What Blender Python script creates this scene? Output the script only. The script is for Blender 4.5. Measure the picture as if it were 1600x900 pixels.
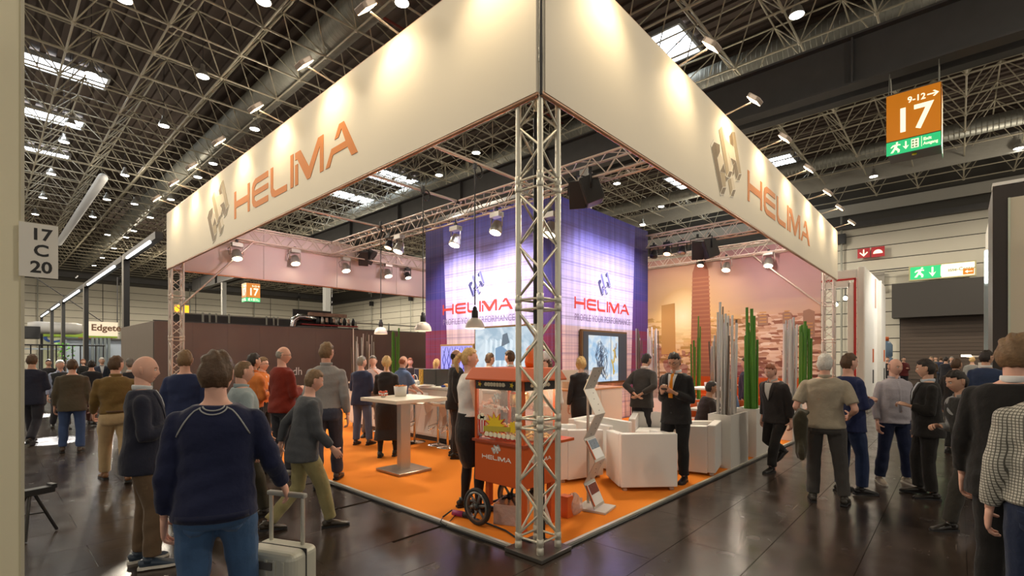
import bpy, bmesh, math, random
import numpy as np
from mathutils import Vector, Matrix, Quaternion
from mathutils.bvhtree import BVHTree

for _o in list(bpy.data.objects): bpy.data.objects.remove(_o)
S = bpy.context.scene
COL = S.collection
PI = math.pi
random.seed(7)

# ------------------------------------------------------------------ camera
# world: booth floor corner = origin, +X along the right-hand booth front, +Y along the left-hand one
CAMX, CAMY, CAMZ = -3.177, -2.594, 1.70
RT = (.6762, -.7367); FW = (.7367, .6762)
cam_d = bpy.data.cameras.new('camera'); cam = bpy.data.objects.new('camera', cam_d); COL.objects.link(cam)
cam.location = (CAMX, CAMY, CAMZ)
cam.rotation_euler = (PI/2, 0, math.atan2(FW[1], FW[0]) - PI/2)
cam_d.sensor_width = 36; cam_d.lens = 36*760/1600
cam_d.shift_y = 108/1600
cam_d.clip_start = .05; cam_d.clip_end = 400
S.camera = cam

# ------------------------------------------------------------------ world, exposure
w = bpy.data.worlds.new('world'); S.world = w; w.use_nodes = True
bg = w.node_tree.nodes['Background']
bg.inputs[0].default_value = (1.0, .90, .76, 1); bg.inputs[1].default_value = .52
S.view_settings.view_transform = 'Standard'; S.view_settings.look = 'None'
S.view_settings.gamma = 1; S.view_settings.exposure = 0.38
S.view_settings.use_curve_mapping = False

def light(kind, name, loc, energy, color=(1,1,1), target=None, size=.1, angle=60, blend=.5, sizey=None):
    d = bpy.data.lights.new(name, kind); d.energy = energy; d.color = color
    if kind == 'SPOT': d.spot_size = math.radians(angle); d.spot_blend = blend; d.shadow_soft_size = size
    elif kind == 'AREA':
        d.size = size
        if sizey: d.shape = 'RECTANGLE'; d.size_y = sizey
    else: d.shadow_soft_size = size
    o = bpy.data.objects.new(name, d); COL.objects.link(o); o.location = loc
    if target is not None:
        o.rotation_euler = (Vector(target)-Vector(loc)).to_track_quat('-Z', 'Y').to_euler()
    return o
def G(px, Y, z=0.0):
    r = (px-800)/760
    return Vector(((RT[0]*r+FW[0])*Y+CAMX, (RT[1]*r+FW[1])*Y+CAMY, z))
# daylight falling through the roof lights on to the left-hand aisle
light('SPOT', 'skylight_beam', (-1.0, 30, 16.5), 170000, (1, .98, .95), tuple(G(82, 9.9)), .05, 2.0, .1)
light('SPOT', 'skylight_beam', (-1.0, 37, 16.5), 150000, (1, .98, .95), tuple(G(66, 14.2)), .05, 1.9, .1)
# the hall's high-bay lamps (the lamps themselves are modelled further down), plus added fill points
for hx, hy, he in ((-9, 2, 1800), (-9, 17, 2800), (-8, 36, 5000), (5, -11, 2200), (4, 18, 2800), (4, 36, 5500), (18, -12, 3000), (19, 5, 3000), (18, 22, 4500), (20, 44, 7500), (33, -8, 4200), (34, 10, 4200), (34, 28, 7500), (-12, 62, 8000), (8, 66, 10000), (30, 68, 10000), (36, 50, 8000)):
    he *= .55
    light('SPOT', 'high_bay_light', (hx, hy, 13.3), he, (1, .88, .70), (hx, hy, 0), .35, 174, .25)
    light('POINT', 'roof_fill_light', (hx+1.2, hy+1.2, 11.2), he*.17, (1, .88, .70), size=.5)  # added fill, apart from any lamp, lifting roof deck and struts

# ------------------------------------------------------------------ helpers
def tag(o, label=None, cat=None, group=None, kind=None):
    if label: o['label'] = label
    if cat: o['category'] = cat
    if group: o['group'] = group
    if kind: o['kind'] = kind
    return o
def thing(name, label, cat, loc=(0,0,0), rz=0, group=None):
    o = bpy.data.objects.new(name, None); COL.objects.link(o)
    o.location = loc; o.rotation_euler = (0, 0, rz); o.empty_display_size = .1
    return tag(o, label, cat, group)
class MB:
    def __init__(s): s.v = []; s.f = []; s.sm = []
    def add(s, vs, fs, smooth=False):
        b = len(s.v); s.v += [tuple(map(float, p)) for p in vs]
        s.f += [tuple(i+b for i in f) for f in fs]; s.sm += [smooth]*len(fs); return s
    def box(s, c, d, rz=0, M=None):
        hx, hy, hz = d[0]/2, d[1]/2, d[2]/2; vs = []
        cs, sn = math.cos(rz), math.sin(rz)
        for z in (-hz, hz):
            for x, y in ((-hx,-hy),(hx,-hy),(hx,hy),(-hx,hy)):
                p = Vector((x*cs-y*sn+c[0], x*sn+y*cs+c[1], z+c[2]))
                vs.append(M @ p if M else p)
        return s.add(vs, [(3,2,1,0),(4,5,6,7),(0,1,5,4),(1,2,6,5),(2,3,7,6),(3,0,4,7)])
    def prism(s, poly, M, t):
        n = len(poly); vs = [M @ Vector((x, y, 0)) for x, y in poly]+[M @ Vector((x, y, t)) for x, y in poly]
        return s.add(vs, [tuple(range(n))[::-1], tuple(range(n, 2*n))]+[(i, (i+1)%n, n+(i+1)%n, n+i) for i in range(n)])
    def cyl(s, a, b, r, n=10, r2=None, smooth=True):
        return s.loft([a, b], [r, r if r2 is None else r2], n, smooth)
    def loft(s, path, rad, n=10, smooth=True, ref=None, cap=True):
        P = [Vector(p) for p in path]; m = len(P); rings = []
        up = Vector(ref) if ref else None
        for i in range(m):
            t = (P[min(i+1, m-1)]-P[max(i-1, 0)])
            t = t.normalized() if t.length > 1e-9 else Vector((0,0,1))
            if up is None: up = Vector((1,0,0)) if abs(t.x) < .8 else Vector((0,1,0))
            u = (up-t*up.dot(t)); u = u.normalized() if u.length > 1e-6 else t.orthogonal().normalized()
            v = t.cross(u); up = u
            ra = rad[i]; ra, rb = (ra if isinstance(ra, (tuple, list)) else (ra, ra))
            rings.append([P[i]+u*(ra*math.cos(2*PI*k/n))+v*(rb*math.sin(2*PI*k/n)) for k in range(n)])
        vs = [p for r in rings for p in r]; fs = []
        for i in range(m-1):
            for k in range(n):
                k2 = (k+1) % n; fs.append((i*n+k, i*n+k2, (i+1)*n+k2, (i+1)*n+k))
        if cap: fs.append(tuple(range(n))[::-1]); fs.append(tuple((m-1)*n+k for k in range(n)))
        return s.add(vs, fs, smooth)
    def lathe(s, prof, c=(0,0,0), n=20, smooth=True, M=None, cap=True):
        vs = []; m = len(prof)
        for r, z in prof:
            for k in range(n):
                p = Vector((r*math.cos(2*PI*k/n), r*math.sin(2*PI*k/n), z))
                p = (M @ p) if M else p
                vs.append(p+Vector(c))
        fs = [(i*n+k, i*n+(k+1)%n, (i+1)*n+(k+1)%n, (i+1)*n+k) for i in range(m-1) for k in range(n)]
        closed = (abs(prof[0][0]-prof[-1][0]) < 1e-6 and abs(prof[0][1]-prof[-1][1]) < 1e-6)
        if cap and not closed and prof[0][0] > 1e-4: fs.append(tuple(range(n))[::-1])
        if cap and not closed and prof[-1][0] > 1e-4: fs.append(tuple((m-1)*n+k for k in range(n)))
        return s.add(vs, fs, smooth)
    def ball(s, c, r, n=12, m=8):
        r = r if isinstance(r, (tuple, list)) else (r, r, r)
        vs = []; 
        for i in range(m+1):
            a = PI*i/m
            for k in range(n):
                b = 2*PI*k/n; vs.append((c[0]+r[0]*math.sin(a)*math.cos(b), c[1]+r[1]*math.sin(a)*math.sin(b), c[2]-r[2]*math.cos(a)))
        return s.add(vs, [(i*n+k, i*n+(k+1)%n, (i+1)*n+(k+1)%n, (i+1)*n+k) for i in range(m) for k in range(n)], True)
    def mesh(s, name, mt=None):
        me = bpy.data.meshes.new(name); me.from_pydata(s.v, [], s.f)
        me.polygons.foreach_set('use_smooth', s.sm)
        if mt: me.materials.append(mt)
        me.update(); return me
    def build(s, name, mt, parent=None, label=None, bevel=0, loc=None):
        o = bpy.data.objects.new(name, s.mesh(name, mt)); COL.objects.link(o)
        if parent: o.parent = parent
        if loc is not None: o.location = loc
        if label: o['label'] = label
        if bevel:
            b = o.modifiers.new('bevel', 'BEVEL'); b.width = bevel; b.segments = 2; b.limit_method = 'ANGLE'
        return o
def box(name, c, d, mt, parent=None, label=None, bevel=0, rz=0):
    return MB().box((0,0,0), d, rz).build(name, mt, parent, label, bevel, loc=c)
def struct(o): o['kind'] = 'structure'; return o
def inst(name, me, parent, loc=(0,0,0), rot=None, scale=None, label=None):
    o = bpy.data.objects.new(name, me); COL.objects.link(o); o.parent = parent; o.location = loc
    if rot is not None: o.rotation_euler = rot
    if scale is not None: o.scale = scale
    if label: o['label'] = label
    return o
_uc = {}
def rod(name, a, b, r, mt, parent=None, n=8):
    k = (mt.name, n)
    if k not in _uc: _uc[k] = MB().cyl((0,0,-.5), (0,0,.5), 1, n).mesh('rod_'+mt.name, mt)
    a = Vector(a); b = Vector(b); d = b-a
    o = bpy.data.objects.new(name, _uc[k]); COL.objects.link(o)
    if parent: o.parent = parent
    o.rotation_mode = 'QUATERNION'; o.rotation_quaternion = d.to_track_quat('Z', 'Y')
    o.location = (a+b)/2; o.scale = (r, r, d.length)
    return o
def copy_tree(o, parent=None):
    c = o.copy(); COL.objects.link(c); c.parent = parent
    for ch in list(o.children): copy_tree(ch, c)
    return c
FX = Matrix(((0,0,-1,0),(-1,0,0,0),(0,1,0,0),(0,0,0,1)))   # text plane facing -X : right=-Y
FY = Matrix(((1,0,0,0),(0,0,-1,0),(0,1,0,0),(0,0,0,1)))    # text plane facing -Y : right=+X
def frame(kind, o): return Matrix.Translation(Vector(o)) @ (FX if kind == 'X' else FY)
def text(body, size, mt, M, parent=None, name='lettering', align='LEFT', ext=.002, off=0.0, sx=1.0, label=None):
    cu = bpy.data.curves.new('t', 'FONT'); cu.body = body; cu.size = size; cu.align_x = align
    cu.extrude = ext; cu.offset = off; cu.resolution_u = 3
    t = bpy.data.objects.new('t', cu); COL.objects.link(t)
    me = bpy.data.meshes.new_from_object(t); bpy.data.objects.remove(t); bpy.data.curves.remove(cu)
    me.transform(M @ Matrix.Diagonal((sx, 1, 1, 1))); me.materials.clear(); me.materials.append(mt)
    o = bpy.data.objects.new(name, me); COL.objects.link(o)
    if parent: o.parent = parent
    if label: o['label'] = label
    return o

# ------------------------------------------------------------------ materials
_m = {}
def mat(name, col, rough=.5, metal=0, emit=None, es=0, bump=None, var=None, spec=None, coat=0):
    if name in _m: return _m[name]
    m = bpy.data.materials.new(name); m.use_nodes = True; nt = m.node_tree; b = nt.nodes['Principled BSDF']
    b.inputs['Base Color'].default_value = (*col, 1); b.inputs['Roughness'].default_value = rough
    b.inputs['Metallic'].default_value = metal
    if spec is not None: b.inputs['Specular IOR Level'].default_value = spec
    if coat: b.inputs['Coat Weight'].default_value = coat
    if emit: b.inputs['Emission Color'].default_value = (*emit, 1); b.inputs['Emission Strength'].default_value = es
    if bump or var:
        tc = nt.nodes.new('ShaderNodeTexCoord')
        if bump:
            n = nt.nodes.new('ShaderNodeTexNoise'); n.inputs['Scale'].default_value = bump[0]; n.inputs['Detail'].default_value = 3
            nt.links.new(tc.outputs['Object'], n.inputs['Vector'])
            bp = nt.nodes.new('ShaderNodeBump'); bp.inputs['Strength'].default_value = bump[1]; bp.inputs['Distance'].default_value = bump[2] if len(bump) > 2 else .01
            nt.links.new(n.outputs['Fac'], bp.inputs['Height']); nt.links.new(bp.outputs['Normal'], b.inputs['Normal'])
        if var:
            n = nt.nodes.new('ShaderNodeTexNoise'); n.inputs['Scale'].default_value = var[0]; n.inputs['Detail'].default_value = 4
            nt.links.new(tc.outputs['Object'], n.inputs['Vector'])
            mx = nt.nodes.new('ShaderNodeMixRGB'); mx.inputs[1].default_value = (*[c*(1-var[1]) for c in col], 1); mx.inputs[2].default_value = (*[min(1, c*(1+var[1])) for c in col], 1)
            nt.links.new(n.outputs['Fac'], mx.inputs[0]); nt.links.new(mx.outputs[0], b.inputs['Base Color'])
    _m[name] = m; return m
def cloth(col, rough=.85, wr=.5):
    k = 'cloth_%02x%02x%02x' % tuple(int(max(0, min(1, c))**.45*255) for c in col)
    if k in _m: return _m[k]
    m = mat(k, col, rough, 0, var=(9, .13), bump=(14, .55, .018), spec=.25)
    b = m.node_tree.nodes['Principled BSDF']; b.inputs['Sheen Weight'].default_value = .12
    return m
def glass(name, col=(1,1,1), alpha=.12, rough=.03):
    if name in _m: return _m[name]
    m = bpy.data.materials.new(name); m.use_nodes = True; nt = m.node_tree
    b = nt.nodes['Principled BSDF']; b.inputs['Base Color'].default_value = (*col, 1); b.inputs['Roughness'].default_value = rough
    b.inputs['Alpha'].default_value = alpha; b.inputs['Specular IOR Level'].default_value = .8
    _m[name] = m; return m
ALU = mat('aluminium_tube', (.70,.67,.57), .36, .65, var=(6, .15))
STEEL = mat('brushed_steel', (.52,.50,.46), .38, 1)
CHROME = mat('chrome', (.8,.8,.8), .12, 1)
BLACK = mat('black_metal', (.012,.012,.014), .45)
RUBBER = mat('black_rubber', (.015,.015,.016), .7)
WHITE = mat('white_laminate', (.78,.75,.70), .45)
LEATHER = mat('white_leatherette', (.82,.80,.77), .42, bump=(40, .08, .004))
CREAM = mat('cream_fascia_fabric', (.86,.80,.68), .7)
DARKG = mat('dark_grey_paint', (.06,.058,.057), .5, var=(2, .2))
FRAMEC = mat('space_frame_steel', (.44,.40,.30), .45, .1)
GALV = mat('galvanised_duct', (.30,.30,.26), .48, .45, var=(3, .25))
ORANGE = mat('orange_paint', (.62,.115,.015), .45)
CARTO = mat('cart_orange_paint', (.62,.10,.012), .5)
GREEN = mat('green_bamboo', (.07,.22,.015), .45, var=(12, .3))
LAMPW = mat('lamp_glow_warm', (1,1,1), .5, emit=(1,.82,.55), es=14)
LAMPC = mat('lamp_glow_cool', (1,1,1), .5, emit=(1,.95,.85), es=14)
LAMPA = mat('lamp_glow_amber', (1,1,1), .5, emit=(1,.45,.2), es=8)
LED = mat('led_strip_glow', (1,1,1), .5, emit=(.95,.98,1), es=7)
# ================================================================== SETTING
def floor_mat():
    m = bpy.data.materials.new('dark_hall_floor'); m.use_nodes = True; nt = m.node_tree; L = nt.links
    b = nt.nodes['Principled BSDF']; tc = nt.nodes.new('ShaderNodeTexCoord'); geo = nt.nodes.new('ShaderNodeNewGeometry')
    n1 = nt.nodes.new('ShaderNodeTexNoise'); n1.inputs['Scale'].default_value = 1.3; n1.inputs['Detail'].default_value = 8; n1.inputs['Roughness'].default_value = .65
    L.new(geo.outputs['Position'], n1.inputs['Vector'])
    cr = nt.nodes.new('ShaderNodeValToRGB'); cr.color_ramp.elements[0].color = (.016,.0105,.008,1); cr.color_ramp.elements[1].color = (.06,.042,.033,1)
    cr.color_ramp.elements[0].position = .3; cr.color_ramp.elements[1].position = .75
    L.new(n1.outputs['Fac'], cr.inputs[0])
    # fine scratches: two warped, very stretched noises
    mixc = cr.outputs[0]; prev = None
    for k, (ang, sc) in enumerate(((.5, 3.0), (-.9, 2.4), (1.5, 2.0))):
        mp = nt.nodes.new('ShaderNodeMapping'); mp.inputs['Rotation'].default_value = (0, 0, ang); mp.inputs['Scale'].default_value = (.35, 22, 1)
        L.new(geo.outputs['Position'], mp.inputs['Vector'])
        ns = nt.nodes.new('ShaderNodeTexNoise'); ns.inputs['Scale'].default_value = sc; ns.inputs['Detail'].default_value = 2; ns.inputs['Distortion'].default_value = .5
        L.new(mp.outputs[0], ns.inputs['Vector'])
        r = nt.nodes.new('ShaderNodeValToRGB'); r.color_ramp.elements[0].position = .735; r.color_ramp.elements[1].position = .76
        L.new(ns.outputs['Fac'], r.inputs[0])
        if prev is None: prev = r.outputs[0]
        else:
            a = nt.nodes.new('ShaderNodeMath'); a.operation = 'MAXIMUM'; L.new(prev, a.inputs[0]); L.new(r.outputs[0], a.inputs[1]); prev = a.outputs[0]
    mx = nt.nodes.new('ShaderNodeMixRGB'); mx.inputs[2].default_value = (.20,.17,.14,1); L.new(cr.outputs[0], mx.inputs[1])
    mm = nt.nodes.new('ShaderNodeMath'); mm.operation = 'MULTIPLY'; mm.inputs[1].default_value = .55; L.new(prev, mm.inputs[0]); L.new(mm.outputs[0], mx.inputs[0])
    L.new(mx.outputs[0], b.inputs['Base Color'])
    n2 = nt.nodes.new('ShaderNodeTexNoise'); n2.inputs['Scale'].default_value = 3.2; n2.inputs['Detail'].default_value = 6; L.new(geo.outputs['Position'], n2.inputs['Vector'])
    mr = nt.nodes.new('ShaderNodeMapRange'); mr.inputs['To Min'].default_value = .10; mr.inputs['To Max'].default_value = .36; L.new(n2.outputs['Fac'], mr.inputs[0])
    L.new(mr.outputs[0], b.inputs['Roughness'])
    bp = nt.nodes.new('ShaderNodeBump'); bp.inputs['Strength'].default_value = .12; bp.inputs['Distance'].default_value = .02; L.new(n1.outputs['Fac'], bp.inputs['Height']); L.new(bp.outputs[0], b.inputs['Normal'])
    b.inputs['Specular IOR Level'].default_value = .6
    return m
FLOORM = floor_mat()
XW, YW = 45.0, 91.4                 # far walls of the hall
floor = struct(box('floor', ((XW-30)/2, (YW-30)/2, -.06), (XW+30, YW+30, .10), FLOORM))
# plates of the floor: 0.65 m courses, joints recessed
tl = []
TW, TLn = .645, 1.25
for j in range(-6, 60):
    for i in range(-7, 22):
        x = i*1.255+(.6 if j % 2 else 0); y = -.37+j*.65
        if -.2 < x < 13.6 and -.3 < y < 12.2: continue
        if x > 13.6 and y > 14: continue
        c = Vector((x-CAMX, y-CAMY)); dp = c.x*FW[0]+c.y*FW[1]; rt = c.x*RT[0]+c.y*RT[1]
        if dp < 1.5 or dp > 26 or abs(rt) > dp*1.15+1.2: continue
        tl.append((dp, x, y))
tl.sort()
tme = MB().box((0,0,0), (TLn, TW, .0095)).mesh('floor_plate', FLOORM)
for dp, x, y in tl[:300]: inst('floor_plate', tme, floor, (x-floor.location.x, y-floor.location.y, .0550+random.uniform(-.0003, .0003)))
rest = MB()
for dp, x, y in tl[300:]: rest.box((x-floor.location.x, y-floor.location.y, .055), (TLn, TW, .0095))
tag(rest.build('floor_plates', FLOORM, floor), kind='stuff')

# --- end walls with horizontal cladding panels
PANEL = mat('cream_wall_cladding', (.56,.53,.44), .6, var=(.35, .06))
SEAM = mat('wall_seam_shadow_gap', (.07,.065,.055), .8)
wl = struct(box('wall_back', ((XW-30)/2, YW+.16, 8.8), (XW+30, .2, 17.6), SEAM))
wr_ = struct(box('wall_right', (XW+.16, (YW-30)/2, 8.8), (.2, YW+30, 17.6), SEAM))
pm1 = MB().box((0,0,0), (11.9, .06, .98)).mesh('cladding_panel', PANEL)
pm2 = MB().box((0,0,0), (.06, 11.9, .98)).mesh('cladding_panel', PANEL)
for k in range(12):
    for i in range(6): inst('cladding_panel', pm1, wl, (XW-6-12*i-wl.location.x, -.12+random.uniform(-.01, .01), .55+1.05*k-8.8))
    for i in range(9):
        y = YW-6-12*i
        inst('cladding_panel', pm2, wr_, (-.12+random.uniform(-.01, .01), y-wr_.location.y, .55+1.05*k-8.8))
# beams and posts on the walls
t1 = struct(box('trim_1', (XW-.35, (YW-30)/2, 12.35), (.5, YW+30, .42), DARKG))
t2 = struct(box('trim_2', ((XW-30)/2, YW-.35, 13.45), (XW+30, .6, .75), DARKG))
for i, y in enumerate((4.5, -7, 16, 28, 40, 52, 64, 76)):
    t = thing('wall_mast', 'thin steel mast clamped to the cream cladding, %s' % ['beside the roller door under the dark beam','behind the near right panels','behind the truss lights','first one left of the mural','second one left of the mural','beyond the blue tower','beside the far corner','nearest to the far corner'][i], 'mast', (XW-.35, y, 0), 0, 'steel masts on the hall walls')
    rod('pole', (0,0,0), (0,0,14), .08, GALV, t); box('bracket', (0,0,11.4), (.5,.6,.8), BLACK, t)
for i, x in enumerate((-18, -8, 2, 11, 20, 30, 38)):
    t = thing('wall_mast', 'thin steel mast on the rear cream wall, %s' % ['far left end','left of the goalpost frames','behind the goalpost frames','left of the small orange cube sign','right of the small orange cube sign','left of the grey column','right of the grey column'][i], 'mast', (x, YW-.5, 0), 0, 'steel masts on the hall walls')
    rod('pole', (0,0,0), (0,0,14), .08, GALV, t); box('bracket', (0,0,13.2), (.5,.4,.5), BLACK, t)
# roller door with header box
RD = mat('roller_door_slats', (.075,.052,.038), .55)
d = struct(MB().box((0,0,0), (.12, 7.0, 5.6)).build('door_1', BLACK, None, loc=(XW-.25, -2.75, 2.8)))
sl = MB().box((0,0,0), (.08, 6.9, .25)).mesh('slat', RD)
for k in range(20): inst('slat', sl, d, (-.1, 0, -2.65+k*.27))
box('header_box', (-.9, 0, 3.12), (1.6, 7.7, 2.55), mat('header_box_paint', (.042,.037,.033), .6), d)

# --- ceiling deck with ribs
DECK = mat('dark_roof_deck', (.085,.062,.05), .8, var=(1.2, .25))
ceil = struct(box('ceiling', ((XW-30)/2, (YW-30)/2, 17.6), (XW+30, YW+30, .2), DECK))
rb = MB()
x = -24.0
while x < XW:
    rb.box((x-ceil.location.x, (YW-30)/2-ceil.location.y, -.17), (.24, YW+30, .14)); x += .62
tag(rb.build('roof_rib', DECK, ceil), kind='stuff')
SKY = mat('skylight_glow', (1,1,1), .5, emit=(.86,.93,1), es=6)
SKYF = mat('skylight_frame', (.45,.46,.46), .5, .5)
for i, (sx, sy, sw, sl_, lb) in enumerate(((-1.2, 33.0, 5.5, 1.5, 'nearest on the far left'), (-1.4, 40.6, 5.5, 1.5, 'second on the far left'), (-1.4, 48.4, 5.5, 1.3, 'third on the far left'), (20.2, 33.5, 5, 2.4, 'seen below the left banner'), (21.2, 40.5, 5, 2.0, 'farther one seen below the left banner'),
        (20.0, 7.8, 2.6, 1.6, 'just past the banner corner'), (39.8, 7.6, 3.0, 1.5, 'behind the right banner logo'), (38.8, 15.0, 4, 2.4, 'seen above the mural truss'))):
    t = thing('skylight', 'bright daylight roof window, '+lb, 'skylight', (sx, sy, 17.27), 0, 'roof windows')
    box('pane', (0,0,0), (sw, sl_, .05), SKY, t)
    f = MB()
    for q in (-1, 1): f.box((0, q*(sl_/2+.06), -.02), (sw+.2, .12, .25)); f.box((q*(sw/2+.06), 0, -.02), (.12, sl_, .25))
    f.build('window_frame', SKYF, t)
    k = int(sw/1.25)
    for q in range(1, k): box('glazing_bar', (-sw/2+q*sw/k, 0, -.06), (.05, sl_, .06), SKYF, t)

# --- space frame
sf = thing('space_frame', 'pale steel space frame spanning the whole dark hall roof', 'roof truss', (0,0,0))
GS = 2.42; ZB, ZT = 14.0, 15.75
X0 = 3.93-11*GS; Y0 = 16.5-13*GS
def bn(i, j): return Vector((X0+i*GS, Y0+j*GS, ZB))
def tn(i, j): return Vector((X0+(i+.5)*GS, Y0+(j+.5)*GS, ZT))
mem = []
NI, NJ = 28, 44
for i in range(NI):
    for j in range(NJ):
        if i < NI-1: mem.append((bn(i, j), bn(i+1, j), .040))
        if j < NJ-1: mem.append((bn(i, j), bn(i, j+1), .040))
        if i < NI-2 and j < NJ-1: mem.append((tn(i, j), tn(i+1, j), .036))
        if j < NJ-2 and i < NI-1: mem.append((tn(i, j), tn(i, j+1), .036))
        if i < NI-1 and j < NJ-1:
            for a, b_ in ((0,0),(1,0),(0,1),(1,1)): mem.append((bn(i+a, j+b_), tn(i, j), .027))
def proj(p):
    c = (p.x-CAMX, p.y-CAMY); dp = c[0]*FW[0]+c[1]*FW[1]
    if dp < 1: return None
    return 800+760*(c[0]*RT[0]+c[1]*RT[1])/dp, 558-760*(p.z-CAMZ)/dp, dp
sc = []
for k, (a, b_, r) in enumerate(mem):
    pa, pb = proj(a), proj(b_)
    if pa is None or pb is None: sc.append((0, k)); continue
    mx_, my_ = (pa[0]+pb[0])/2, (pa[1]+pb[1])/2
    vis = 38 < mx_ < 1600 and 0 < my_ < 558
    # behind the two banners
    if 268 < mx_ < 852 and -105+.7534*(852-mx_) < my_ < 148+.4658*(852-mx_): vis = False
    if 852 < mx_ < 1307 and -106+1.034*(mx_-852) < my_ < 148+.64*(mx_-852): vis = False
    sc.append((math.hypot(pa[0]-pb[0], pa[1]-pb[1]) if vis else 0, k))
sc.sort(reverse=True)
near = set(k for s_, k in sc[:300])
for k in near: rod('strut', mem[k][0], mem[k][1], mem[k][2], FRAMEC, sf, 6)
far = MB()
for k, (a, b_, r) in enumerate(mem):
    if k not in near:
        dpt = proj((a+b_)/2); far.loft([a, b_], [r*1.0, r*1.0], 4 if (dpt is None or dpt[2] > 30) else 5, True, cap=False)
for i in range(NI):
    for j in range(NJ): far.ball(bn(i, j), .10, 6, 4)
tag(far.build('distant_struts', FRAMEC, sf), kind='stuff')

# --- plate girders, columns
gd = thing('plate_girder', 'deep dark grey steel girder crossing under the roof to the right', 'girder', (16.5, 0, 0))
L0, L1 = -28, 75.5
for nm, z, wd, th in (('web', 11.52, .05, 1.55), ('flange', 10.75, .55, .07), ('flange', 12.33, .55, .07)):
    box(nm, (0, (L0+L1)/2, z), (wd, L1-L0, th), DARKG, gd)
y = -26
while y < L1: box('stiffener', (0, y, 11.52), (.5, .05, 1.5), DARKG, gd); y += 6.5
gd2 = thing('plate_girder', 'second dark girder behind the first, carrying cables and tube lights', 'girder', (19.0, 0, 0))
for nm, z, wd, th in (('web', 11.9, .05, .9), ('flange', 11.42, .5, .06), ('flange', 12.36, .5, .06)):
    box(nm, (0, (L0+L1)/2, z), (wd, L1-L0, th), DARKG, gd2)
CONC = mat('grey_column_paint', (.36,.36,.34), .6)
for i, (y, lb) in enumerate(((62.6, 'left of the small orange cube sign'), (36.7, 'above the silver pipe and red shelf'), (10.7, 'behind the blue tower'))):
    c = thing('hall_column', 'square grey steel column under the girder, '+lb, 'column', (16.5, y, 0), 0, 'hall columns')
    box('shaft', (0,0,5.36), (.45,.55,10.7), CONC, c, bevel=.02); box('base_plate', (0,0,.02), (.8,.8,.04), DARKG, c)
# cable tray / smoke curtains seen above the girder at right
TARP = mat('pale_smoke_curtain', (.33,.32,.28), .8, bump=(1.5, .5, .2))
for i, (x, z, hh, lb) in enumerate(((25.5, 14.9, .7, 'just above the long girder at upper right'), (37.5, 14.2, 1.2, 'behind the hanging orange cube sign'), (43.5, 13.4, .8, 'closest to the right hall wall'))):
    tag(box('smoke_curtain', (x, 20, z), (.12, 110, hh), TARP), 'long pale smoke curtain strip under roof, '+lb, 'curtain', 'roof smoke curtains')
# ducts
def duct(x, z, r, y0, y1, lb, ribs=True, mt=GALV, nm='ventilation_duct'):
    t = thing(nm, lb, 'duct', (x, 0, 0))
    MB().cyl((0, y0, z), (0, y1, z), r, 24).build('duct_tube', mt, t)
    if ribs:
        rr = MB(); y = y0
        while y < min(y1, 34):
            rr.lathe([(r*1.0, -.03), (r*1.022, 0), (r*1.0, .03)], (0, 0, 0), 24, True, Matrix.Translation((0, y, z)) @ Matrix.Rotation(PI/2, 4, 'X')); y += .22
        tag(rr.build('spiral_seams', mt, t), kind='stuff')
    for yy in range(int(y0)+4, int(y1), 12): MB().lathe([(r*1.035, -.07), (r*1.035, .07)], (0,0,0), 24, True, Matrix.Translation((0, yy, z)) @ Matrix.Rotation(PI/2, 4, 'X')).build('coupling', mt, t)
duct(9.6-3.177+.1, 14.9, .66, -16, 88, 'large round galvanised duct running to the far left')
duct(29.5-3.2, 15.6, .62, -22, 84, 'galvanised round duct at the top right above the girder')
duct(25.2-3.2, 15.9, .62, -22, 84, 'second galvanised round duct beside the top right one')
duct(36.5-3.2, 14.2, .42, -22, 84, 'slimmer ribbed duct behind the hanging orange cube sign')
AIRS = mat('translucent_air_sock', (.80,.80,.78), .5, bump=(3, .6, .1), emit=(.8,.85,.9), es=.04)
t = thing('air_sock', 'pale fabric air duct hanging on the left above the goalpost lights', 'duct', (2.2, 0, 0))
MB().loft([(0, 38.5, 13.5), (0, 38.8, 13.5), (0, 66, 13.5), (0, 66.2, 13.5)], [.15, (.27,.27), (.27,.27), .15], 14).build('fabric_tube', AIRS, t)
for yy in range(39, 66, 3): rod('hanger', (0, yy, 13.8), (0, yy, 14.7), .012, BLACK, t)

# --- red sprinkler pipe
rp = thing('sprinkler_pipe', 'thin dark red sprinkler pipe crossing under the roof deck', 'pipe', (0,0,0))
REDP = mat('dark_red_pipe', (.20,.03,.02), .5)
rod('pipe', (-10, 16.0, 16.6), (30, 16.0, 16.6), .06, REDP, rp); rod('pipe', (30, -15, 16.6), (30, 60, 16.6), .09, REDP, rp); rod('pipe', (22.8, -12, 16.2), (22.8, 60, 16.2), .09, REDP, rp)
for yy in range(-10, 50, 6): rod('branch_pipe', (30, yy, 16.6), (24.5, yy, 16.6), .05, REDP, rp)

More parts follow.
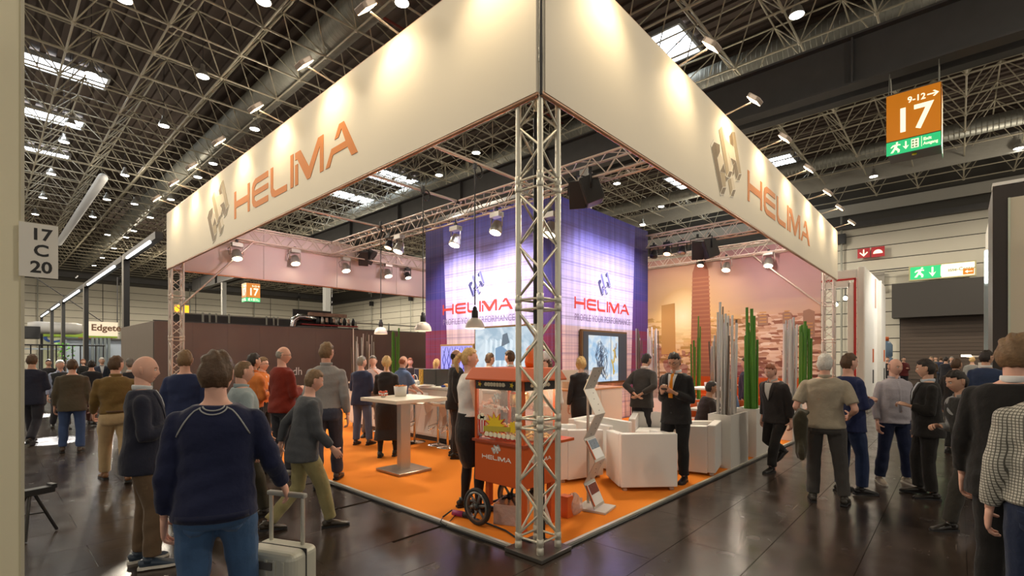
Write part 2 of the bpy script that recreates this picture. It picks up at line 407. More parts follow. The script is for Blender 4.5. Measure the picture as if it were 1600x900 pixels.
# --- high bay lamps
bays = [(143,117),(110,195),(100,222),(317,120),(256,197),(412,3),(194,0),(628,5),(80,272),(195,274),(398,202),(333,256),(309,277),(67,309),(55,335),(167,312),(210,319),(267,312),(235,340),(145,339),(168,367),(197,371),(178,388),(160,403),(147,415),(209,361),
        (1365,276),(1592,232),(744,239),(639,283),(686,274),(964,287),(1033,323),(1004,351),(1245,24)]
bigl = {(143,117),(317,120),(256,197),(412,3),(194,0),(628,5),(110,195),(1245,24),(744,239),(964,287),(1033,323)}
HB = mat('lamp_housing_alu', (.55,.54,.5), .3, .8)
proto = None; coords = {}
for n_, (px, py) in enumerate(bays):
    hg = 12.0 if py > 60 or px < 500 else 12.0
    Yd = 760*hg/(558-py); p = G(px, Yd, CAMZ+hg)
    if p.x > XW-1 or p.y > YW-1: 
        k_ = .95*min((XW-CAMX)/(p.x-CAMX), (YW-CAMY)/(p.y-CAMY)); p = Vector((CAMX+(p.x-CAMX)*k_, CAMY+(p.y-CAMY)*k_, CAMZ+hg))
    lbl = '' and 'round high-bay lamp under the roof, '+('lit strongly, ' if (px, py) in bigl else '')+'at %s of the %s ceiling' % (['front','middle','back'][0 if Yd < 28 else 1 if Yd < 45 else 2], 'left' if px < 500 else 'central' if px < 1100 else 'right')
    if proto is None:
        proto = thing('high_bay_lamp', lbl, 'ceiling lamp', p, 0, 'high-bay lamps')
        MB().lathe([(.08,.52),(.09,.34),(.13,.30),(.17,.24),(.245,.03),(.25,0),(.235,0),(.22,.03)], n=18, cap=False).build('reflector', HB, proto)
        MB().lathe([(.225,.0),(.225,.02)], n=18).build('lens', LAMPC, proto)
        rod('rod', (0,0,.6), (0,0,3.655), .012, BLACK, proto)
        o = proto
    else: o = copy_tree(proto)
    o.location = p; o['_px'] = (px, py)
ord_ = ['first','second','third','fourth','fifth','sixth','seventh','eighth','ninth','tenth','eleventh','twelfth','thirteenth','fourteenth','fifteenth','sixteenth','seventeenth','eighteenth','nineteenth','twentieth','21st','22nd','23rd','24th','25th','26th','27th']
lamps = [o for o in bpy.data.objects if o.name.startswith('high_bay_lamp')]
for side, tst in (('over the left aisle', lambda q: q < 500), ('above the open booth', lambda q: 500 <= q < 1100), ('over the right aisle', lambda q: q >= 1100)):
    for k, o in enumerate(sorted([o for o in lamps if tst(o['_px'][0])], key=lambda o: o['_px'][1])): o['label'] = 'round high-bay lamp %s, %s counted from the top of the picture' % (side, ord_[k])
for o in lamps: del o['_px']
HALO = mat('halogen_glow', (1,1,1), .5, emit=(.9,1,.75), es=30)
# thin fluorescent tubes near the roof
for i, (px, py, Yd, lb) in enumerate(((220,268,33,'left of the big duct'),(120,433,60,'by the far left wall'),(1508,78,15.2,'under the second girder at the top right'),(1225,138*2,36,'beyond the girder'))):
    p = G(px, Yd, CAMZ+(558-py)*Yd/760)
    t = thing('tube_light', 'long thin white tube light, '+lb, 'ceiling lamp', p, 0, 'tube lights')
    box('housing', (0,0,.05), (.12, 2.0, .07), WHITE, t); box('tube', (0,0,0), (.06, 1.9, .04), mat('tube_dim', (.9,.9,.85), .5, emit=(1,.95,.85), es=.6), t)
    [rod('hanger', (0,q*.8,.08), (0,q*.8,(17.36 if i != 2 else 12.36)-p.z), .01, BLACK, t) for q in (-1, 1)]
# ================================================================== BOOTH SHELL
CARPET = mat('orange_carpet', (.76,.235,.03), .95, bump=(160, .35, .006), var=(1.1, .08), spec=.1)
EDGE = mat('platform_edge_trim', (.62,.60,.54), .35, .4)
Z0 = .03
pf = thing('booth_platform', 'raised orange carpeted booth floor with pale metal edging', 'platform', (0,0,0))
quad = [(.02,.02),(13.25,-.26),(13.25,12.1),(.02,12.1)]
MB().prism(quad, Matrix.Translation((0,0,-.008)), .037).build('carpet', CARPET, pf)
def strip(a, b, wdt, h, nm, mt, par):
    a, b = Vector(a), Vector(b); d = (b-a); n = Vector((-d.y, d.x)).normalized()*wdt/2
    return MB().prism([a-n, b-n, b+n, a+n], Matrix.Translation((0,0,-.008)), h+.008).build(nm, mt, par)
strip((0,0), (13.4,-.28), .035, .036, 'edge_trim', EDGE, pf); strip((0,12.1), (0,0), .035, .036, 'edge_trim', EDGE, pf)
strip((-.03,-.03), (13.4,-.32), .03, .014, 'edge_base', BLACK, pf); strip((-.03,12.1), (-.03,-.03), .03, .014, 'edge_base', BLACK, pf)

COPPER = mat('copper_toned_tube', (.55,.33,.22), .35, .6)
# ---- lettering of the exhibitor
GLY = {'H': (1.48, [[(0,0),(.18,0),(.18,1),(0,1)],[(.18,.38),(1.3,.38),(1.3,.62),(.18,.62)],[(1.3,0),(1.48,0),(1.48,1),(1.3,1)]]),
 'E': (1.35, [[(.3,1),(1.35,1),(1.35,.8),(.36,.8),(.2,.68),(.2,.6),(1.35,.6),(1.35,.42),(.2,.42),(.2,.3),(.36,.2),(1.35,.2),(1.35,0),(.3,0),(.08,.1),(0,.25),(0,.75),(.08,.9)][::-1]]),
 'L': (1.2, [[(0,1),(.19,1),(.19,.32),(.35,.2),(1.2,.2),(1.2,0),(.3,0),(.08,.08),(0,.24)][::-1]]),
 'I': (.2, [[(0,0),(.2,0),(.2,1),(0,1)]]),
 'M': (1.72, [[(0,0),(.18,0),(.18,.62),(0,.62)],[(0,.98),(.34,.98),(.88,.34),(1.42,1),(1.72,1),(1.72,0),(1.52,0),(1.52,.74),(.95,0),(.76,0),(.14,.76),(0,.76)][::-1]]),
 'A': (1.62, [[(0,0),(.22,0),(.40,.28),(1.14,.28),(1.33,0),(1.62,0),(.96,1),(.72,1),(.48,.66),(.68,.66),(.84,.84),(1.04,.46),(.32,.46)]])}
def wordmark(M, cap, mt, parent, t=.004, width=None):
    adv = 0; gap = {'H':.22,'E':.2,'L':.25,'I':.12,'M':.12,'A':0}
    tot = sum(GLY[c][0]+gap[c] for c in 'HELIMA'); sx = (width/(tot*cap)) if width else 1
    for c in 'HELIMA':
        wd, polys = GLY[c]; m = MB()
        for p in polys: m.prism([((adv+x)*cap*sx, y*cap) for x, y in p], M, t)
        m.build('letter', mt, parent); adv += wd+gap[c]
LOGO = [('d', [(0.0, 0.507), (0.079, 0.607), (0.344, 0.107), (0.271, 0.0)]), ('d', [(0.079, 0.607), (0.249, 0.637), (0.262, 0.55), (0.178, 0.436)]), ('m', [(0.255, 0.278), (0.43, 0.321), (0.453, 0.139), (0.344, 0.1)]), ('l', [(0.178, 0.436), (0.262, 0.55), (0.414, 0.463), (0.372, 0.425), (0.255, 0.285)]), ('m', [(0.224, 0.818), (0.318, 0.901), (0.563, 0.39), (0.486, 0.291)]), ('l', [(0.318, 0.901), (0.372, 0.905), (0.665, 0.423), (0.563, 0.39)]), ('d', [(0.563, 0.869), (0.665, 0.97), (0.717, 0.777), (0.607, 0.776)]), ('m', [(0.665, 0.97), (0.76, 1.0), (1.0, 0.495), (0.896, 0.455)]), ('d', [(0.7, 0.518), (0.795, 0.606), (0.896, 0.455), (0.817, 0.345)]), ('l', [(0.43, 0.784), (0.607, 0.776), (0.717, 0.777), (0.795, 0.606), (0.621, 0.591), (0.655, 0.475)]), ('d', [(0.621, 0.591), (0.795, 0.609), (0.7, 0.525)]), ('m', [(0.529, 0.257), (0.621, 0.312), (0.683, 0.172), (0.607, 0.068)]), ('l', [(0.621, 0.312), (0.7, 0.351), (0.781, 0.207), (0.683, 0.172)]), ('d', [(0.372, 0.429), (0.437, 0.329), (0.262, 0.287)]), ('d', [(0.424, 0.285), (0.539, 0.284), (0.466, 0.224)]), ('d', [(0.665, 0.416), (0.717, 0.524), (0.738, 0.419), (0.683, 0.366)]), ('c', [(0.271, 0.0), (0.344, 0.1), (0.453, 0.135), (0.382, 0.025)]), ('c', [(0.486, 0.291), (0.563, 0.39), (0.665, 0.416), (0.587, 0.313)]), ('c', [(0.817, 0.345), (0.896, 0.455), (1.0, 0.491), (0.915, 0.372)]), ('c', [(0.607, 0.065), (0.683, 0.169), (0.781, 0.2), (0.7, 0.084)])]

def logo(M, wd, hh, face, side, parent, t=.004, edge=None, mid=None):
    def ccw(q): return q if sum(q[i][0]*q[(i+1)%len(q)][1]-q[(i+1)%len(q)][0]*q[i][1] for i in range(len(q))) > 0 else q[::-1]
    for k, (c, q) in enumerate(LOGO):
        P = ccw([(x*wd, y*hh) for x, y in q]); cx = sum(p[0] for p in P)/len(P); cy = sum(p[1] for p in P)/len(P)
        lift = {'l': .25, 'm': .45, 'd': .65, 'c': 1.0}[c]
        if edge and c in 'cd':
            sc = 1.22 if c == 'c' else 1.10
            MB().prism([(cx+(x-cx)*sc, cy+(y-cy)*sc) for x, y in P], M, t*(lift-.08)).build('logo_outline', edge, parent)
        pass; MB().prism(P, M, t*lift).build('logo_bar', {'l': face, 'm': mid or side, 'd': side, 'c': side}[c], parent)
LETO = mat('orange_print_gradient', (.70,.22,.02), .6)
def left_to_right_gradient(name, c0, c1, axis, lo, hi):
    m = mat(name, c0, .6); nt = m.node_tree; tc = nt.nodes.new('ShaderNodeTexCoord'); sp = nt.nodes.new('ShaderNodeSeparateXYZ'); mr = nt.nodes.new('ShaderNodeMapRange'); mx = nt.nodes.new('ShaderNodeMixRGB')
    nt.links.new(tc.outputs['Object'], sp.inputs[0]); nt.links.new(sp.outputs[axis], mr.inputs[0]); mr.inputs[1].default_value = lo; mr.inputs[2].default_value = hi
    nt.links.new(mr.outputs[0], mx.inputs[0]); mx.inputs[1].default_value = (*c0,1); mx.inputs[2].default_value = (*c1,1); nt.links.new(mx.outputs[0], nt.nodes['Principled BSDF'].inputs['Base Color']); return m
LOGL = mat('logo_beige_face', (.74,.65,.50), .6); LOGM = mat('logo_mid_face', (.46,.36,.22), .6); LOGD = mat('logo_brown_face', (.20,.14,.075), .6); LOGE = mat('logo_outline_white', (.9,.86,.76), .6)

b1 = thing('fascia_banner', 'long cream overhead banner along the left aisle, orange letters and logo', 'banner', (0,0,0))
b1o = box('banner_fabric', (-.03, 6.0, 4.595), (.05, 12.0, 1.37), CREAM, b1)
rod('edge_tube', (-.03, 0, 3.90), (-.03, 12.0, 3.90), .022, COPPER, b1); rod('edge_tube', (-.03, 0, 5.29), (-.03, 12.0, 5.29), .018, COPPER, b1)
wordmark(frame('X', (-.056, 7.16, 4.22)), .49, LETO, b1, .005, 4.32)
logo(frame('X', (-.056, 8.72, 3.99)), 1.25, 1.10, LOGL, LOGD, b1, .008, LOGE, LOGM)
b2 = thing('fascia_banner', 'long cream overhead banner along the right aisle, orange letters and logo', 'banner', (0,0,0))
box('banner_fabric', (6.66, -.03, 4.595), (13.32, .05, 1.37), CREAM, b2)
rod('edge_tube', (-.03, -.03, 3.90), (13.3, -.03, 3.90), .022, COPPER, b2); rod('edge_tube', (-.03, -.03, 5.29), (13.3, -.03, 5.29), .018, COPPER, b2)
wordmark(frame('Y', (5.28, -.056, 4.26)), .50, LETO, b2, .005, 4.5)
logo(frame('Y', (3.69, -.056, 4.06)), 1.27, 1.10, LOGL, LOGD, b2, .008, LOGE, LOGM)
rod('corner_seam', (-.045,-.045,3.88), (-.045,-.045,5.3), .014, BLACK, b2)
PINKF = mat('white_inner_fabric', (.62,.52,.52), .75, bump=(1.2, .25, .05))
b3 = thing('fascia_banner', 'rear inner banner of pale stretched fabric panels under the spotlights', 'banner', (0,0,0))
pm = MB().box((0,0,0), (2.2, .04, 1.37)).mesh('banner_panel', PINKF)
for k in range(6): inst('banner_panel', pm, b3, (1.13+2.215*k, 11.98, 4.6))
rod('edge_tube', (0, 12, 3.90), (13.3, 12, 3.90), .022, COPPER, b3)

# ---- trusses
def truss_mesh_parts(t, L, s, rc, rb_, pitch, axis, h=None, mt=ALU, bm=None, ends=True, diag=True):
    """box truss from local origin along axis ('X','Y','Z'); chords on the corners of s x (h or s)"""
    h = h or s; bm = bm or mt
    def V(a, u, v): return {'X': (a, u, v), 'Y': (u, a, v), 'Z': (u, v, a)}[axis]
    cs = [(0,0),(s,0),(s,h),(0,h)]
    for u, v in cs: rod('chord', V(0,u,v), V(L,u,v), rc, mt, t, 12)
    n = max(1, int(round(L/pitch)))
    for q in range(4):
        (u0, v0), (u1, v1) = cs[q], cs[(q+1) % 4]
        for k in range(n):
            a0, a1 = L*k/n, L*(k+1)/n
            if k % 2: rod('brace', V(a0,u0,v0), V(a1,u1,v1), rb_, bm, t, 6)
            else: rod('brace', V(a0,u1,v1), V(a1,u0,v0), rb_, bm, t, 6)
def tower(nm, lb, x, y, mt):
    t = thing(nm, lb, 'truss tower', (x, y, 0))
    s = .245
    box('base_plate', (s/2+.0, s/2, .02), (.42, .42, .035), mat('steel_plate', (.16,.15,.14), .35, .8), t, bevel=.004)
    cs = [(0,0),(s,0),(s,s),(0,s)]
    for u, v in cs: rod('chord', (u,v,.04), (u,v,5.25), .0255, mt, t, 14)
    z = .10
    while z < 5.0:
        za, zb = z+.03, min(z+1.0, 5.22)
        for q in range(4):
            (u0, v0), (u1, v1) = cs[q], cs[(q+1) % 4]
            rod('brace', (u0,v0,za), (u1,v1,za), .0105, mt, t, 6); rod('brace', (u0,v0,zb-.02), (u1,v1,zb-.02), .0105, mt, t, 6)
            n = 4; st = (zb-za-.06)/n
            for k in range(n):
                a0 = za+.02+st*k
                if (k+q) % 2: rod('brace', (u0,v0,a0), (u1,v1,a0+st), .0105, mt, t, 6)
                else: rod('brace', (u1,v1,a0), (u0,v0,a0+st), .0105, mt, t, 6)
        for u, v in cs:
            MB().lathe([(.026,-.07),(.031,-.065),(.031,-.012),(.027,-.006),(.027,.006),(.031,.012),(.031,.065),(.026,.07)], (u,v,z), 12).build('coupler', mt, t)
        z += 1.035
    return t
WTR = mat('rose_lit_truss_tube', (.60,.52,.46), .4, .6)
tw = tower('truss_tower', 'nearest silver truss tower, standing on a steel plate at the booth corner', 0.0, 0.0, ALU)
# short corner braces with clamps
for a, b_ in (((.02,.28,4.35),(.02,.62,4.75)), ((.28,.02,4.35),(.62,.02,4.75))):
    rod('clamp_brace', a, b_, .026, ALU, tw, 10)
    MB().lathe([(.045,-.03),(.05,0),(.045,.03)], a, 12).build('clamp', ALU, tw)
    MB().lathe([(.045,-.03),(.05,0),(.045,.03)], b_, 12).build('clamp', ALU, tw)
rod('power_cable', (.30,.20,.03), (.20,.20,3.9), .012, BLACK, tw); rod('power_cable', (.19,.21,2.0), (.19,.21,3.9), .02, BLACK, tw)
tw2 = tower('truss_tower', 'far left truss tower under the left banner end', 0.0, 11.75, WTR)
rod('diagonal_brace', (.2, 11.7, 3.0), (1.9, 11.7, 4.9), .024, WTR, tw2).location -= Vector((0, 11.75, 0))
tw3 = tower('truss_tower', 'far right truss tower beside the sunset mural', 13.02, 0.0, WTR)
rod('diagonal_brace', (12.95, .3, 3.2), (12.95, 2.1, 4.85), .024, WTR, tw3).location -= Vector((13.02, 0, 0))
def htruss(lb, loc, L, axis, mt=WTR, s=.29, h=.36, pitch=.3):
    t = thing('lighting_truss', lb, 'truss', loc)
    truss_mesh_parts(t, L, s, .022, .010, pitch, axis, h, mt); return t
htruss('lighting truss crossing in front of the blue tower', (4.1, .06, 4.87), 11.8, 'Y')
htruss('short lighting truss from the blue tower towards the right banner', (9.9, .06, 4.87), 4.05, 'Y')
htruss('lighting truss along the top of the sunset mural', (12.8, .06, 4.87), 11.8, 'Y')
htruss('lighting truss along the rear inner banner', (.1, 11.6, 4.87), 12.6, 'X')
htruss('truss hidden behind the left cream banner', (.02, .3, 4.9), 11.3, 'Y', ALU, pitch=.5)
htruss('truss hidden behind the right cream banner', (.3, .02, 4.9), 12.6, 'X', ALU, pitch=.5)
# cross pipes and pendants
for i, (y, lb, x1) in enumerate(((3.85, 'nearest cross pipe under the hall roof, carrying the right pendant lamp', 4.3), (5.75, 'middle cross pipe carrying the second pendant lamp', 4.2), (8.9, 'rear cross pipe carrying the left pendant lamp', 4.2))):
    t = thing('cross_pipe', lb, 'pipe', (0, y, 5.22)); rod('pipe', (0,0,0), (x1,0,0), .03, WTR, t, 12)
    for xx in (.12, 4.1): MB().lathe([(.04,-.04),(.05,0),(.04,.04)], (xx,0,0), 10, True, Matrix.Rotation(PI/2, 4, 'Y')).build('clamp', BLACK, t)
SHADE = mat('frosted_white_shade', (.80,.76,.70), .35)
pd = None
for px, Yd, zb, zt, yp, lb in ((742, 8.8, 2.22, 5.2, 3.85, 'right-hand white dome pendant lamp, in front of the blue lettering'), (661, 10.2, 2.25, 5.2, 5.75, 'middle white dome pendant lamp, at the blue tower edge'), (595, 13.1, 2.32, 5.2, 8.9, 'left-hand white dome pendant lamp, over the bar')):
    p = G(px, Yd, zb)
    if pd is None:
        pd = thing('pendant_lamp', lb, 'pendant lamp', p, 0, 'pendant lamps over the bar')
        MB().lathe([(.175,.0),(.174,.03),(.162,.08),(.132,.135),(.09,.175),(.05,.19),(.05,.18),(.08,.165),(.122,.125),(.153,.075),(.166,.03),(.175,0)], n=28).build('lamp_shade', SHADE, pd)
        MB().lathe([(.05,.185),(.058,.20),(.058,.31),(.04,.33),(.04,.37),(.015,.40)], n=16).build('lamp_socket', BLACK, pd)
        rod('cable', (0,0,.42), (0,0,5.2-zb), .011, BLACK, pd)
        c = MB(); c.loft([(.09*math.cos(a)+.09, 0, 5.2-zb-.12+.11*math.sin(a)) for a in [k*2*PI/14 for k in range(15)]], [.016]*15, 6); c.build('cable_coil', BLACK, pd)
        box('hook', (0,0,5.2-zb-.02), (.06,.05,.14), BLACK, pd)
        MB().ball((0,0,.10), .06).build('bulb', LAMPW, pd)
    else:
        pd2 = copy_tree(pd); pd2.location = p; pd2['label'] = lb
light('POINT', 'pendant_glow', G(742, 8.8, 2.15), 12, (1,.8,.55), size=.1)

# ---- stage lights
FIXT = mat('flood_housing_silver', (.50,.48,.45), .35, .8)
def flood(lb, p, lens, mt=FIXT, yaw=0., group='silver stage floods', sc=1.0, tilt=.35):
    t = thing('stage_flood', lb, 'stage light', p, yaw, group)
    M = Matrix.Translation((0,0,-.34*sc)) @ Matrix.Rotation(tilt, 4, 'Y')
    MB().lathe([(.135*sc,-.13*sc),(.14*sc,-.10*sc),(.12*sc,.02*sc),(.09*sc,.12*sc),(.04*sc,.14*sc)], n=16, M=M).build('lamp_housing', mt, t)
    MB().lathe([(.118*sc,-.132*sc),(.118*sc,-.128*sc)], n=16, M=M).build('lens', lens, t)
    y_ = MB(); y_.loft([(0,-.16*sc,-.34*sc),(0,-.16*sc,-.08*sc),(0,0,-.03*sc),(0,.16*sc,-.08*sc),(0,.16*sc,-.34*sc)], [.014]*5, 6); y_.build('yoke', mt, t)
    box('ballast', (0,0,-.08*sc), (.16*sc,.26*sc,.10*sc), mt, t); box('clamp', (0,0,0), (.05,.06,.09), BLACK, t)
    if p.z < 4.87: rod('drop_pipe', (0,0,.03), (0,0,4.875-p.z), .016, BLACK, t)
    MB().loft([(0,.1*sc,-.1*sc),(.05,.2*sc,-.2*sc),(.02,.18*sc,-.36*sc),(0,.06*sc,-.3*sc)], [.008]*4, 5).build('cable', BLACK, t)
    return t
def at_z(px, py, xk=None, yk=None):
    """point on the sight line px,py in the vertical plane x=xk or y=yk"""
    r = (px-800)/760; dx, dy = RT[0]*r+FW[0], RT[1]*r+FW[1]
    Yd = (xk-CAMX)/dx if xk is not None else (yk-CAMY)/dy
    return Vector((CAMX+dx*Yd, CAMY+dy*Yd, CAMZ+(558-py)*Yd/760))
BLKF = mat('flood_housing_black', (.02,.02,.022), .45)
fl = [
 (712,352,4.12,None,0,'silver flood left of the pendant cable, on the truss before the blue tower'), (776,330,4.12,None,0,'silver flood nearest to the front tower, on the truss before the blue tower'),
 (624,366,4.12,None,0,'silver flood far left on the truss before the blue tower'), (860,330,4.12,None,0,'small silver flood half hidden by the front truss tower'),
 (370,378,None,11.7,PI/2,'first silver flood from the left on the rear truss'), (461,388,None,11.7,PI/2,'second silver flood from the left on the rear truss'),
 (540,401,None,11.7,PI/2,'third silver flood from the left on the rear truss'), (606,411,None,11.7,PI/2,'fourth silver flood from the left on the rear truss'),
 (1135,400,12.9,None,0,'silver flood left on the mural truss'), (1201,392,12.9,None,0,'silver flood right on the mural truss')]
for px, py, xk, yk, yaw, lb in fl: flood(lb, at_z(px, py, xk, yk), LAMPW, FIXT, yaw)
fb = [(608,366,4.12,None,0,'small black flood glowing amber on the truss left of the blue tower',LAMPA), (637,418,None,11.7,PI/2,'small black flood at the right end of the rear truss',LAMPW),
 (1095,398,12.9,None,0,'small black flood in front of the mural skyscraper top',LAMPW), (1043,377,9.95,None,0,'black flood glowing rose on the right short truss',LAMPA), (1022,382,9.95,None,0,'unlit black flood on the right short truss',BLKF), (1066,375,9.95,None,0,'unlit grey flood on the right short truss',FIXT)]
for px, py, xk, yk, yaw, lb, ln in fb: flood(lb, at_z(px, py, xk, yk), ln, BLKF, yaw, 'small black floods', .8)
def speaker(lb, p, rz, tilt, sc=1.0):
    t = thing('loudspeaker', lb, 'loudspeaker', p, rz, 'hanging black loudspeakers')
    R_ = Matrix.Rotation(tilt, 4, 'Y')
    cab = MB(); poly = [(-.15,-.24),(.13,-.24),(.17,-.2),(.17,.2),(.13,.24),(-.15,.24)]
    cab.prism([(x*sc, y*sc) for x, y in poly], R_ @ Matrix.Translation((0,.15*sc,-.05)) @ Matrix.Rotation(PI/2, 4, 'X'), .30*sc); cab.build('cabinet', BLKF, t, bevel=.01)
    MB().box((-.155*sc, 0, -.05), (.012, .27*sc, .44*sc), M=R_).build('grille', mat('speaker_grille', (.035,.03,.03), .8), t)
    y_ = MB(); y_.loft([(0,-.18*sc,-.05),(0,-.18*sc,.26),(0,0,.30),(0,.18*sc,.26),(0,.18*sc,-.05)], [.014]*5, 6); y_.build('bracket', BLACK, t)
    box('clamp', (0,0,.33), (.06,.06,.1), BLACK, t)
    if p.z+.38 < 4.87: rod('drop_pipe', (0,0,.33), (0,0,4.875-p.z), .018, BLACK, t)
speaker('black loudspeaker hanging beside the front truss tower, left of its pair', at_z(903, 300, 4.2), .5, -.35, 1.0)
speaker('black loudspeaker hanging beside the front truss tower, right of its pair', at_z(922, 294, 4.2), -.9, -.35, 1.0)
speaker('black loudspeaker on the right short truss, left of its pair', at_z(1090, 388, 9.95), .4, -.3)
speaker('black loudspeaker on the right short truss, right of its pair', at_z(1108, 386, 9.95), -.8, -.3)
speaker('black loudspeaker on the rear truss, left of its pair', at_z(568, 400, None, 11.7), 1.0, -.5)
speaker('black loudspeaker on the rear truss, right of its pair', at_z(577, 398, None, 11.7), 2.1, -.5)

# ---- banner lamps on arms
BL = mat('banner_lamp_body', (.55,.46,.40), .4, .3)
def arm_lamp(kind, a, lb):
    # kind 'L' sticks out to -x at y=a ; 'R' to -y at x=a
    loc = (-.03, a, 5.30) if kind == 'L' else (a, -.03, 5.30)
    t = thing('banner_lamp', lb, 'lamp', loc, 0 if kind == 'L' else PI/2, 'lamps on arms lighting the %s banner' % ('left' if kind == 'L' else 'right'))
    rod('arm', (0,0,0), (-.36,0,.06), .011, BL, t)
    M = Matrix.Translation((-.42,0,.09)) @ Matrix.Rotation(-.75, 4, 'Y')
    b = MB(); b.prism([(-.10,-.075),(-.06,-.10),(.06,-.10),(.10,-.075),(.10,.075),(.06,.10),(-.06,.10),(-.10,.075)], M @ Matrix.Translation((0,0,-.03)), .06); b.build('lamp_body', BL, t, bevel=.008)
    MB().prism([(-.085,-.08),(.085,-.08),(.085,.08),(-.085,.08)], M @ Matrix.Translation((0,0,-.034)), .005).build('lens', mat('banner_lamp_glow', (1,1,1), .5, emit=(1,.74,.40), es=30), t)
    wx = Vector(loc)+Vector((-.40,0,.0) if kind == 'L' else (0,-.40,.0))
    tg = Vector(loc)+(Vector((0,0,-.75)))
    light('SPOT', 'banner_lamp_light', wx+Vector((0,0,.02)), 22, (1,.78,.48), tg, .05, 120, .9)
nth = ['first','second','third','fourth','fifth','sixth','seventh','eighth']
for k in range(8): arm_lamp('L', [.45,2.0,3.45,5.05,6.7,8.3,9.6,11.1][k], 'warm lamp on a thin arm over the left banner, %s from the booth corner' % nth[k])
for k in range(8): arm_lamp('R', [.9,2.65,4.3,5.95,7.75,9.6,11.1,12.9][k], 'warm lamp on a thin arm over the right banner, %s from the booth corner' % nth[k])

# ---- printed tower
def lit_print_mat(name, axis):
    m = bpy.data.materials.new(name); m.use_nodes = True; nt = m.node_tree; N = nt.nodes; L = nt.links; b = N['Principled BSDF']
    tc = N.new('ShaderNodeTexCoord'); sp = N.new('ShaderNodeSeparateXYZ'); L.new(tc.outputs['Object'], sp.inputs[0])
    u, z = sp.outputs[axis], sp.outputs[2]
    def M_(op, a, b_=None, c=None):
        n = N.new('ShaderNodeMath'); n.operation = op
        for i, q in enumerate((a, b_, c)):
            if q is None: continue
            if isinstance(q, (int, float)): n.inputs[i].default_value = q
            else: L.new(q, n.inputs[i])
        return n.outputs[0]
    def mix(f, a, b_, mode='MIX'):
        n = N.new('ShaderNodeMixRGB'); n.blend_type = mode
        if isinstance(f, (int, float)): n.inputs[0].default_value = f
        else: L.new(f, n.inputs[0])
        for i, q in ((1, a), (2, b_)):
            if isinstance(q, tuple): n.inputs[i].default_value = (*q, 1)
            else: L.new(q, n.inputs[i])
        return n.outputs[0]
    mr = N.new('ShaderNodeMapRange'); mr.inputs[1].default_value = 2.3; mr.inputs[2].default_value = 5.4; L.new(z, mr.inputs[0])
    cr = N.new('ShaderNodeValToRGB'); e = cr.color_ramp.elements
    e[0].position = 0; e[0].color = (.74,.66,.84,1); e[1].position = 1; e[1].color = (.055,.055,.36,1)  # lavender print; the blue light wash higher up is painted into the ramp
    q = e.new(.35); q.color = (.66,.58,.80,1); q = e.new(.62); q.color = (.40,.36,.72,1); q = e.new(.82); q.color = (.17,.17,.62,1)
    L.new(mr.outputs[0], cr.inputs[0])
    # side bands (dark) on both flanks, slanted like curtain edges
    dz = M_('MULTIPLY', z, .055)
    lo = M_('LESS_THAN', u, M_('SUBTRACT', .58, M_('MULTIPLY', dz, .6)) if axis == 1 else M_('SUBTRACT', .42, M_('MULTIPLY', dz, .3)))
    hi = M_('GREATER_THAN', u, M_('ADD', 3.55, dz))
    side = M_('MAXIMUM', lo, hi)
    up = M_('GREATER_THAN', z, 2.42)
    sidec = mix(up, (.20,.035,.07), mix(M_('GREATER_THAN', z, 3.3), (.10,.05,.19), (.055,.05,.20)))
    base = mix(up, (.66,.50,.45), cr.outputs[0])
    # vertical streaks
    mp = N.new('ShaderNodeMapping'); mp.inputs['Scale'].default_value = (7, 7, .25); L.new(tc.outputs['Object'], mp.inputs[0])
    ns = N.new('ShaderNodeTexNoise'); ns.inputs['Scale'].default_value = 1; ns.inputs['Detail'].default_value = 2; L.new(mp.outputs[0], ns.inputs['Vector'])
    st = N.new('ShaderNodeMapRange'); st.inputs[1].default_value = .3; st.inputs[2].default_value = .7; st.inputs[3].default_value = .78; st.inputs[4].default_value = 1.2; L.new(ns.outputs['Fac'], st.inputs[0])
    cmb = N.new('ShaderNodeCombineXYZ'); [L.new(st.outputs[0], cmb.inputs[i]) for i in range(3)]
    col = mix(1.0, mix(side, base, sidec), cmb.outputs[0], 'MULTIPLY')
    # plaid lines
    for sc_, out, wd_, amt in ((7.0, z, .10, .28), (2.3, z, .10, .38), (9.0, u, .09, .22), (3.1, z, .03, .5)):
        fr = M_('FRACT', M_('MULTIPLY', out, sc_)); ln = M_('MULTIPLY', M_('LESS_THAN', fr, wd_), amt)
        col = mix(ln, col, (.10,.07,.20) if out is z else (.30,.22,.36))
    L.new(col, b.inputs['Base Color']); b.inputs['Roughness'].default_value = .65; b.inputs['Specular IOR Level'].default_value = .2
    return m
TX, TY, TWD, TH = 5.53, 4.18, 4.62, 5.39
dt = thing('display_tower', 'tall square tower wrapped in lavender plaid print, blue light painted in towards the top', 'display tower', (TX, TY, Z0))
PL = lit_print_mat('tower_lit_print_left', 1); PR = lit_print_mat('tower_lit_print_right', 0); PD = mat('tower_dark_side', (.05,.04,.08), .7)
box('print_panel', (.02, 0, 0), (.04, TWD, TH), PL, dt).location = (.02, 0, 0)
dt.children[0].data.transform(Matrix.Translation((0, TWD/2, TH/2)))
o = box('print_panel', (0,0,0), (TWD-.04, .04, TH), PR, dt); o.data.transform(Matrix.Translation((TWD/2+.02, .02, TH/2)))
box('rear_panel', (TWD/2, TWD-.02, TH/2), (TWD-.1, .04, TH), PD, dt); box('rear_panel', (TWD-.02, TWD/2, TH/2), (.04, TWD-.12, TH), PD, dt)
box('top_panel', (TWD/2, TWD/2, TH-.15), (TWD-.1, TWD-.1, .04), PD, dt)
REDL = mat('red_print_letter', (.62,.045,.02), .6); GREYT = mat('grey_violet_print', (.22,.16,.26), .6); NAVY = mat('navy_logo_face', (.55,.52,.75), .5); NAVYD = mat('navy_logo_side', (.03,.03,.12), .5)
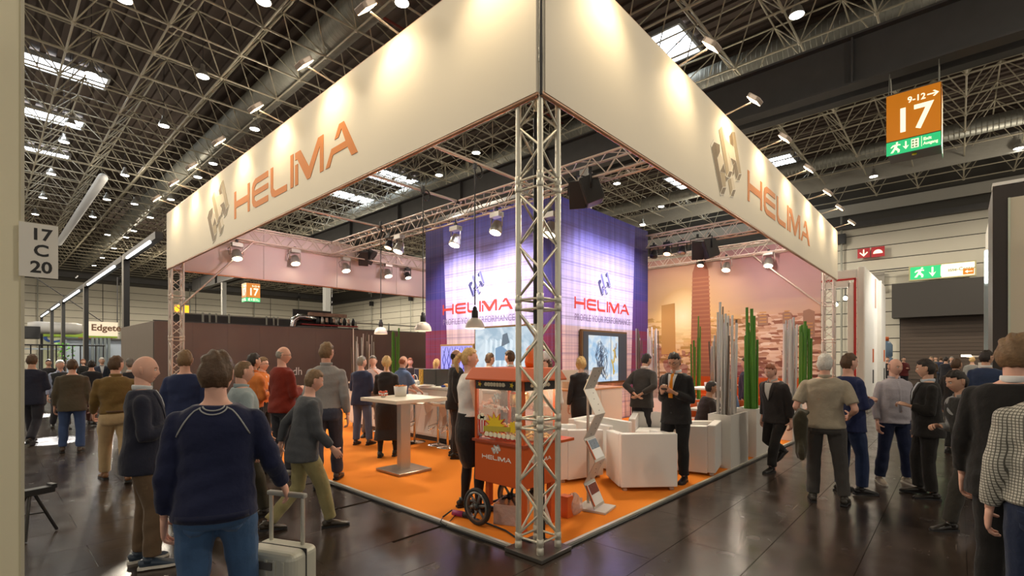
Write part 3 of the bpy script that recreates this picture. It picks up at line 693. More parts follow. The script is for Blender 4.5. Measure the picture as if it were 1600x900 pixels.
wordmark(frame('X', (-.004, 3.84, 2.84)), .285, REDL, dt, .003, 2.66)
text('PROFILE YOUR PERFORMANCE', .225, GREYT, frame('X', (-.004, 3.84, 2.56)), dt, 'tagline', sx=.87, ext=.001)
logo(frame('X', (-.004, 2.78, 3.24)), .62, .66, NAVY, NAVYD, dt, .006, LOGE, mat('navy_logo_mid', (.17,.17,.38), .5))
wordmark(frame('Y', (.88, -.004, 2.84)), .285, REDL, dt, .003, 2.62)
text('PROFILE YOUR PERFORMANCE', .225, GREYT, frame('Y', (.88, -.004, 2.56)), dt, 'tagline', sx=.86, ext=.001)
logo(frame('Y', (1.9, -.004, 3.24)), .62, .66, NAVY, NAVYD, dt, .006, LOGE, mat('navy_logo_mid', (.17,.17,.38), .5))

# ---- screens
BRONZE = mat('bronze_bezel', (.20,.11,.04), .4, .5)
def scr_mat(name, c0, c1, scale, es=1.3, c2=None):
    m = bpy.data.materials.new(name); m.use_nodes = True; nt = m.node_tree; N = nt.nodes; b = N['Principled BSDF']
    tc = N.new('ShaderNodeTexCoord'); mp = N.new('ShaderNodeMapping'); mp.inputs['Rotation'].default_value = (.6, .5, .2); nt.links.new(tc.outputs['Object'], mp.inputs[0])
    n = N.new('ShaderNodeTexNoise'); n.inputs['Scale'].default_value = scale; n.inputs['Detail'].default_value = 3; n.inputs['Distortion'].default_value = 1.2; nt.links.new(mp.outputs[0], n.inputs['Vector'])
    cr = N.new('ShaderNodeValToRGB'); cr.color_ramp.elements[0].color = (*c0, 1); cr.color_ramp.elements[0].position = .35; cr.color_ramp.elements[1].color = (*c1, 1); cr.color_ramp.elements[1].position = .6
    if c2: q = cr.color_ramp.elements.new(.7); q.color = (*c2, 1)
    nt.links.new(n.outputs['Fac'], cr.inputs[0]); nt.links.new(cr.outputs[0], b.inputs['Emission Color']); b.inputs['Emission Strength'].default_value = es
    b.inputs['Base Color'].default_value = (.02,.02,.02,1); b.inputs['Roughness'].default_value = .15
    return m
def em(name, c, es=1.0): return mat(name, (.02,.02,.02), .3, emit=c, es=es)
tv = thing('wall_screen', 'large flat screen on the left tower face showing pale blue machine parts', 'screen', (TX-.06, 6.6, 0))
box('bezel', (0, -1.02, 1.84), (.08, 2.1, 1.28), BRONZE, tv, bevel=.01)
box('display', (-.045, -1.02, 1.84), (.01, 2.0, 1.18), scr_mat('screen_pale_blue', (.30,.42,.52), (.55,.64,.70), 2.2, .9), tv)
for q in range(7):
    yy = -.35-.17*q; MB().prism([(0,0),(.07,0),(.13,.75),(.05,.80)], frame('X', (-.052, yy, 1.35)), .002).build('picture_shape', em('scr_white', (.62,.72,.78), .9), tv)
MB().prism([(0,0),(.5,.0),(.62,.12),(.2,.36),(.0,.30)], frame('X', (-.055, -.75, 1.62)), .002).build('picture_shape', em('scr_blue', (.16,.28,.42), .9), tv)
MB().prism([(0,0),(.28,.1),(.2,.34),(.05,.3)], frame('X', (-.055, -.95, 1.95)), .002).build('picture_shape', em('scr_slate', (.10,.14,.18), .9), tv)
tv2 = thing('wall_screen', 'large flat screen on the right tower face showing a sketched drawing', 'screen', (6.6, TY-.06, 0))
box('bezel', (1.07, 0, 1.70), (2.16, .08, 1.36), BRONZE, tv2, bevel=.01)
box('display', (1.07, -.045, 1.70), (2.06, .01, 1.26), em('scr_dark', (.03,.035,.04), .8), tv2)
box('canvas_picture', (.95, -.052, 1.66), (1.40, .006, 1.16), scr_mat('screen_canvas', (.30,.50,.72), (.62,.72,.80), 3.0, .8, (.75,.72,.62)), tv2)
rnd = random.Random(3)
def sketch(cx, cz, w_, h_, nseg, col, yy, th):
    m = MB(); pts = []
    for k in range(nseg+1):
        a = k*.7; pts.append((cx+w_*math.sin(a*1.3+rnd.random())*(.5+.5*rnd.random()), yy, cz+h_*(k/nseg-.5)+h_*.2*math.cos(a*2)))
    m.loft(pts, [th]*len(pts), 5); m.build('ink_stroke', col, tv2)
INK = em('scr_ink', (.03,.05,.09), .8)
for q in range(7): sketch(.78+.05*q-.12, 1.72-.03*q, .16, .75, 16, INK, -.058, .008)
sketch(1.38, 1.55, .10, .6, 10, em('scr_ochre', (.55,.38,.08), .8), -.058, .022); sketch(1.50, 1.85, .05, .4, 8, em('scr_brown', (.25,.14,.05), .8), -.058, .014)
box('canvas_gap', (1.28, -.056, 1.66), (.03, .004, 1.16), em('scr_gap', (.25,.32,.38), .8), tv2)
tv3 = thing('wall_screen', 'small gold-framed screen glowing blue with lattice lines', 'screen', (TX-.05, 8.02, 0))
box('bezel', (0, -.66, 1.62), (.06, 1.36, .86), mat('gold_frame', (.45,.26,.08), .4, .5), tv3, bevel=.008)
box('display', (-.035, -.66, 1.62), (.01, 1.26, .76), em('scr_violet', (.30,.28,.85), 1.1), tv3)
for q in range(6):
    m = MB(); m.loft([(-.043, -.1-.2*q, 1.26), (-.043, -.24-.2*q, 1.62), (-.043, -.1-.2*q, 1.98)], [.012]*3, 5); m.loft([(-.043, -.24-.2*q, 1.26), (-.043, -.1-.2*q, 1.62), (-.043, -.24-.2*q, 1.98)], [.012]*3, 5); m.build('lattice_line', em('scr_navy', (.04,.04,.22), 1), tv3)

# ---- mural wall
def mural_mat():
    m = bpy.data.materials.new('sunset_city_print'); m.use_nodes = True; nt = m.node_tree; N = nt.nodes; L = nt.links; b = N['Principled BSDF']
    tc = N.new('ShaderNodeTexCoord'); sp = N.new('ShaderNodeSeparateXYZ'); L.new(tc.outputs['Object'], sp.inputs[0]); y, z = sp.outputs[1], sp.outputs[2]
    def M_(op, a, b_=None):
        n = N.new('ShaderNodeMath'); n.operation = op
        for i, q in enumerate((a, b_)):
            if q is None: continue
            if isinstance(q, (int, float)): n.inputs[i].default_value = q
            else: L.new(q, n.inputs[i])
        return n.outputs[0]
    def ramp(fac, stops):
        cr = N.new('ShaderNodeValToRGB'); e = cr.color_ramp.elements; e[0].position = stops[0][0]; e[0].color = (*stops[0][1],1); e[1].position = stops[-1][0]; e[1].color = (*stops[-1][1],1)
        for p, c in stops[1:-1]: q = e.new(p); q.color = (*c,1)
        L.new(fac, cr.inputs[0]); return cr.outputs[0]
    def mix(f, a, b_, mode='MIX'):
        n = N.new('ShaderNodeMixRGB'); n.blend_type = mode
        if isinstance(f, (int, float)): n.inputs[0].default_value = f
        else: L.new(f, n.inputs[0])
        for i, q in ((1, a), (2, b_)):
            if isinstance(q, tuple): n.inputs[i].default_value = (*q,1)
            else: L.new(q, n.inputs[i])
        return n.outputs[0]
    ns = N.new('ShaderNodeTexNoise'); ns.inputs['Scale'].default_value = 1; ns.inputs['Detail'].default_value = 4
    mp = N.new('ShaderNodeMapping'); mp.inputs['Scale'].default_value = (1, .35, 2.2); mp.inputs['Rotation'].default_value = (.18,0,0); L.new(tc.outputs['Object'], mp.inputs[0]); L.new(mp.outputs[0], ns.inputs['Vector'])
    zz = M_('ADD', M_('DIVIDE', z, 5.2), M_('MULTIPLY', M_('SUBTRACT', ns.outputs['Fac'], .5), .16))
    sky = ramp(zz, [(.5,(.74,.50,.22)),(.60,(.60,.42,.32)),(.68,(.48,.33,.31)),(.8,(.44,.28,.29)),(1.0,(.36,.20,.22))])
    # city: distorted blocks
    mp2 = N.new('ShaderNodeMapping'); mp2.inputs['Scale'].default_value = (1, 2.2, 8.5); mp2.inputs['Rotation'].default_value = (.12,0,0); L.new(tc.outputs['Object'], mp2.inputs[0])
    vo = N.new('ShaderNodeTexVoronoi'); vo.distance = 'CHEBYCHEV'; vo.inputs['Scale'].default_value = 1.6; L.new(mp2.outputs[0], vo.inputs['Vector'])
    hs = N.new('ShaderNodeSeparateColor'); L.new(vo.outputs['Color'], hs.inputs[0])
    city = ramp(hs.outputs[0], [(0,(.14,.055,.045)),(.3,(.34,.17,.11)),(.5,(.62,.42,.30)),(.75,(.78,.62,.50)),(1,(.86,.78,.68))])
    n3 = N.new('ShaderNodeTexNoise'); n3.inputs['Scale'].default_value = 1.1; n3.inputs['Detail'].default_value = 5; L.new(tc.outputs['Object'], n3.inputs['Vector'])
    city = mix(M_('MULTIPLY', n3.outputs['Fac'], .5), city, (.34,.13,.09))
    hz = M_('ADD', 3.02, M_('MULTIPLY', M_('SUBTRACT', hs.outputs[1], .5), .22))
    col = mix(M_('LESS_THAN', z, hz), sky, city)
    # sun and its print glow
    def dist(y0, z0, ky=1.0, kz=1.0):
        return M_('SQRT', M_('ADD', M_('POWER', M_('MULTIPLY', M_('SUBTRACT', y, y0), ky), 2.0), M_('POWER', M_('MULTIPLY', M_('SUBTRACT', z, z0), kz), 2.0)))
    d = dist(4.45, 3.12)
    g = ramp(M_('DIVIDE', d, 2.6), [(0,(1,1,1)),(.12,(.85,.85,.85)),(.4,(.36,.36,.36)),(1,(0,0,0))])
    col = mix(g, col, (1.0,.66,.14)); c2 = ramp(M_('DIVIDE', d, .95), [(0,(1,1,1)),(.35,(.7,.7,.7)),(1,(0,0,0))]); col = mix(c2, col, (1,.93,.66))
    # magenta road streaks low at left
    n4 = N.new('ShaderNodeTexNoise'); n4.inputs['Scale'].default_value = 1.3; n4.inputs['Distortion'].default_value = 2.0; L.new(tc.outputs['Object'], n4.inputs['Vector'])
    low = M_('MULTIPLY', M_('LESS_THAN', M_('ADD', z, M_('MULTIPLY', y, -.22)), .95), M_('GREATER_THAN', n4.outputs['Fac'], .47)); col = mix(M_('MULTIPLY', low, .6), col, (.26,.05,.09))
    L.new(col, b.inputs['Base Color']); b.inputs['Roughness'].default_value = .7; b.inputs['Specular IOR Level'].default_value = .2
    return m
mw = thing('mural_wall', 'tall printed wall of a skyscraper and city at sunset', 'mural wall', (13.2, 0, 0))
o = box('printed_panel', (0,0,0), (.06, 11.5, 5.15), mural_mat(), mw); o.data.transform(Matrix.Translation((.12, 6.1, 2.6)))
SKYT = mat('print_skyscraper', (.34,.12,.07), .7); SKYT2 = mat('print_skyscraper_light', (.42,.17,.09), .7); BLD = mat('print_block_dark', (.33,.19,.13), .7); BLD2 = mat('print_block_gold', (.55,.30,.10), .7)
def pr(poly, mt, nm='printed_building', t=.002): return MB().prism(poly, frame('X', (.089, 0, 0)), t).build(nm, mt, mw)
pr([(-4.22,.2),(-4.12,4.6),(-3.98,4.98),(-3.72,4.98),(-3.58,4.6),(-3.42,.2)], SKYT, 'printed_skyscraper')
for q in range(25): MB().prism([(-4.21+(1+q*.14)*.017,0),(-3.43-(1+q*.14)*.026,0),(-3.43-(1+q*.14)*.026,.05),(-4.21+(1+q*.14)*.017,.05)], frame('X', (.0865, 0, 1.0+q*.14)), .001).build('printed_floor_band', SKYT2, mw)
pr([(-5.25,1.8),(-5.25,3.55),(-4.75,3.6),(-4.72,1.8)], BLD2)
for a, b_, c, d_ in ((-3.0,-2.85,2.8,3.0),(-2.05,-1.75,2.7,3.06),(-1.35,-1.1,2.7,3.1),(-.8,-.5,2.3,3.12),(-6.2,-5.8,2.6,2.95)):
    pr([(a,c),(a,d_-.05),((a+b_)/2,d_),(b_,d_-.08),(b_,c)], BLD)
    for q in range(4): MB().prism([(a+.05,0),(b_-.05,0),(b_-.05,.03),(a+.05,.03)], frame('X', (.0865, 0, c+.08+q*.1)), .001).build('printed_floor_band', BLD2, mw)

# ---- booth lights
for (p, tg, e, c, ang) in (((3.9,7.2,4.6),(5.5,7.2,2.8),230,(.80,.78,1),100), ((3.9,5.4,4.6),(5.5,5.4,2.8),230,(.80,.78,1),100), ((6.8,2.2,4.9),(7.2,4.15,2.8),230,(.80,.78,1),100), ((8.6,2.2,4.9),(8.6,4.15,2.8),230,(.80,.78,1),100),
        ((4.2,2.2,4.6),(2.4,2.0,0),320,(1,.86,.66),95), ((4.2,5.2,4.6),(2.0,5.0,0),320,(1,.86,.66),95), ((4.2,8.6,4.6),(2.4,8.0,0),320,(1,.86,.68),95), ((4.2,1.2,4.6),(1.6,.6,0),240,(1,.86,.66),95),
        ((1.6,11.4,4.6),(2.6,9,0),240,(1,.84,.72),100), ((5.2,11.4,4.6),(5,9.5,0),240,(1,.84,.72),100), ((8,.6,4.7),(6,1.2,0),240,(1,.88,.7),100), ((9.9,1.6,4.6),(8.4,1.6,0),320,(1,.86,.66),95),
        ((12.6,2.2,4.6),(10.6,1.6,0),260,(1,.86,.68),100), ((12.6,5.5,4.6),(11.2,4.6,0),200,(1,.84,.68),100)):
    light('SPOT', 'stage_flood_light', p, e*1.3, c, tg, .12, ang, .8)
for (p, tg, e, c, ang) in (((10.6,1.6,4.75),(13.2,1.6,3.6),170,(1,.84,.74),115), ((10.6,4.2,4.75),(13.2,4.8,3.6),170,(1,.84,.74),115), ((2.8,9.6,4.7),(2.8,12,4.6),90,(1,.74,.74),125), ((7.0,9.6,4.7),(7.0,12,4.6),90,(1,.74,.74),125)):
    light('SPOT', 'stage_flood_light', p, e, c, tg, .12, ang, .9)
# ================================================================== PROPS IN THE BOOTH
def face_rot(phi): return math.atan2(FW[1], FW[0]) - math.radians(phi) - PI/2   # local +Y faces phi (0 = away from the camera, 90 = image right)
# --- high table
t = thing('bar_table', 'pale square high table on a steel column and square foot plate', 'table', (1.02, 3.42, Z0))
box('table_top', (0,0,1.055), (.88,.92,.05), mat('pale_table_laminate', (.70,.62,.50), .45), t, bevel=.004)
box('column', (0,0,.53), (.17,.10,1.0), STEEL, t, bevel=.006); box('foot_plate', (0,0,.022), (.56,.60,.035), mat('foot_steel', (.36,.28,.22), .35, .8), t, bevel=.004)
p = Vector((.82, 3.64, Z0+1.082))
bk = thing('snack_bucket', 'white bucket full of orange crisps on the high table', 'bucket', p+Vector((.28,-.02,0)))
MB().lathe([(.085,0),(.10,.15),(.094,.15),(.085,.12)], n=20).build('bucket', WHITE, bk)
m = MB(); rnd = random.Random(5)
for k in range(26): m.ball((rnd.uniform(-.07,.07), rnd.uniform(-.07,.07), .145+rnd.uniform(0,.02)), (.018,.014,.006), 6, 4)
tag(m.build('crisps', mat('crisp_orange', (.75,.25,.04), .6), bk), kind='stuff')
cu = thing('patterned_bowl', 'small white bowl with orange pattern and sweets on the high table', 'bowl', p+Vector((-.02,-.02,0)))
MB().lathe([(.03,0),(.035,.01),(.07,.06),(.066,.06),(.03,.02)], n=18).build('bowl', WHITE, cu)
m = MB()
for k in range(9): m.box((.052*math.cos(k*.7), .052*math.sin(k*.7), .035), (.022,.022,.02), k)
m.build('orange_squares', mat('red_orange_print', (.75,.14,.05), .5), cu)
m = MB()
for k in range(9): m.ball((rnd.uniform(-.04,.04), rnd.uniform(-.04,.04), .065+rnd.uniform(0,.02)), .016, 7, 5)
tag(m.build('sweets', mat('sweet_red', (.72,.12,.06), .4), cu), kind='stuff')

# --- bar counter (faces -x)
CT = mat('counter_front_white', (.80,.72,.64), .5)
bc = thing('bar_counter', 'long white bar counter with printed triangles and dark plinth', 'counter', (2.85, 3.3, Z0))
for k in range(4):
    box('front_panel', (.02, .62+1.24*k, .56), (.04, 1.225, .93), CT, bc, bevel=.003)
box('counter_body', (.36, 2.48, .56), (.60, 4.9, .90), mat('counter_side', (.55,.48,.43), .6), bc); box('plinth', (.30, 2.48, .05), (.5, 4.9, .10), mat('dark_plinth', (.06,.045,.04), .6), bc)
box('worktop', (.33, 2.48, 1.06), (.74, 5.0, .045), WHITE, bc, bevel=.004)
for k in range(9):
    y0 = .2+.55*k; MB().prism([(0,0),(.5,.0),(.22,.46+.2*(k%2))], frame('X', (-.002, y0+.45, .14)), .002).build('printed_triangle', mat('triangle_print', (.93,.88,.82), .5), bc)
    MB().prism([(0,0),(.3,.5),(.05,.34)], frame('X', (-.0035, y0+.2, .16)), .001).build('printed_triangle', mat('triangle_print2', (.62,.50,.43), .5), bc)
ow = thing('orange_bar_panel', 'tall orange shelf unit behind the left part of the bar', 'shelf', (4.4, 8.6, Z0))
box('back_panel', (0,0,.6), (.06,1.6,1.2), ORANGE, ow)
for z in (.35,.75,1.1): box('shelf_board', (-.15,0,z), (.3,1.6,.03), ORANGE, ow)
# stools
def stool(x, y, rz, lb, proto=[None]):
    if proto[0] is None:
        t = thing('bar_stool', lb, 'stool', (x, y, Z0), rz, 'white shell bar stools')
        MB().lathe([(.21,0),(.21,.012),(.05,.03),(.03,.04)], n=28).build('foot_disc', CHROME, t)
        rod('pole', (0,0,.03), (0,0,.74), .028, CHROME, t, 14)
        s = MB(); path = [(-.19,.02),(-.21,.06),(-.16,.0),(0,-.02),(.15,.0),(.20,.08),(.215,.18)]
        pts = [(a, 0, .78+b_) for a, b_ in path]; s.loft(pts, [(.012,.19),(.015,.19),(.018,.2),(.02,.2),(.018,.2),(.015,.19),(.008,.16)], 16, ref=(0,0,1)); s.build('seat_shell', WHITE, t)
        f = MB(); f.loft([(.0,0,.42),(-.16,-.1,.36),(-.22,0,.30),(-.16,.1,.36),(0,0,.42)], [.011]*5, 8); f.build('footrest', CHROME, t); proto[0] = t
    else:
        t = copy_tree(proto[0]); t.location = (x, y, Z0); t.rotation_euler.z = rz; t['label'] = lb
for px, Yd, rz, lb in ((648,9.55,.2,'white shell bar stool left of the nearer one at the counter'),(685,9.25,-.1,'white shell bar stool directly right of the high table column'),(700,9.0,.3,'white shell bar stool partly behind the suited man at the bar'),(597,11.0,.1,'white shell bar stool seen behind the woman in the black dress')):
    p = G(px, Yd); stool(p.x, p.y, rz, lb)
# --- things on the bar
def on_bar(px, dx=.3):
    p = at_z(px, 600, 2.85+dx); return Vector((p.x, p.y, Z0+1.083))
p = on_bar(676, .35); cm = thing('coffee_machine', 'black coffee machine with yellow speckled side on the bar', 'coffee machine', p)
box('housing', (0,-.12,.17), (.34,.42,.34), mat('dark_machine', (.03,.03,.028), .5), cm, bevel=.01); box('side_panel', (-.175,.16,.17), (.02,.13,.33), mat('yellow_panel', (.72,.45,.05), .5), cm)
for k in range(7): MB().ball((-.188, .13+.06*((k*37)%10)/10, .05+.04*k), (.003,.012,.014), 6, 4).build('spot', mat('brown_spot', (.2,.08,.02), .5), cm)
box('front_grille', (-.175,-.12,.17), (.01,.38,.28), mat('grille_dark', (.05,.05,.045), .4), cm)
m = box('drip_tray', (-.2,-.12,.02), (.08,.3,.03), STEEL, cm)
for k, (px, lb) in enumerate(((700,'bread roll left in the cluster on the bar'),(706,'bread roll on top of the cluster on the bar'),(697,'bread roll nearest to the coffee machine'))):
    q = on_bar(px, .1+.06*k); t = thing('bread_roll', lb, 'bread roll', q+Vector((0,0,.0+(.05 if k==1 else 0))), 0, 'bread rolls on the bar')
    MB().ball((0,0,.03), (.055,.045,.032), 12, 8).build('roll', mat('bread_crust', (.62,.36,.13), .7), t)
q = on_bar(693, .06); t = thing('blue_napkin', 'crumpled blue napkin beside the bread rolls', 'napkin', q); MB().ball((0,0,.02), (.06,.05,.022), 7, 4).build('cloth', cloth((.04,.07,.35)), t)
q = on_bar(668, .04); t = thing('serving_tray', 'white oval serving tray in front of the coffee machine', 'tray', q); MB().lathe([(.0,0),(.14,.003),(.17,.02),(.165,.024),(.13,.01),(0,.008)], n=24).build('tray', WHITE, t)
q = on_bar(648, .3); t = thing('wire_basket', 'white wire basket with a hoop handle on the bar', 'basket', q)
MB().lathe([(.08,0),(.10,.09),(.095,.09),(.075,.01)], n=18).build('bowl', WHITE, t); m = MB(); m.loft([(0, .1*math.cos(a), .08+.13*math.sin(a)) for a in [k*PI/10 for k in range(11)]], [.006]*11, 6); m.build('handle', WHITE, t)
for k, (px, dx, lb) in enumerate(((640,.12,'left of the wire basket'),(654,.10,'right of the wire basket'),(660,.2,'beside the coffee machine'),(634,.3,'at the left end of the bar items'),(645,.15,'in front of the wire basket'))):
    q = on_bar(px, dx); t = thing('glass_cup', 'small clear glass on the bar, '+lb, 'glass', q, 0, 'glasses on the bar')
    MB().lathe([(.025,0),(.032,.09),(.029,.09),(.023,.008)], n=14).build('glass', glass('clear_glass', (.95,.95,.95), .35), t)
q = on_bar(656, .45); t = thing('bar_monitor', 'dark monitor in a thin pale frame at the end of the bar', 'monitor', q)
box('frame', (0,0,.17), (.03,.36,.34), STEEL, t); box('screen', (-.018,0,.17), (.006,.33,.31), mat('dim_screen', (.06,.05,.10), .2), t); box('foot', (0,0,-.0), (.14,.2,.012), STEEL, t)

# --- popcorn cart
pc = thing('popcorn_cart', 'orange popcorn cart with glass case, white lettering and spoked wheels', 'popcorn cart', (.24, .40, Z0))
W_, D_ = .66, .52     # along y, along x
box('lower_cabinet', (D_/2, W_/2, .62), (D_, W_, .40), CARTO, pc, bevel=.006)
box('counter_lip', (D_/2, W_/2, .83), (D_+.04, W_+.04, .025), mat('cart_dark_trim', (.36,.06,.02), .5), pc)
box('side_shelf', (D_+.16, W_/2, .80), (.34, W_-.04, .03), CARTO, pc, bevel=.004)
MB().prism([(0,0),(.30,0),(.0,-.34)], Matrix(((1,0,0,D_),(0,0,-1,W_/2),(0,1,0,.785),(0,0,0,1))), .02).build('shelf_bracket', CARTO, pc)
for x, y in ((.015,.015),(.015,W_-.015),(D_-.015,.015),(D_-.015,W_-.015)): box('case_post', (x,y,1.14), (.03,.03,.60), CARTO, pc)
GL = glass('case_glass', (.9,.92,.92), .13)
box('glass_pane', (.008, W_/2, 1.11), (.005, W_-.06, .48), GL, pc); box('glass_pane', (D_-.008, W_/2, 1.11), (.005, W_-.06, .48), GL, pc)
box('glass_pane', (D_/2, .008, 1.11), (D_-.06, .005, .48), GL, pc); box('glass_pane', (D_/2, W_-.008, 1.11), (D_-.06, .005, .48), GL, pc)
BH = mat('black_header', (.03,.022,.02), .4)
box('header_panel', (.0, W_/2, 1.40), (.012, W_-.04, .10), BH, pc); box('header_panel', (D_/2, 0, 1.40), (D_-.04, .012, .10), BH, pc); box('header_panel', (D_/2, W_, 1.40), (D_-.04, .012, .10), BH, pc)
# flared roof
rf = MB(); a0, a1, b0, b1_ = -.07, D_+.07, -.07, W_+.07
vs = [(a0,b0,1.455),(a1,b0,1.455),(a1,b1_,1.455),(a0,b1_,1.455),(a0+.05,b0+.05,1.565),(a1-.05,b0+.05,1.565),(a1-.05,b1_-.05,1.565),(a0+.05,b1_-.05,1.565),(a0,b0,1.44),(a1,b0,1.44),(a1,b1_,1.44),(a0,b1_,1.44)]
rf.add(vs, [(4,5,6,7),(0,1,5,4),(1,2,6,5),(2,3,7,6),(3,0,4,7),(8,9,1,0),(9,10,2,1),(10,11,3,2),(11,8,0,3),(11,10,9,8)]); rf.build('roof', CARTO, pc, bevel=.004)
POP = mat('popcorn_cream', (.88,.70,.33), .8); POPW = mat('popcorn_white', (.92,.84,.62), .8)
rnd = random.Random(11); m = MB(); m2 = MB()
for k in range(420):
    x, y = rnd.uniform(.04, D_-.04), rnd.uniform(.04, W_-.04); z = .86+rnd.uniform(0, .13)*(.6+.4*math.sin(x*9)); r = rnd.uniform(.012,.019)
    (m if k % 2 else m2).ball((x,y,z), (r, r*rnd.uniform(.7,1.2), r*rnd.uniform(.7,1.1)), 6, 4)
tag(m.build('popcorn', POP, pc), kind='stuff'); tag(m2.build('popcorn', mat('popcorn_yellow', (.75,.45,.06), .8), pc), kind='stuff')
# kettle and hood inside
MB().lathe([(.09,0),(.10,.02),(.10,.13),(.095,.14),(.02,.15)], (D_/2, W_*.42, 1.17), 20).build('kettle', mat('kettle_brass', (.70,.45,.18), .2, 1), pc)
rod('kettle_bracket', (D_/2, W_*.42, 1.3), (D_/2, W_*.42, 1.44), .02, STEEL, pc); box('inner_light', (D_/2, W_*.25, 1.42), (.1,.1,.02), LAMPW, pc)
light('POINT', 'popcorn_case_light', (.24+D_/2, .40+W_*.3, Z0+1.36), 5, (1,.8,.5), size=.05)
# graphics on glass and header
YEL = mat('print_yellow', (.90,.62,.02), .5); REDG = mat('print_red', (.62,.04,.02), .5); WH = mat('print_white', (.88,.86,.82), .5)
def star(cx, cy, r0, r1, n, sx=1.0):
    return [(cx+(r0 if k % 2 else r1)*math.cos(PI*k/n)*sx, cy+(r0 if k % 2 else r1)*math.sin(PI*k/n)) for k in range(2*n)]
def blob(cx, cy, rx, ry, n=14): return [(cx+rx*math.cos(2*PI*k/n)*(1+.12*math.sin(5*k)), cy+ry*math.sin(2*PI*k/n)*(1+.12*math.cos(3*k))) for k in range(n)]
F0 = frame('X', (.003, W_-.03, .87))
def gp(poly, mt, nm, lift=0): MB().prism(poly, F0 @ Matrix.Translation((0,0,lift)), .0015).build(nm, mt, pc)
gp(star(.26,.13,.075,.135,11,1.25), REDG, 'glass_sticker'); gp(star(.26,.135,.062,.115,11,1.25), YEL, 'glass_sticker', .002)
gp([(.03,.17),(.13,.17),(.115,.03),(.045,.03)], REDG, 'glass_sticker', .004); gp([(.055,.165),(.07,.165),(.072,.04),(.062,.04)], WH, 'glass_sticker', .006); gp([(.09,.165),(.105,.165),(.098,.04),(.088,.04)], WH, 'glass_sticker', .006)
for q in ((.045,.195,.03,.025),(.085,.21,.032,.028),(.12,.19,.026,.024),(.08,.185,.03,.02)): gp(blob(*q), POPW, 'glass_sticker', .008)
gp([(.10,.055),(.47,.085),(.47,.13),(.10,.11)], mat('print_olive', (.52,.42,.04), .5), 'glass_sticker', .006)
gp(star(.50,.13,.045,.062,9), YEL, 'glass_sticker', .004)
for k in range(8): gp(blob(.15+.058*k,.035,.034,.024), POPW, 'glass_sticker', .008)
gp([(.12,.0),(.60,.0),(.60,.045),(.12,.045)], REDG, 'glass_sticker', .002)
FH = frame('X', (-.007, W_-.02, 1.355))
for k in range(7): MB().prism(blob(.15+.04*k,.045,.026,.02), FH, .0015).build('header_print', POPW, pc)
MB().prism(star(.06,.045,.014,.03,5), FH, .0015).build('header_print', YEL, pc); MB().prism(star(.50,.045,.014,.03,5), FH, .0015).build('header_print', YEL, pc); MB().prism(blob(.06,.065,.012,.012), FH @ Matrix.Translation((0,0,.002)), .001).build('header_print', REDG, pc)
for k in range(6): MB().prism(blob(.12+.05*k,.045,.026,.02), frame('Y', (0,-.007,1.355)), .0015).build('header_print', POPW, pc)
wordmark(frame('X', (-.002, W_-.11, .655)), .042, WH, pc, .0015, .40)
logo(frame('X', (-.002, W_-.24, .715)), .13, .10, WH, mat('logo_grey_print', (.6,.58,.55), .5), pc, .0015)
wordmark(frame('X', (.002, W_-.12, 1.16)), .034, WH, pc, .0015, .36)
logo(frame('X', (.002, W_-.24, 1.22)), .12, .10, WH, mat('logo_grey_print', (.6,.58,.55), .5), pc, .0015)
wordmark(frame('Y', (.08, -.002, .655)), .036, WH, pc, .0015, .34)
# legs and wheels
for y in (.06, W_-.06):
    pass
box('leg', (D_-.04, .05, .21), (.06,.06,.42), CARTO, pc); box('leg', (.05, .05, .21), (.06,.06,.42), CARTO, pc); box('leg', (.08, W_-.13, .30), (.06,.05,.26), CARTO, pc)
rod('axle', (-.10, W_-.13, .185), (D_+.06, W_-.13, .185), .014, BLACK, pc)
RIM = mat('wheel_rim_grey', (.20,.19,.18), .35, .6)
def wheel(x):
    M = Matrix.Translation((x, W_-.13, .185)) @ Matrix.Rotation(PI/2, 4, 'Y')
    tyre = MB(); tyre.lathe([(.148,-.016),(.165,-.024),(.182,-.014),(.185,0),(.182,.014),(.165,.024),(.148,.016),(.148,-.016)], n=36, M=M); o = tyre.build('wheel', RUBBER, pc, 'black spoked wheel')
    r_ = MB(); r_.lathe([(.130,-.018),(.150,-.02),(.150,.02),(.130,.018),(.130,-.018)], n=36, M=M); r_.build('rim', RIM, o)
    for k in range(6):
        a = k*PI/3+.3; s = MB(); s.loft([M @ Vector((.03*math.cos(a), .03*math.sin(a), 0)), M @ Vector((.135*math.cos(a), .135*math.sin(a), 0))], [(.012,.016),(.01,.012)], 8, ref=(1,0,0)); s.build('spoke', RIM, o)
    h = MB(); h.lathe([(.0,-.03),(.034,-.028),(.034,.028),(0,.03)], n=16, M=M); h.build('hub', BLACK, o)
wheel(-.09); wheel(D_-.12)
# popcorn oil jug / orange bag on roof level behind
q = G(826, 5.6); t = thing('orange_bag', 'bright orange plastic bag on top of the cart behind the truss tower', 'bag', (.62, .62, Z0+1.567))
m = MB(); m.loft([(0,0,0),(0,0,.05),(.01,0,.12),(0,.01,.19),(0,0,.215)], [(.07,.055),(.085,.06),(.08,.055),(.06,.04),(.03,.02)], 12); m.build('bag', mat('orange_plastic', (.85,.16,.02), .3, bump=(20,.6,.02)), t)

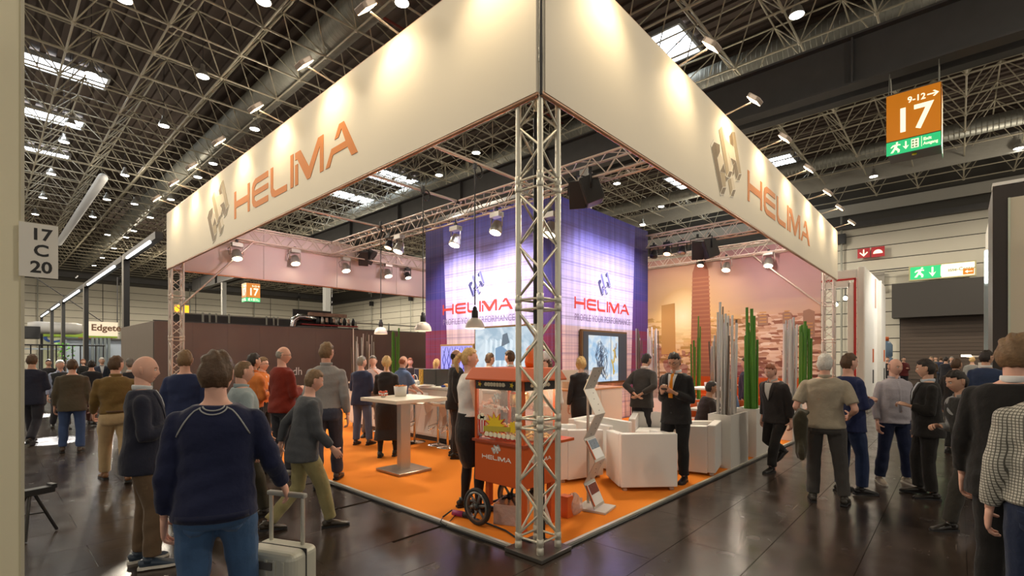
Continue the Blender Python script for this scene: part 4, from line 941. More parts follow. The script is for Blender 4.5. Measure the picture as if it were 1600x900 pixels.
# --- floor clutter by the tower
cb = thing('power_cable', 'black cable with a purple plug snaking past the cart wheel', 'cable', (0,0,0))
pts = [G(692, 5.05, Z0+.01), G(706, 5.15, Z0+.05), G(713, 5.1, Z0+.02), G(735, 5.0, Z0+.012), G(762, 4.85, Z0+.012), G(790, 4.65, Z0+.012), G(808, 4.45, Z0+.012), G(830, 4.36, Z0+.012)]
MB().loft(pts, [.009]*len(pts), 8).build('cable', RUBBER, cb)
pts = [G(692,5.05,Z0+.01), G(688,4.9,Z0+.008), G(696,4.86,.012), G(712,5.08,Z0+.02)]; MB().loft(pts, [.005]*4, 6).build('cable', RUBBER, cb)
MB().cyl(G(708,5.12,Z0+.035), G(724,5.06,Z0+.035), .03, 12).build('plug', mat('purple_plug', (.30,.02,.12), .4), cb); MB().cyl(G(724,5.06,Z0+.035), G(736,5.02,Z0+.035), .026, 12).build('socket', RUBBER, cb)
CLR = mat('clear_plastic', (.70,.55,.50), .25, bump=(18, .7, .03)); CLR.node_tree.nodes['Principled BSDF'].inputs['Alpha'].default_value = .55
def crumple(nm, lb, cat, p, r, seed, mt=CLR, grp=None):
    t = thing(nm, lb, cat, p, 0, grp); m = MB(); m.ball((0,0,r[2]), r, 14, 9); rr = random.Random(seed)
    m.v = [(x*(1+rr.uniform(-.14,.1)), y*(1+rr.uniform(-.14,.1)), max(.002, z*(1+rr.uniform(-.12,.12)))) for x, y, z in m.v]; m.sm = [False]*len(m.f); m.build('bag', mt, t)
crumple('plastic_bag', 'clear crumpled plastic bag right of the truss tower foot', 'bag', G(897, 5.15, Z0), (.10,.09,.11), 1)
pb = thing('plastic_box', 'clear plastic box behind the nearest truss tower', 'box', G(800, 5.0, Z0), .4)
for c, d_ in (((0,0,.01),(.36,.26,.01)),((-.18,0,.10),(.008,.26,.2)),((.18,0,.10),(.008,.26,.2)),((0,.13,.1),(.36,.008,.2)),((0,-.13,.1),(.36,.008,.2))): box('wall', c, d_, CLR, pb)
box('rim', (0,-.14,.2), (.38,.02,.02), CLR, pb)
ws = thing('popcorn_bags_pack', 'white leaning pack of paper bags with a yellow one behind the tower', 'paper bags', G(856, 4.95, Z0), .5)
MB().prism([(-.1,0),(.1,0),(.1,.30),(-.1,.30)], Matrix.Translation((0,0,0)) @ Matrix.Rotation(PI/2-.35, 4, 'X'), .05).build('paper_pack', WHITE, ws); MB().prism([(-.1,0),(.02,0),(.0,.36),(-.08,.34)], Matrix.Translation((0,.03,0)) @ Matrix.Rotation(PI/2-.3, 4, 'X'), .02).build('yellow_bag', YEL, ws)
box('orange_carton', (0,0,0), (.10,.12,.22), ORANGE, None).location = G(884, 5.1, Z0+.11)
tag(bpy.data.objects['orange_carton'], 'small orange carton beside the clear plastic bag', 'carton')

# --- zigzag brochure stand
LG = mat('light_grey_sheet', (.60,.57,.52), .4, .2)
bs = thing('brochure_stand', 'light grey zigzag brochure stand on a flat foot plate', 'brochure stand', G(929, 5.35, Z0), face_rot(-58))
box('foot_plate', (.02,0,.012), (.32,.36,.024), LG, bs, bevel=.003)
rod('pole', (.10,.12,.02), (.10,.12,1.42), .016, STEEL, bs, 10)
zz = [(-.10,.03,.0),(-.085,.05,.03)]
pts = [(-.0,-.10,.05),(-.0,.02,.36),(-.0,-.12,.62)]
# zigzag profile in the (y depth, z) plane; sheets alternate leaning back and forward
prof = [(-.10,.06),(.02,.42),(-.13,.62),(-.01,.99),(-.15,1.22)]
prof = [(-.06,.04),(.06,.30),(-.07,.545),(.06,.785),(-.07,1.05),(.06,1.32),(-.05,1.56)]
for k in range(len(prof)-1):
    (y0, z0), (y1, z1) = prof[k], prof[k+1]
    sh = -.10+(.03 if k % 2 else 0)
    m = MB(); sx0 = sx1 = 0
    m.prism([(-.145+sx0,0),(.145+sx0,0),(.145+sx1,1),(-.145+sx1,1)], Matrix(((1,0,0,0),(0,y1-y0,0,y0),(0,z1-z0,-1,z0),(0,0,0,1))), .006)
    # give real thickness along y
    m = MB(); th = .008
    v = [(-.145+sx0,y0,z0),(.145+sx0,y0,z0),(.145+sx1,y1,z1),(-.145+sx1,y1,z1)]
    m.add(v+[(a, b_+th, c) for a, b_, c in v], [(0,1,2,3),(7,6,5,4),(0,4,5,1),(1,5,6,2),(2,6,7,3),(3,7,4,0)]); o = m.build('folded_sheet', LG, bs)
    h = MB()
    for q in range(4):
        f_ = (q+.6)/4.4; h.ball((sx0+(sx1-sx0)*f_+(.05 if q % 2 else .0), y0+(y1-y0)*f_-.001, z0+(z1-z0)*f_), (.007,.003,.007), 8, 4)
    h.build('rivets', BLACK, o)
def brochure(k, lb, cols, frac=(.12,.92)):
    (y0, z0), (y1, z1) = prof[k], prof[k+1]; sx0 = sx1 = 0
    t = thing('brochure', lb, 'brochure', bs.location, bs.rotation_euler.z, None)
    f0, f1 = frac; L = lambda a, b_, f: a+(b_-a)*f
    def quad_(x0, x1, fa, fb, mt, off, nm):
        v = [(x0+L(sx0,sx1,fa), L(y0,y1,fa)-off, L(z0,z1,fa)),(x1+L(sx0,sx1,fa), L(y0,y1,fa)-off, L(z0,z1,fa)),(x1+L(sx0,sx1,fb), L(y0,y1,fb)-off, L(z0,z1,fb)),(x0+L(sx0,sx1,fb), L(y0,y1,fb)-off, L(z0,z1,fb))]
        MB().add(v+[(a, b_+.007, c) for a, b_, c in v], [(0,1,2,3),(7,6,5,4),(0,4,5,1),(1,5,6,2),(2,6,7,3),(3,7,4,0)]).build(nm, mt, t)
    quad_(-.12,.12,f0,f1,mat('brochure_white', (.82,.82,.82), .35), .012, 'cover'); quad_(-.10,.115,f0+(f1-f0)*.5,f1-.02,cols, .0135, 'cover_picture'); quad_(-.14,-.121,f0,f1,ORANGE,.014,'orange_lit_edge')  # orange strip paints the orange light caught by the left edge
brochure(0, 'brochure with a dark red cover picture in the lowest tier of the stand', mat('photo_dark_red', (.20,.04,.025), .35, var=(60,.9)))
brochure(2, 'brochure with a blue grey cover picture in the middle tier of the stand', mat('photo_blue_grey', (.16,.22,.30), .35, var=(50,.9)))

# --- white cube armchairs
def armchair(px, Yd, rz, lb, hh=.70, w_=.72, proto={}):
    t = thing('cube_armchair', lb, 'armchair', G(px, Yd, Z0), rz, 'white cube armchairs')
    # local: back at -Y, opens to +Y
    box('seat_base', (0,.04,.20), (w_-.18,w_-.10,.34), LEATHER, t, bevel=.02)
    box('seat_cushion', (0,.06,.41), (w_-.20,w_-.14,.10), LEATHER, t, bevel=.03)
    box('backrest', (0,-w_/2+.055,.03+hh/2), (w_,.11,hh-.03), LEATHER, t, bevel=.012)
    for s in (-1, 1):
        m = MB(); m.prism([(0,0),(w_-.11,0),(w_-.11,hh*.90),(w_*.55,hh*.92),(0,hh-.03)], Matrix(((0,0,1,s*(w_/2-.055)-.055),(1,0,0,-w_/2+.11),(0,1,0,.03),(0,0,0,1))), .11); m.build('armrest', LEATHER, t, bevel=.012)
    for x in (-1, 1):
        for y in (-1, 1): box('foot', (x*(w_/2-.06), y*(w_/2-.06), .015), (.05,.05,.03), STEEL, t)
    return t
armchair(1000, 6.42, face_rot(-4), 'white cube armchair turned with its back to the aisle, beside the brochure stand')
armchair(1083, 7.28, face_rot(-60), 'white cube armchair behind the man with the orange tie')
armchair(938, 7.6, face_rot(130), 'white cube armchair farther back, between brochure stand and front armchair')
armchair(1020, 8.2, face_rot(200), 'white cube armchair half hidden behind the orange tie man on his left')
armchair(886, 6.9, face_rot(60), 'white cube armchair seen just right of the truss tower')
lt = thing('lounge_table', 'low white lounge table between the cube armchairs', 'table', G(968, 7.3, Z0)); box('table_top', (0,0,.36), (.5,.5,.04), WHITE, lt, bevel=.004); box('pedestal', (0,0,.18), (.1,.1,.33), STEEL, lt)
bw = thing('snack_bowl', 'small bowl of snacks on the low lounge table', 'bowl', G(962, 7.2, Z0+.382)); MB().lathe([(.03,0),(.08,.045),(.075,.045),(.03,.008)], n=18).build('bowl', mat('wood_bowl', (.5,.3,.12), .5), bw)

# --- reception counter with acrylic boxes
rc = thing('reception_counter', 'white reception counter with orange rim in front of the tower screen', 'counter', (4.05, 2.55, Z0))
box('front_panel', (0,.30,.53), (.04,.7,1.04), WHITE, rc, bevel=.003)
for k in range(2): box('side_panel', (.42+.80*k,-.06,.53), (.79,.04,1.04), CT, rc, bevel=.003)
box('counter_body', (.8,.28,.52), (1.5,.6,1.0), mat('counter_side', (.55,.48,.43), .6), rc)
box('worktop', (.8,.28,1.06), (1.68,.74,.03), mat('orange_rim_top', (.72,.36,.16), .4), rc, bevel=.003)
text('hello', .07, STEEL, frame('X', (-.024,.38,.86)), rc, 'small_lettering') if False else None
box('small_name_plate', (-.024,.42,.88), (.003,.14,.02), STEEL, rc)
ab = thing('acrylic_case', 'clear acrylic box holding a small easel on the reception counter', 'display case', (4.75, 2.85, Z0+1.076))
AC = glass('acrylic', (.9,.85,.85), .16)
for c, d_ in (((-.2,0,.17),(.006,.4,.34)),((.3,0,.17),(.006,.4,.34)),((.05,.2,.17),(.5,.006,.34)),((.05,-.2,.17),(.5,.006,.34)),((.05,0,.34),(.5,.4,.006))): box('clear_panel', c, d_, AC, ab)
ea = thing('table_easel', 'small black easel with a framed picture inside the acrylic box', 'easel', (4.78, 2.85, Z0+1.076), .3)
rod('leg', (-.09,0,0), (0,.03,.26), .008, BLACK, ea); rod('leg', (.09,0,0), (0,.03,.26), .008, BLACK, ea); rod('leg', (0,.12,0), (0,.03,.26), .008, BLACK, ea); box('picture', (0,-.02,.13), (.17,.01,.2), mat('picture_dark', (.22,.16,.20), .5, var=(30,.8)), ea)

# --- planters with poles
def poles(t, n, cx, cy, rx, ry, h0, h1, mt, seed, r=.013, lean=.03, nm='pole', z0=.7):
    rr = random.Random(seed)
    for k in range(n):
        x, y = cx+rr.uniform(-rx,rx), cy+rr.uniform(-ry,ry); h = rr.uniform(h0,h1)
        q = r*rr.uniform(.7,1.15)
        o = rod(nm, (x,y,z0), (x+rr.uniform(-lean,lean)*1.5, y+rr.uniform(-lean,lean)*1.5, h), q, mt[k % len(mt)] if isinstance(mt, list) else mt, t, 8)
SILV = mat('silver_pole', (.55,.53,.50), .3, .85); SILD = mat('bronze_pole', (.16,.12,.09), .4, .5); SILW = mat('white_pole', (.72,.68,.64), .45)
def planter(nm_lb, loc, sx, sy, h, pl, grp='white planters with decorative poles'):
    t = thing('pole_planter', nm_lb, 'planter', loc, 0, grp)
    for c, d_ in (((sx/2,.012,h/2),(sx,.024,h)),((sx/2,sy-.012,h/2),(sx,.024,h)),((.012,sy/2,h/2),(.024,sy-.048,h)),((sx-.012,sy/2,h/2),(.024,sy-.048,h))): box('planter_wall', c, d_, WHITE, t)
    box('gravel_bed', (sx/2,sy/2,h*.55), (sx-.05,sy-.05,h*.7), mat('dark_gravel', (.08,.07,.06), .9, bump=(60,.8,.02)), t)
    for f in pl: poles(t, *f)
planter('nearest tall white planter with thin silver and bronze poles', (4.36,-.10,Z0), .80,.34,.80, [(13,.26,.17,.20,.10,1.85,2.52,[SILV,SILD,SILW,SILV],1,.017,.03,'silver_pole',.7),(8,.50,.17,.14,.10,1.9,2.5,[SILV,SILD,SILW],2,.016,.03,'silver_pole',.7)])
planter('second white planter, holding thick green bamboo canes', (5.52,-.12,Z0), .80,.34,.80, [(8,.30,.17,.14,.08,1.9,2.45,GREEN,3,.027,.012,'bamboo_cane',.7),(2,.18,.17,.05,.08,2.4,2.55,GREEN,33,.027,.012,'bamboo_cane',.7)])
planter('third white planter, with pale silver poles behind the walking man', (7.75,-.16,Z0), .80,.34,.80, [(20,.40,.17,.28,.10,2.1,2.52,[SILW,SILV],4,.02,.03,'silver_pole',.7)])
planter('fourth white planter, with green bamboo near the far tower', (9.2,-.20,Z0), .80,.34,.80, [(11,.36,.17,.24,.10,2.1,2.5,GREEN,5,.03,.012,'bamboo_cane',.7)])
planter('white planter before the mural below the printed sun, silver poles', (8.65,3.0,Z0), .45,.9,.6, [(22,.22,.55,.14,.34,1.9,2.5,[SILV,SILD,SILW],6,.017,.03,'silver_pole',.5)])
planter('white planter before the mural with a few green canes', (9.1,2.15,Z0), .4,.5,.6, [(8,.2,.25,.1,.16,1.9,2.75,GREEN,7,.024,.02,'bamboo_cane',.5)])
planter('white planter before the printed skyscraper with dark silver poles', (9.9,1.9,Z0), .4,.55,.6, [(11,.2,.25,.1,.16,1.9,2.4,[SILV,SILD],8,.024,.05,'silver_pole',.5)])
p = G(573, 15.2)
planter('white planter at the rear left edge with silver and white poles', (p.x-.6,p.y-.2,Z0), 1.1,.4,.7, [(24,.5,.2,.42,.12,1.9,2.55,[SILV,SILD,SILW],9,.017,.03,'silver_pole',.6)])
p = G(611, 15.0)
planter('white planter at the rear left edge with green bamboo', (p.x-.25,p.y-.2,Z0), .6,.4,.7, [(7,.26,.2,.2,.12,2.1,2.65,GREEN,10,.026,.012,'bamboo_cane',.6)])

# --- meeting tables and chairs at the right rear
for k, (px, Yd, lb) in enumerate(((1112,10.6,'white meeting table behind the second cube armchair'),(1122,8.7,'white meeting table beside the nearest planter'))):
    t = thing('meeting_table', lb, 'table', G(px, Yd, Z0), 0, 'white meeting tables'); box('table_top', (0,0,.99 if k == 0 else .74), (.8,.8,.04), WHITE, t, bevel=.004); rod('column', (0,0,.03), (0,0,.97 if k == 0 else .72), .035, STEEL, t); box('foot_plate', (0,0,.015), (.45,.45,.03), STEEL, t)
for k, (px, Yd, rz, lb) in enumerate(((1140,8.9,1.2,'orange chair with tubular back right of the meeting table'),(1092,9.2,-1.0,'orange chair behind the seated man in dark suit'),(1112,9.6,.3,'orange chair between the two meeting tables'))):
    t = thing('orange_chair', lb, 'chair', G(px, Yd, Z0), rz, 'orange chairs')
    box('seat', (0,0,.45), (.44,.44,.04), ORANGE, t, bevel=.01); box('backrest', (0,-.21,.72), (.44,.03,.32), ORANGE, t, bevel=.01)
    for x in (-1,1):
        for y in (-1,1): rod('leg', (x*.2,y*.2,0), (x*.2,y*.2,.44), .012, CHROME, t)
        rod('back_post', (x*.2,-.2,.44), (x*.2,-.22,.86), .012, CHROME, t)
t = thing('tablet', 'white framed tablet tilted on a stand at the meeting table', 'tablet', G(1121, 8.5, Z0+.78), face_rot(-20)); 
MB().prism([(-.11,0),(.11,0),(.11,.17),(-.11,.17)], Matrix.Translation((0,0,0)) @ Matrix.Rotation(1.0, 4, 'X'), .008).build('frame', WHITE, t); MB().prism([(-.095,.012),(.095,.012),(.095,.158),(-.095,.158)], Matrix.Translation((0,0,0)) @ Matrix.Rotation(1.0, 4, 'X') @ Matrix.Translation((0,0,.008)), .002).build('screen', mat('dim_screen2', (.08,.07,.07), .2), t); rod('prop', (0,.02,.0), (0,.07,.13), .006, BLACK, t)
for px, Yd, zz_, lb in ((1103,10.5,1.03,'left on the rear meeting table'),(1120,10.5,1.03,'right on the rear meeting table'),(1092,8.5,.78,'beside the tilted tablet')):
    t = thing('glass_cup', 'clear drinking glass '+lb, 'glass', G(px, Yd, Z0+zz_-.01)); MB().lathe([(.028,0),(.035,.11),(.032,.11),(.026,.008)], n=14).build('glass', glass('clear_glass', (.95,.95,.95), .35), t)
t = thing('info_panel', 'slim white poster stand between the tower and the brochure stand', 'stand', G(893, 9.2, Z0)); box('panel', (0,0,.8), (.03,.5,1.25), WHITE, t, bevel=.004); box('poster', (-.018,0,.95), (.004,.4,.5), mat('poster_sand', (.66,.45,.30), .5, var=(9,.5)), t); box('foot', (0,0,.012), (.3,.5,.024), STEEL, t)
t = thing('mural_bench', 'long orange bench in front of the sunset mural', 'bench', (12.4, 2.6, Z0)); box('seat', (0,0,.45), (.5,4.0,.06), ORANGE, t); box('base', (0,0,.22), (.4,3.9,.40), ORANGE, t); box('backrest', (.24,0,.75), (.05,4.0,.6), ORANGE, t)

# --- suitcase
sc_ = thing('rolling_suitcase', 'pale silver rolling suitcase with pulled out handle in the aisle', 'suitcase', G(450, 2.95), face_rot(18))
SCM = mat('suitcase_shell', (.50,.50,.43), .4, .2)
o = box('shell', (0,0,.39), (.37,.22,.60), SCM, sc_, bevel=.045); o.modifiers['bevel'].segments = 4
for x in (-.12,-.06,0,.06,.12): box('rib', (x,-.112,.39), (.02,.008,.50), SCM, sc_, bevel=.003)
box('zip_band', (0,0.0,.39), (.376,.012,.606), BLACK, sc_, bevel=.005)
box('lock_plate', (.0,-.115,.60), (.09,.012,.05), mat('dark_lock', (.12,.11,.10), .4), sc_)
for x in (-.13,.13): rod('handle_tube', (x*.9,.05,.68), (x*.9,.05,1.02), .012, mat('handle_alu', (.62,.60,.52), .35, .6), sc_)
box('handle_grip', (0,.05,1.03), (.28,.035,.035), mat('grip_grey', (.35,.34,.31), .5), sc_, bevel=.01)
for x in (-.14,.14):
    for y in (-.07,.07): MB().lathe([(.0,-.012),(.03,-.012),(.03,.012),(0,.012)], (x,y,.03), 14, True, Matrix.Rotation(PI/2, 4, 'Y')).build('caster', RUBBER, sc_); box('caster_fork', (x,y,.065), (.035,.03,.05), BLACK, sc_)

# ================================================================== SURROUNDINGS
# --- near left panel with stall number
NP = mat('near_panel_olive_cream', (.88,.82,.60), .7)
r0 = (37-800)/760; Yp = 3.55; pr_ = G(37, Yp)
np_ = thing('stall_end_panel', 'tall olive cream stall panel cut by the left picture edge', 'panel', (pr_.x, pr_.y, 0))
box('panel_board', (-1.3, .06, 2.9), (2.6, .12, 5.8), NP, np_); box('edge_profile', (-.006, -.006, 2.9), (.02, .02, 5.8), mat('panel_edge', (.62,.58,.45), .5), np_)
pa, pb = at_z(29, 343, None, pr_.y-.02), at_z(89, 427, None, pr_.y-.02)
sg = thing('stall_number_sign', 'white sign reading 17 C 20 sticking out from the stall panel', 'sign', (pa.x, pr_.y-.04, 0))
z1_, z0_ = CAMZ+(558-345)*3.5/760, CAMZ+(558-425)*3.35/760
SGM = mat('sign_white', (.85,.83,.76), .5); sw_ = pb.x-pa.x+.005
box('sign_board', (sw_/2, 0, (z0_+z1_)/2), (sw_, .01, z1_-z0_), SGM, sg, bevel=.001)
INKB = mat('sign_black_ink', (.02,.02,.02), .5); hh_ = z1_-z0_
for tx, fz in (('17', .70), ('C', .40), ('20', .09)): text(tx, hh_*.30, INKB, frame('Y', (sw_*.56, -.006, z0_+hh_*fz)), sg, 'lettering', 'CENTER', off=.003, sx=1.0, ext=.001)
# black tripod at left edge
tp = thing('camera_tripod', 'low black folding stand at the left edge of the aisle', 'stand', G(47, 4.6), .3)
box('top_plate', (0,0,.42), (.34,.10,.06), BLACK, tp, bevel=.005); box('end_bracket', (.16,0,.45), (.04,.11,.04), BLACK, tp)
for a in (0, 2.1, 4.2): rod('leg', (.03*math.cos(a),.03*math.sin(a),.40), (.20*math.cos(a),.20*math.sin(a),.01), .014, BLACK, tp)
rod('leg_stay', (.12,0,.2), (-.06,.1,.2), .006, BLACK, tp)

# --- neighbour stand behind: brown wall, goalpost frames, pipework
BRN = mat('brown_stand_wall', (.15,.105,.088), .65, var=(1.5,.12)); BRN2 = mat('taupe_stand_wall', (.22,.175,.135), .65, var=(1.5,.08))
nb = thing('neighbour_stand_wall', 'long dark brown stand wall behind the booth', 'stand wall', (.27, 15.0, 0))
pmB = MB().box((0,0,0), (.985,.05,2.77)).mesh('wall_panel', BRN); pmC = MB().box((0,0,0), (.05,.985,2.77)).mesh('wall_panel', BRN2)
for k in range(13): inst('wall_panel', pmB, nb, (.5+.987*k, .02, 1.39))
for k in range(5): inst('wall_panel', pmC, nb, (.02, .55+.987*k, 1.39), label='lighter taupe wall panel')
box('backing', (6.4, .08, 1.36), (12.8,.06,2.72), BLACK, nb)
box('top_rail', (6.4,.10,2.80), (12.8,.06,.03), DARKG, nb)
# dark panels and posts above the wall
up_ = thing('scaffold_rail', 'dark panels with pale posts rising above the brown wall', 'rail', (.9, 16.2, 0))
box('dark_panel', (2.9, 0, 2.85), (5.8,.05,.55), mat('charcoal_panel', (.05,.045,.045), .6), up_); box('top_tube', (5.8,0,3.14), (11.6,.05,.05), GALV, up_)
for x in (.05,.95,1.15,1.35,1.75,3.0,3.25,3.4,3.9,5.2,5.5,6.6,8.2,9.8,11.4): rod('post', (x,-.05,.0), (x,-.05,3.2), .035, GALV, up_)
pq = at_z(452, 505, None, 16.0); ph = at_z(558, 505, None, 16.0)
pw = thing('pipework_unit', 'red shelf with big silver elbow pipe and black machine parts above the brown wall', 'machine', (pq.x, 16.0, 2.55))
Lr = ph.x-pq.x
RS = mat('red_beam', (.35,.03,.03), .45)
box('red_beam', (Lr*.58,0,.42), (Lr*.84,.16,.05), RS, pw); box('lower_frame', (Lr*.55,0,.20), (Lr*.9,.2,.30), mat('lower_grey', (.17,.15,.14), .5), pw)
pts = [(.12,0,.05),(.12,0,.35),(.17,0,.55),(.32,0,.68),(.55,0,.70),(1.0,0,.64)]
MB().loft(pts, [.12,.12,.12,.12,.12,.11], 16).build('silver_pipe', mat('silver_pipe_metal', (.62,.62,.62), .2, 1), pw)
MB().lathe([(.15,0),(.15,.06)], (.12,0,.06), 16).build('pipe_flange', STEEL, pw)
box('upper_box', (Lr*.55,.05,.83), (Lr*.55,.2,.14), mat('copper_boxes', (.30,.20,.15), .5, .3, var=(6,.6)), pw); box('back_sheet', (Lr*.35,.2,.75), (Lr*.55,.03,.5), BLACK, pw)
rnd = random.Random(8)
for k in range(9):
    x = Lr*(.38+.068*k); MB().lathe([(.05,0),(.075,.03),(.075,.2),(.05,.24),(.03,.3)], (x,-.05,.45), 12).build('valve', [BLACK, STEEL, BLACK][k % 3], pw)
for k in range(4): box('label_plate', (Lr*(.5+.11*k),-.14,.62), (.09,.02,.16), mat('pinkish_plate', (.55,.38,.30), .5), pw)
# white flat letters half hidden on the brown wall ("dh")
nl = thing('wall_lettering', 'thin white script letters on the brown wall behind the grey shirted man', 'lettering', (0,0,0))
pL_ = at_z(457, 586, None, 14.98); text('dh', .40, WH, frame('Y', (pL_.x, 14.985, pL_.z)), nl, 'lettering', sx=.9)

# goalpost frames with led bars
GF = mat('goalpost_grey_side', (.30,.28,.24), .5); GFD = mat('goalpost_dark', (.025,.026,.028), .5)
gfr = [20.4, 30.8, 41.3, 49.0, 58.7]
gx = .39
for k, y in enumerate(gfr):
    t = thing('light_portal', ['nearest tall dark portal post with a glowing strip on its beam','second dark portal post with a glowing strip','third dark portal post with a glowing strip','fourth dark portal post with a glowing strip','farthest dark portal post with a glowing strip'][k], 'portal', (gx, y, 0), 0, 'row of portal posts on the left')
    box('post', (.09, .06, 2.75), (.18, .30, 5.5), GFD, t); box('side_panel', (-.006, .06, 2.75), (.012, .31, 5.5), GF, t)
    y2 = y-5.0 if k == 0 else gfr[k-1]+.3
    box('beam', (.09, (y2-y)/2, 5.42), (.20, abs(y2-y), .22), GFD, t)
    box('led_strip', (-.02, (y2-y)/2-.1, 5.30), (.05, abs(y2-y)*.72, .07), LED, t)

# stands in the far left distance
FG = mat('far_stand_white', (.62,.58,.50), .6); 
hb = thing('hanging_banner', 'pale lit hanging banner with brown company lettering above the far stands', 'banner', (0,0,0))
pA, pB = at_z(168, 522, None, 52), at_z(184.5, 505, None, 52)
xa, xb = at_z(136, 500, None, 52).x, at_z(184, 500, None, 52).x
za, zb = at_z(160, 525, None, 52).z, at_z(160, 503, None, 52).z
box('banner_panel', ((xa+xb)/2, 52, (za+zb)/2), (xb-xa, .1, zb-za), mat('lit_banner_cream', (.80,.70,.56), .6, emit=(.9,.75,.55), es=.25), hb)
text('Edgetec', (zb-za)*.62, mat('brown_letters', (.15,.07,.03), .6), frame('Y', (at_z(142,510,None,52).x, 51.93, za+(zb-za)*.38)), hb, 'lettering', off=.02, sx=.98)
for q in (0,1): rod('suspension_wire', ((xa+xb)/2+q, 52, zb), ((xa+xb)/2-5+6*q, 52, zb+4), .04, DARKG, hb)
hb2 = thing('hanging_banner', 'grey rounded hanging banner behind the portal posts', 'banner', (0,0,0))
xa, xb = at_z(43, 500, None, 56).x, at_z(128, 500, None, 56).x; za, zb = at_z(80, 522, None, 56).z, at_z(80, 503, None, 56).z
m = MB(); m.loft([(xa,56,(za+zb)/2),(xa+.5,56,(za+zb)/2),(xb-.5,56,(za+zb)/2),(xb,56,(za+zb)/2)], [((zb-za)*.4,.4),((zb-za)/2,.8),((zb-za)/2,.8),((zb-za)*.4,.4)], 10, ref=(0,0,1)); m.build('banner_tube', mat('banner_grey', (.50,.49,.47), .6), hb2)
gs = thing('green_topped_stand', 'far stand with a lime green top line and big blue lettering', 'exhibition stand', (0,0,0))
xa, xb = at_z(66, 540, None, 60).x, at_z(184, 540, None, 60).x; zt = at_z(120, 523, None, 60).z
box('stand_front', ((xa+xb)/2, 60.5, zt-2.2), (xb-xa, .2, 4.4), mat('stand_pale_green', (.62,.66,.45), .6), gs); box('green_stripe', ((xa+xb)/2, 60.3, zt), (xb-xa, .2, .45), mat('lime_stripe', (.35,.55,.05), .5), gs)
zl = at_z(66, 534, None, 60).z; text('CEFRA', 1.15, mat('sign_letter_blue', (.03,.10,.40), .5), frame('Y', (at_z(67,534,None,60).x, 60.3, zl)), gs, 'lettering', off=.03, sx=1.5)
box('logo_patch', (at_z(114,531,None,60).x, 60.3, zl+.5), (.9,.05,.9), mat('logo_teal', (.25,.45,.45), .5), gs)
text('NOVA', .7, mat('brown_red', (.35,.10,.06), .5), frame('Y', (at_z(142,533,None,60).x, 60.3, zl+.4)), gs, 'lettering', sx=1.2) if False else box('red_patch', (at_z(150,531,None,60).x, 60.28, zl+.7), (2.6,.05,.7), mat('brown_red', (.45,.16,.08), .5, var=(2,.7)), gs)
box('orange_patch', (at_z(162,531,None,60).x, 60.28, zl+.6), (1.2,.05,1.1), mat('orange_patch', (.55,.22,.05), .5), gs)
dk = thing('dark_stand', 'black stand structure at the far left edge', 'exhibition stand', (0,0,0))
p = G(44, 38); box('canopy', (p.x-1.2, p.y, 3.6), (3.6,3,.9), BLACK, dk); box('wall', (p.x-1.6, p.y+1.2, 1.6), (2.8,.2,3.2), DARKG, dk); box('counter', (p.x+1.0, p.y, 2.35), (4.0,1.0,.12), mat('pale_blue_counter', (.35,.42,.50), .5), dk)
bl = thing('blue_glass_stand', 'pale blue machine cabinet behind the portal posts', 'machine', (0,0,0))
p = G(160, 34); box('cabinet', (p.x, p.y+1, 1.45), (3.6,.6,2.9), mat('pale_blue_panel', (.42,.50,.60), .4), bl); box('frame', (p.x, p.y+.6, 2.95), (3.8,.12,.12), DARKG, bl)
for k in range(5): box('grey_column', (p.x-.5+.22*k, p.y+.2, 1.9), (.14,.2,2.3), mat('slate_column', (.16,.19,.20), .4), bl)
cg = thing('rail_fence', 'dark vertical bar fence at the far left stand', 'fence', G(62, 26), 0)
for k in range(12): rod('bar', (k*.33-1,0,.0), (k*.33-1,0,2.35), .03, BLACK, cg)
rod('top_rail', (-1,0,2.35), (2.7,0,2.35), .04, BLACK, cg)
pl_ = thing('leafy_plant', 'bright green leafy plant at a far stand', 'plant', G(103, 30)); m = MB(); rnd = random.Random(2)
for k in range(60):
    a, b_, r = rnd.uniform(0,2*PI), rnd.uniform(-.5,1.4), rnd.uniform(.2,.6); c = Vector((math.cos(a)*r*.8, math.sin(a)*r*.8, 1.75+b_*.55)); d_ = Vector((rnd.uniform(-1,1), rnd.uniform(-1,1), rnd.uniform(-.4,1))).normalized()*.22; s_ = d_.cross(Vector((0,0,1))).normalized()*.07
    m.add([c, c+d_*.5+s_, c+d_, c+d_*.5-s_], [(0,1,2,3)])
tag(m.build('foliage', mat('leaf_green', (.12,.42,.02), .5), pl_), kind='stuff'); MB().lathe([(.2,0),(.28,.5),(.25,.5)], n=14).build('pot', WHITE, pl_); rod('stem', (0,0,.4), (0,0,1.7), .03, BRN, pl_)

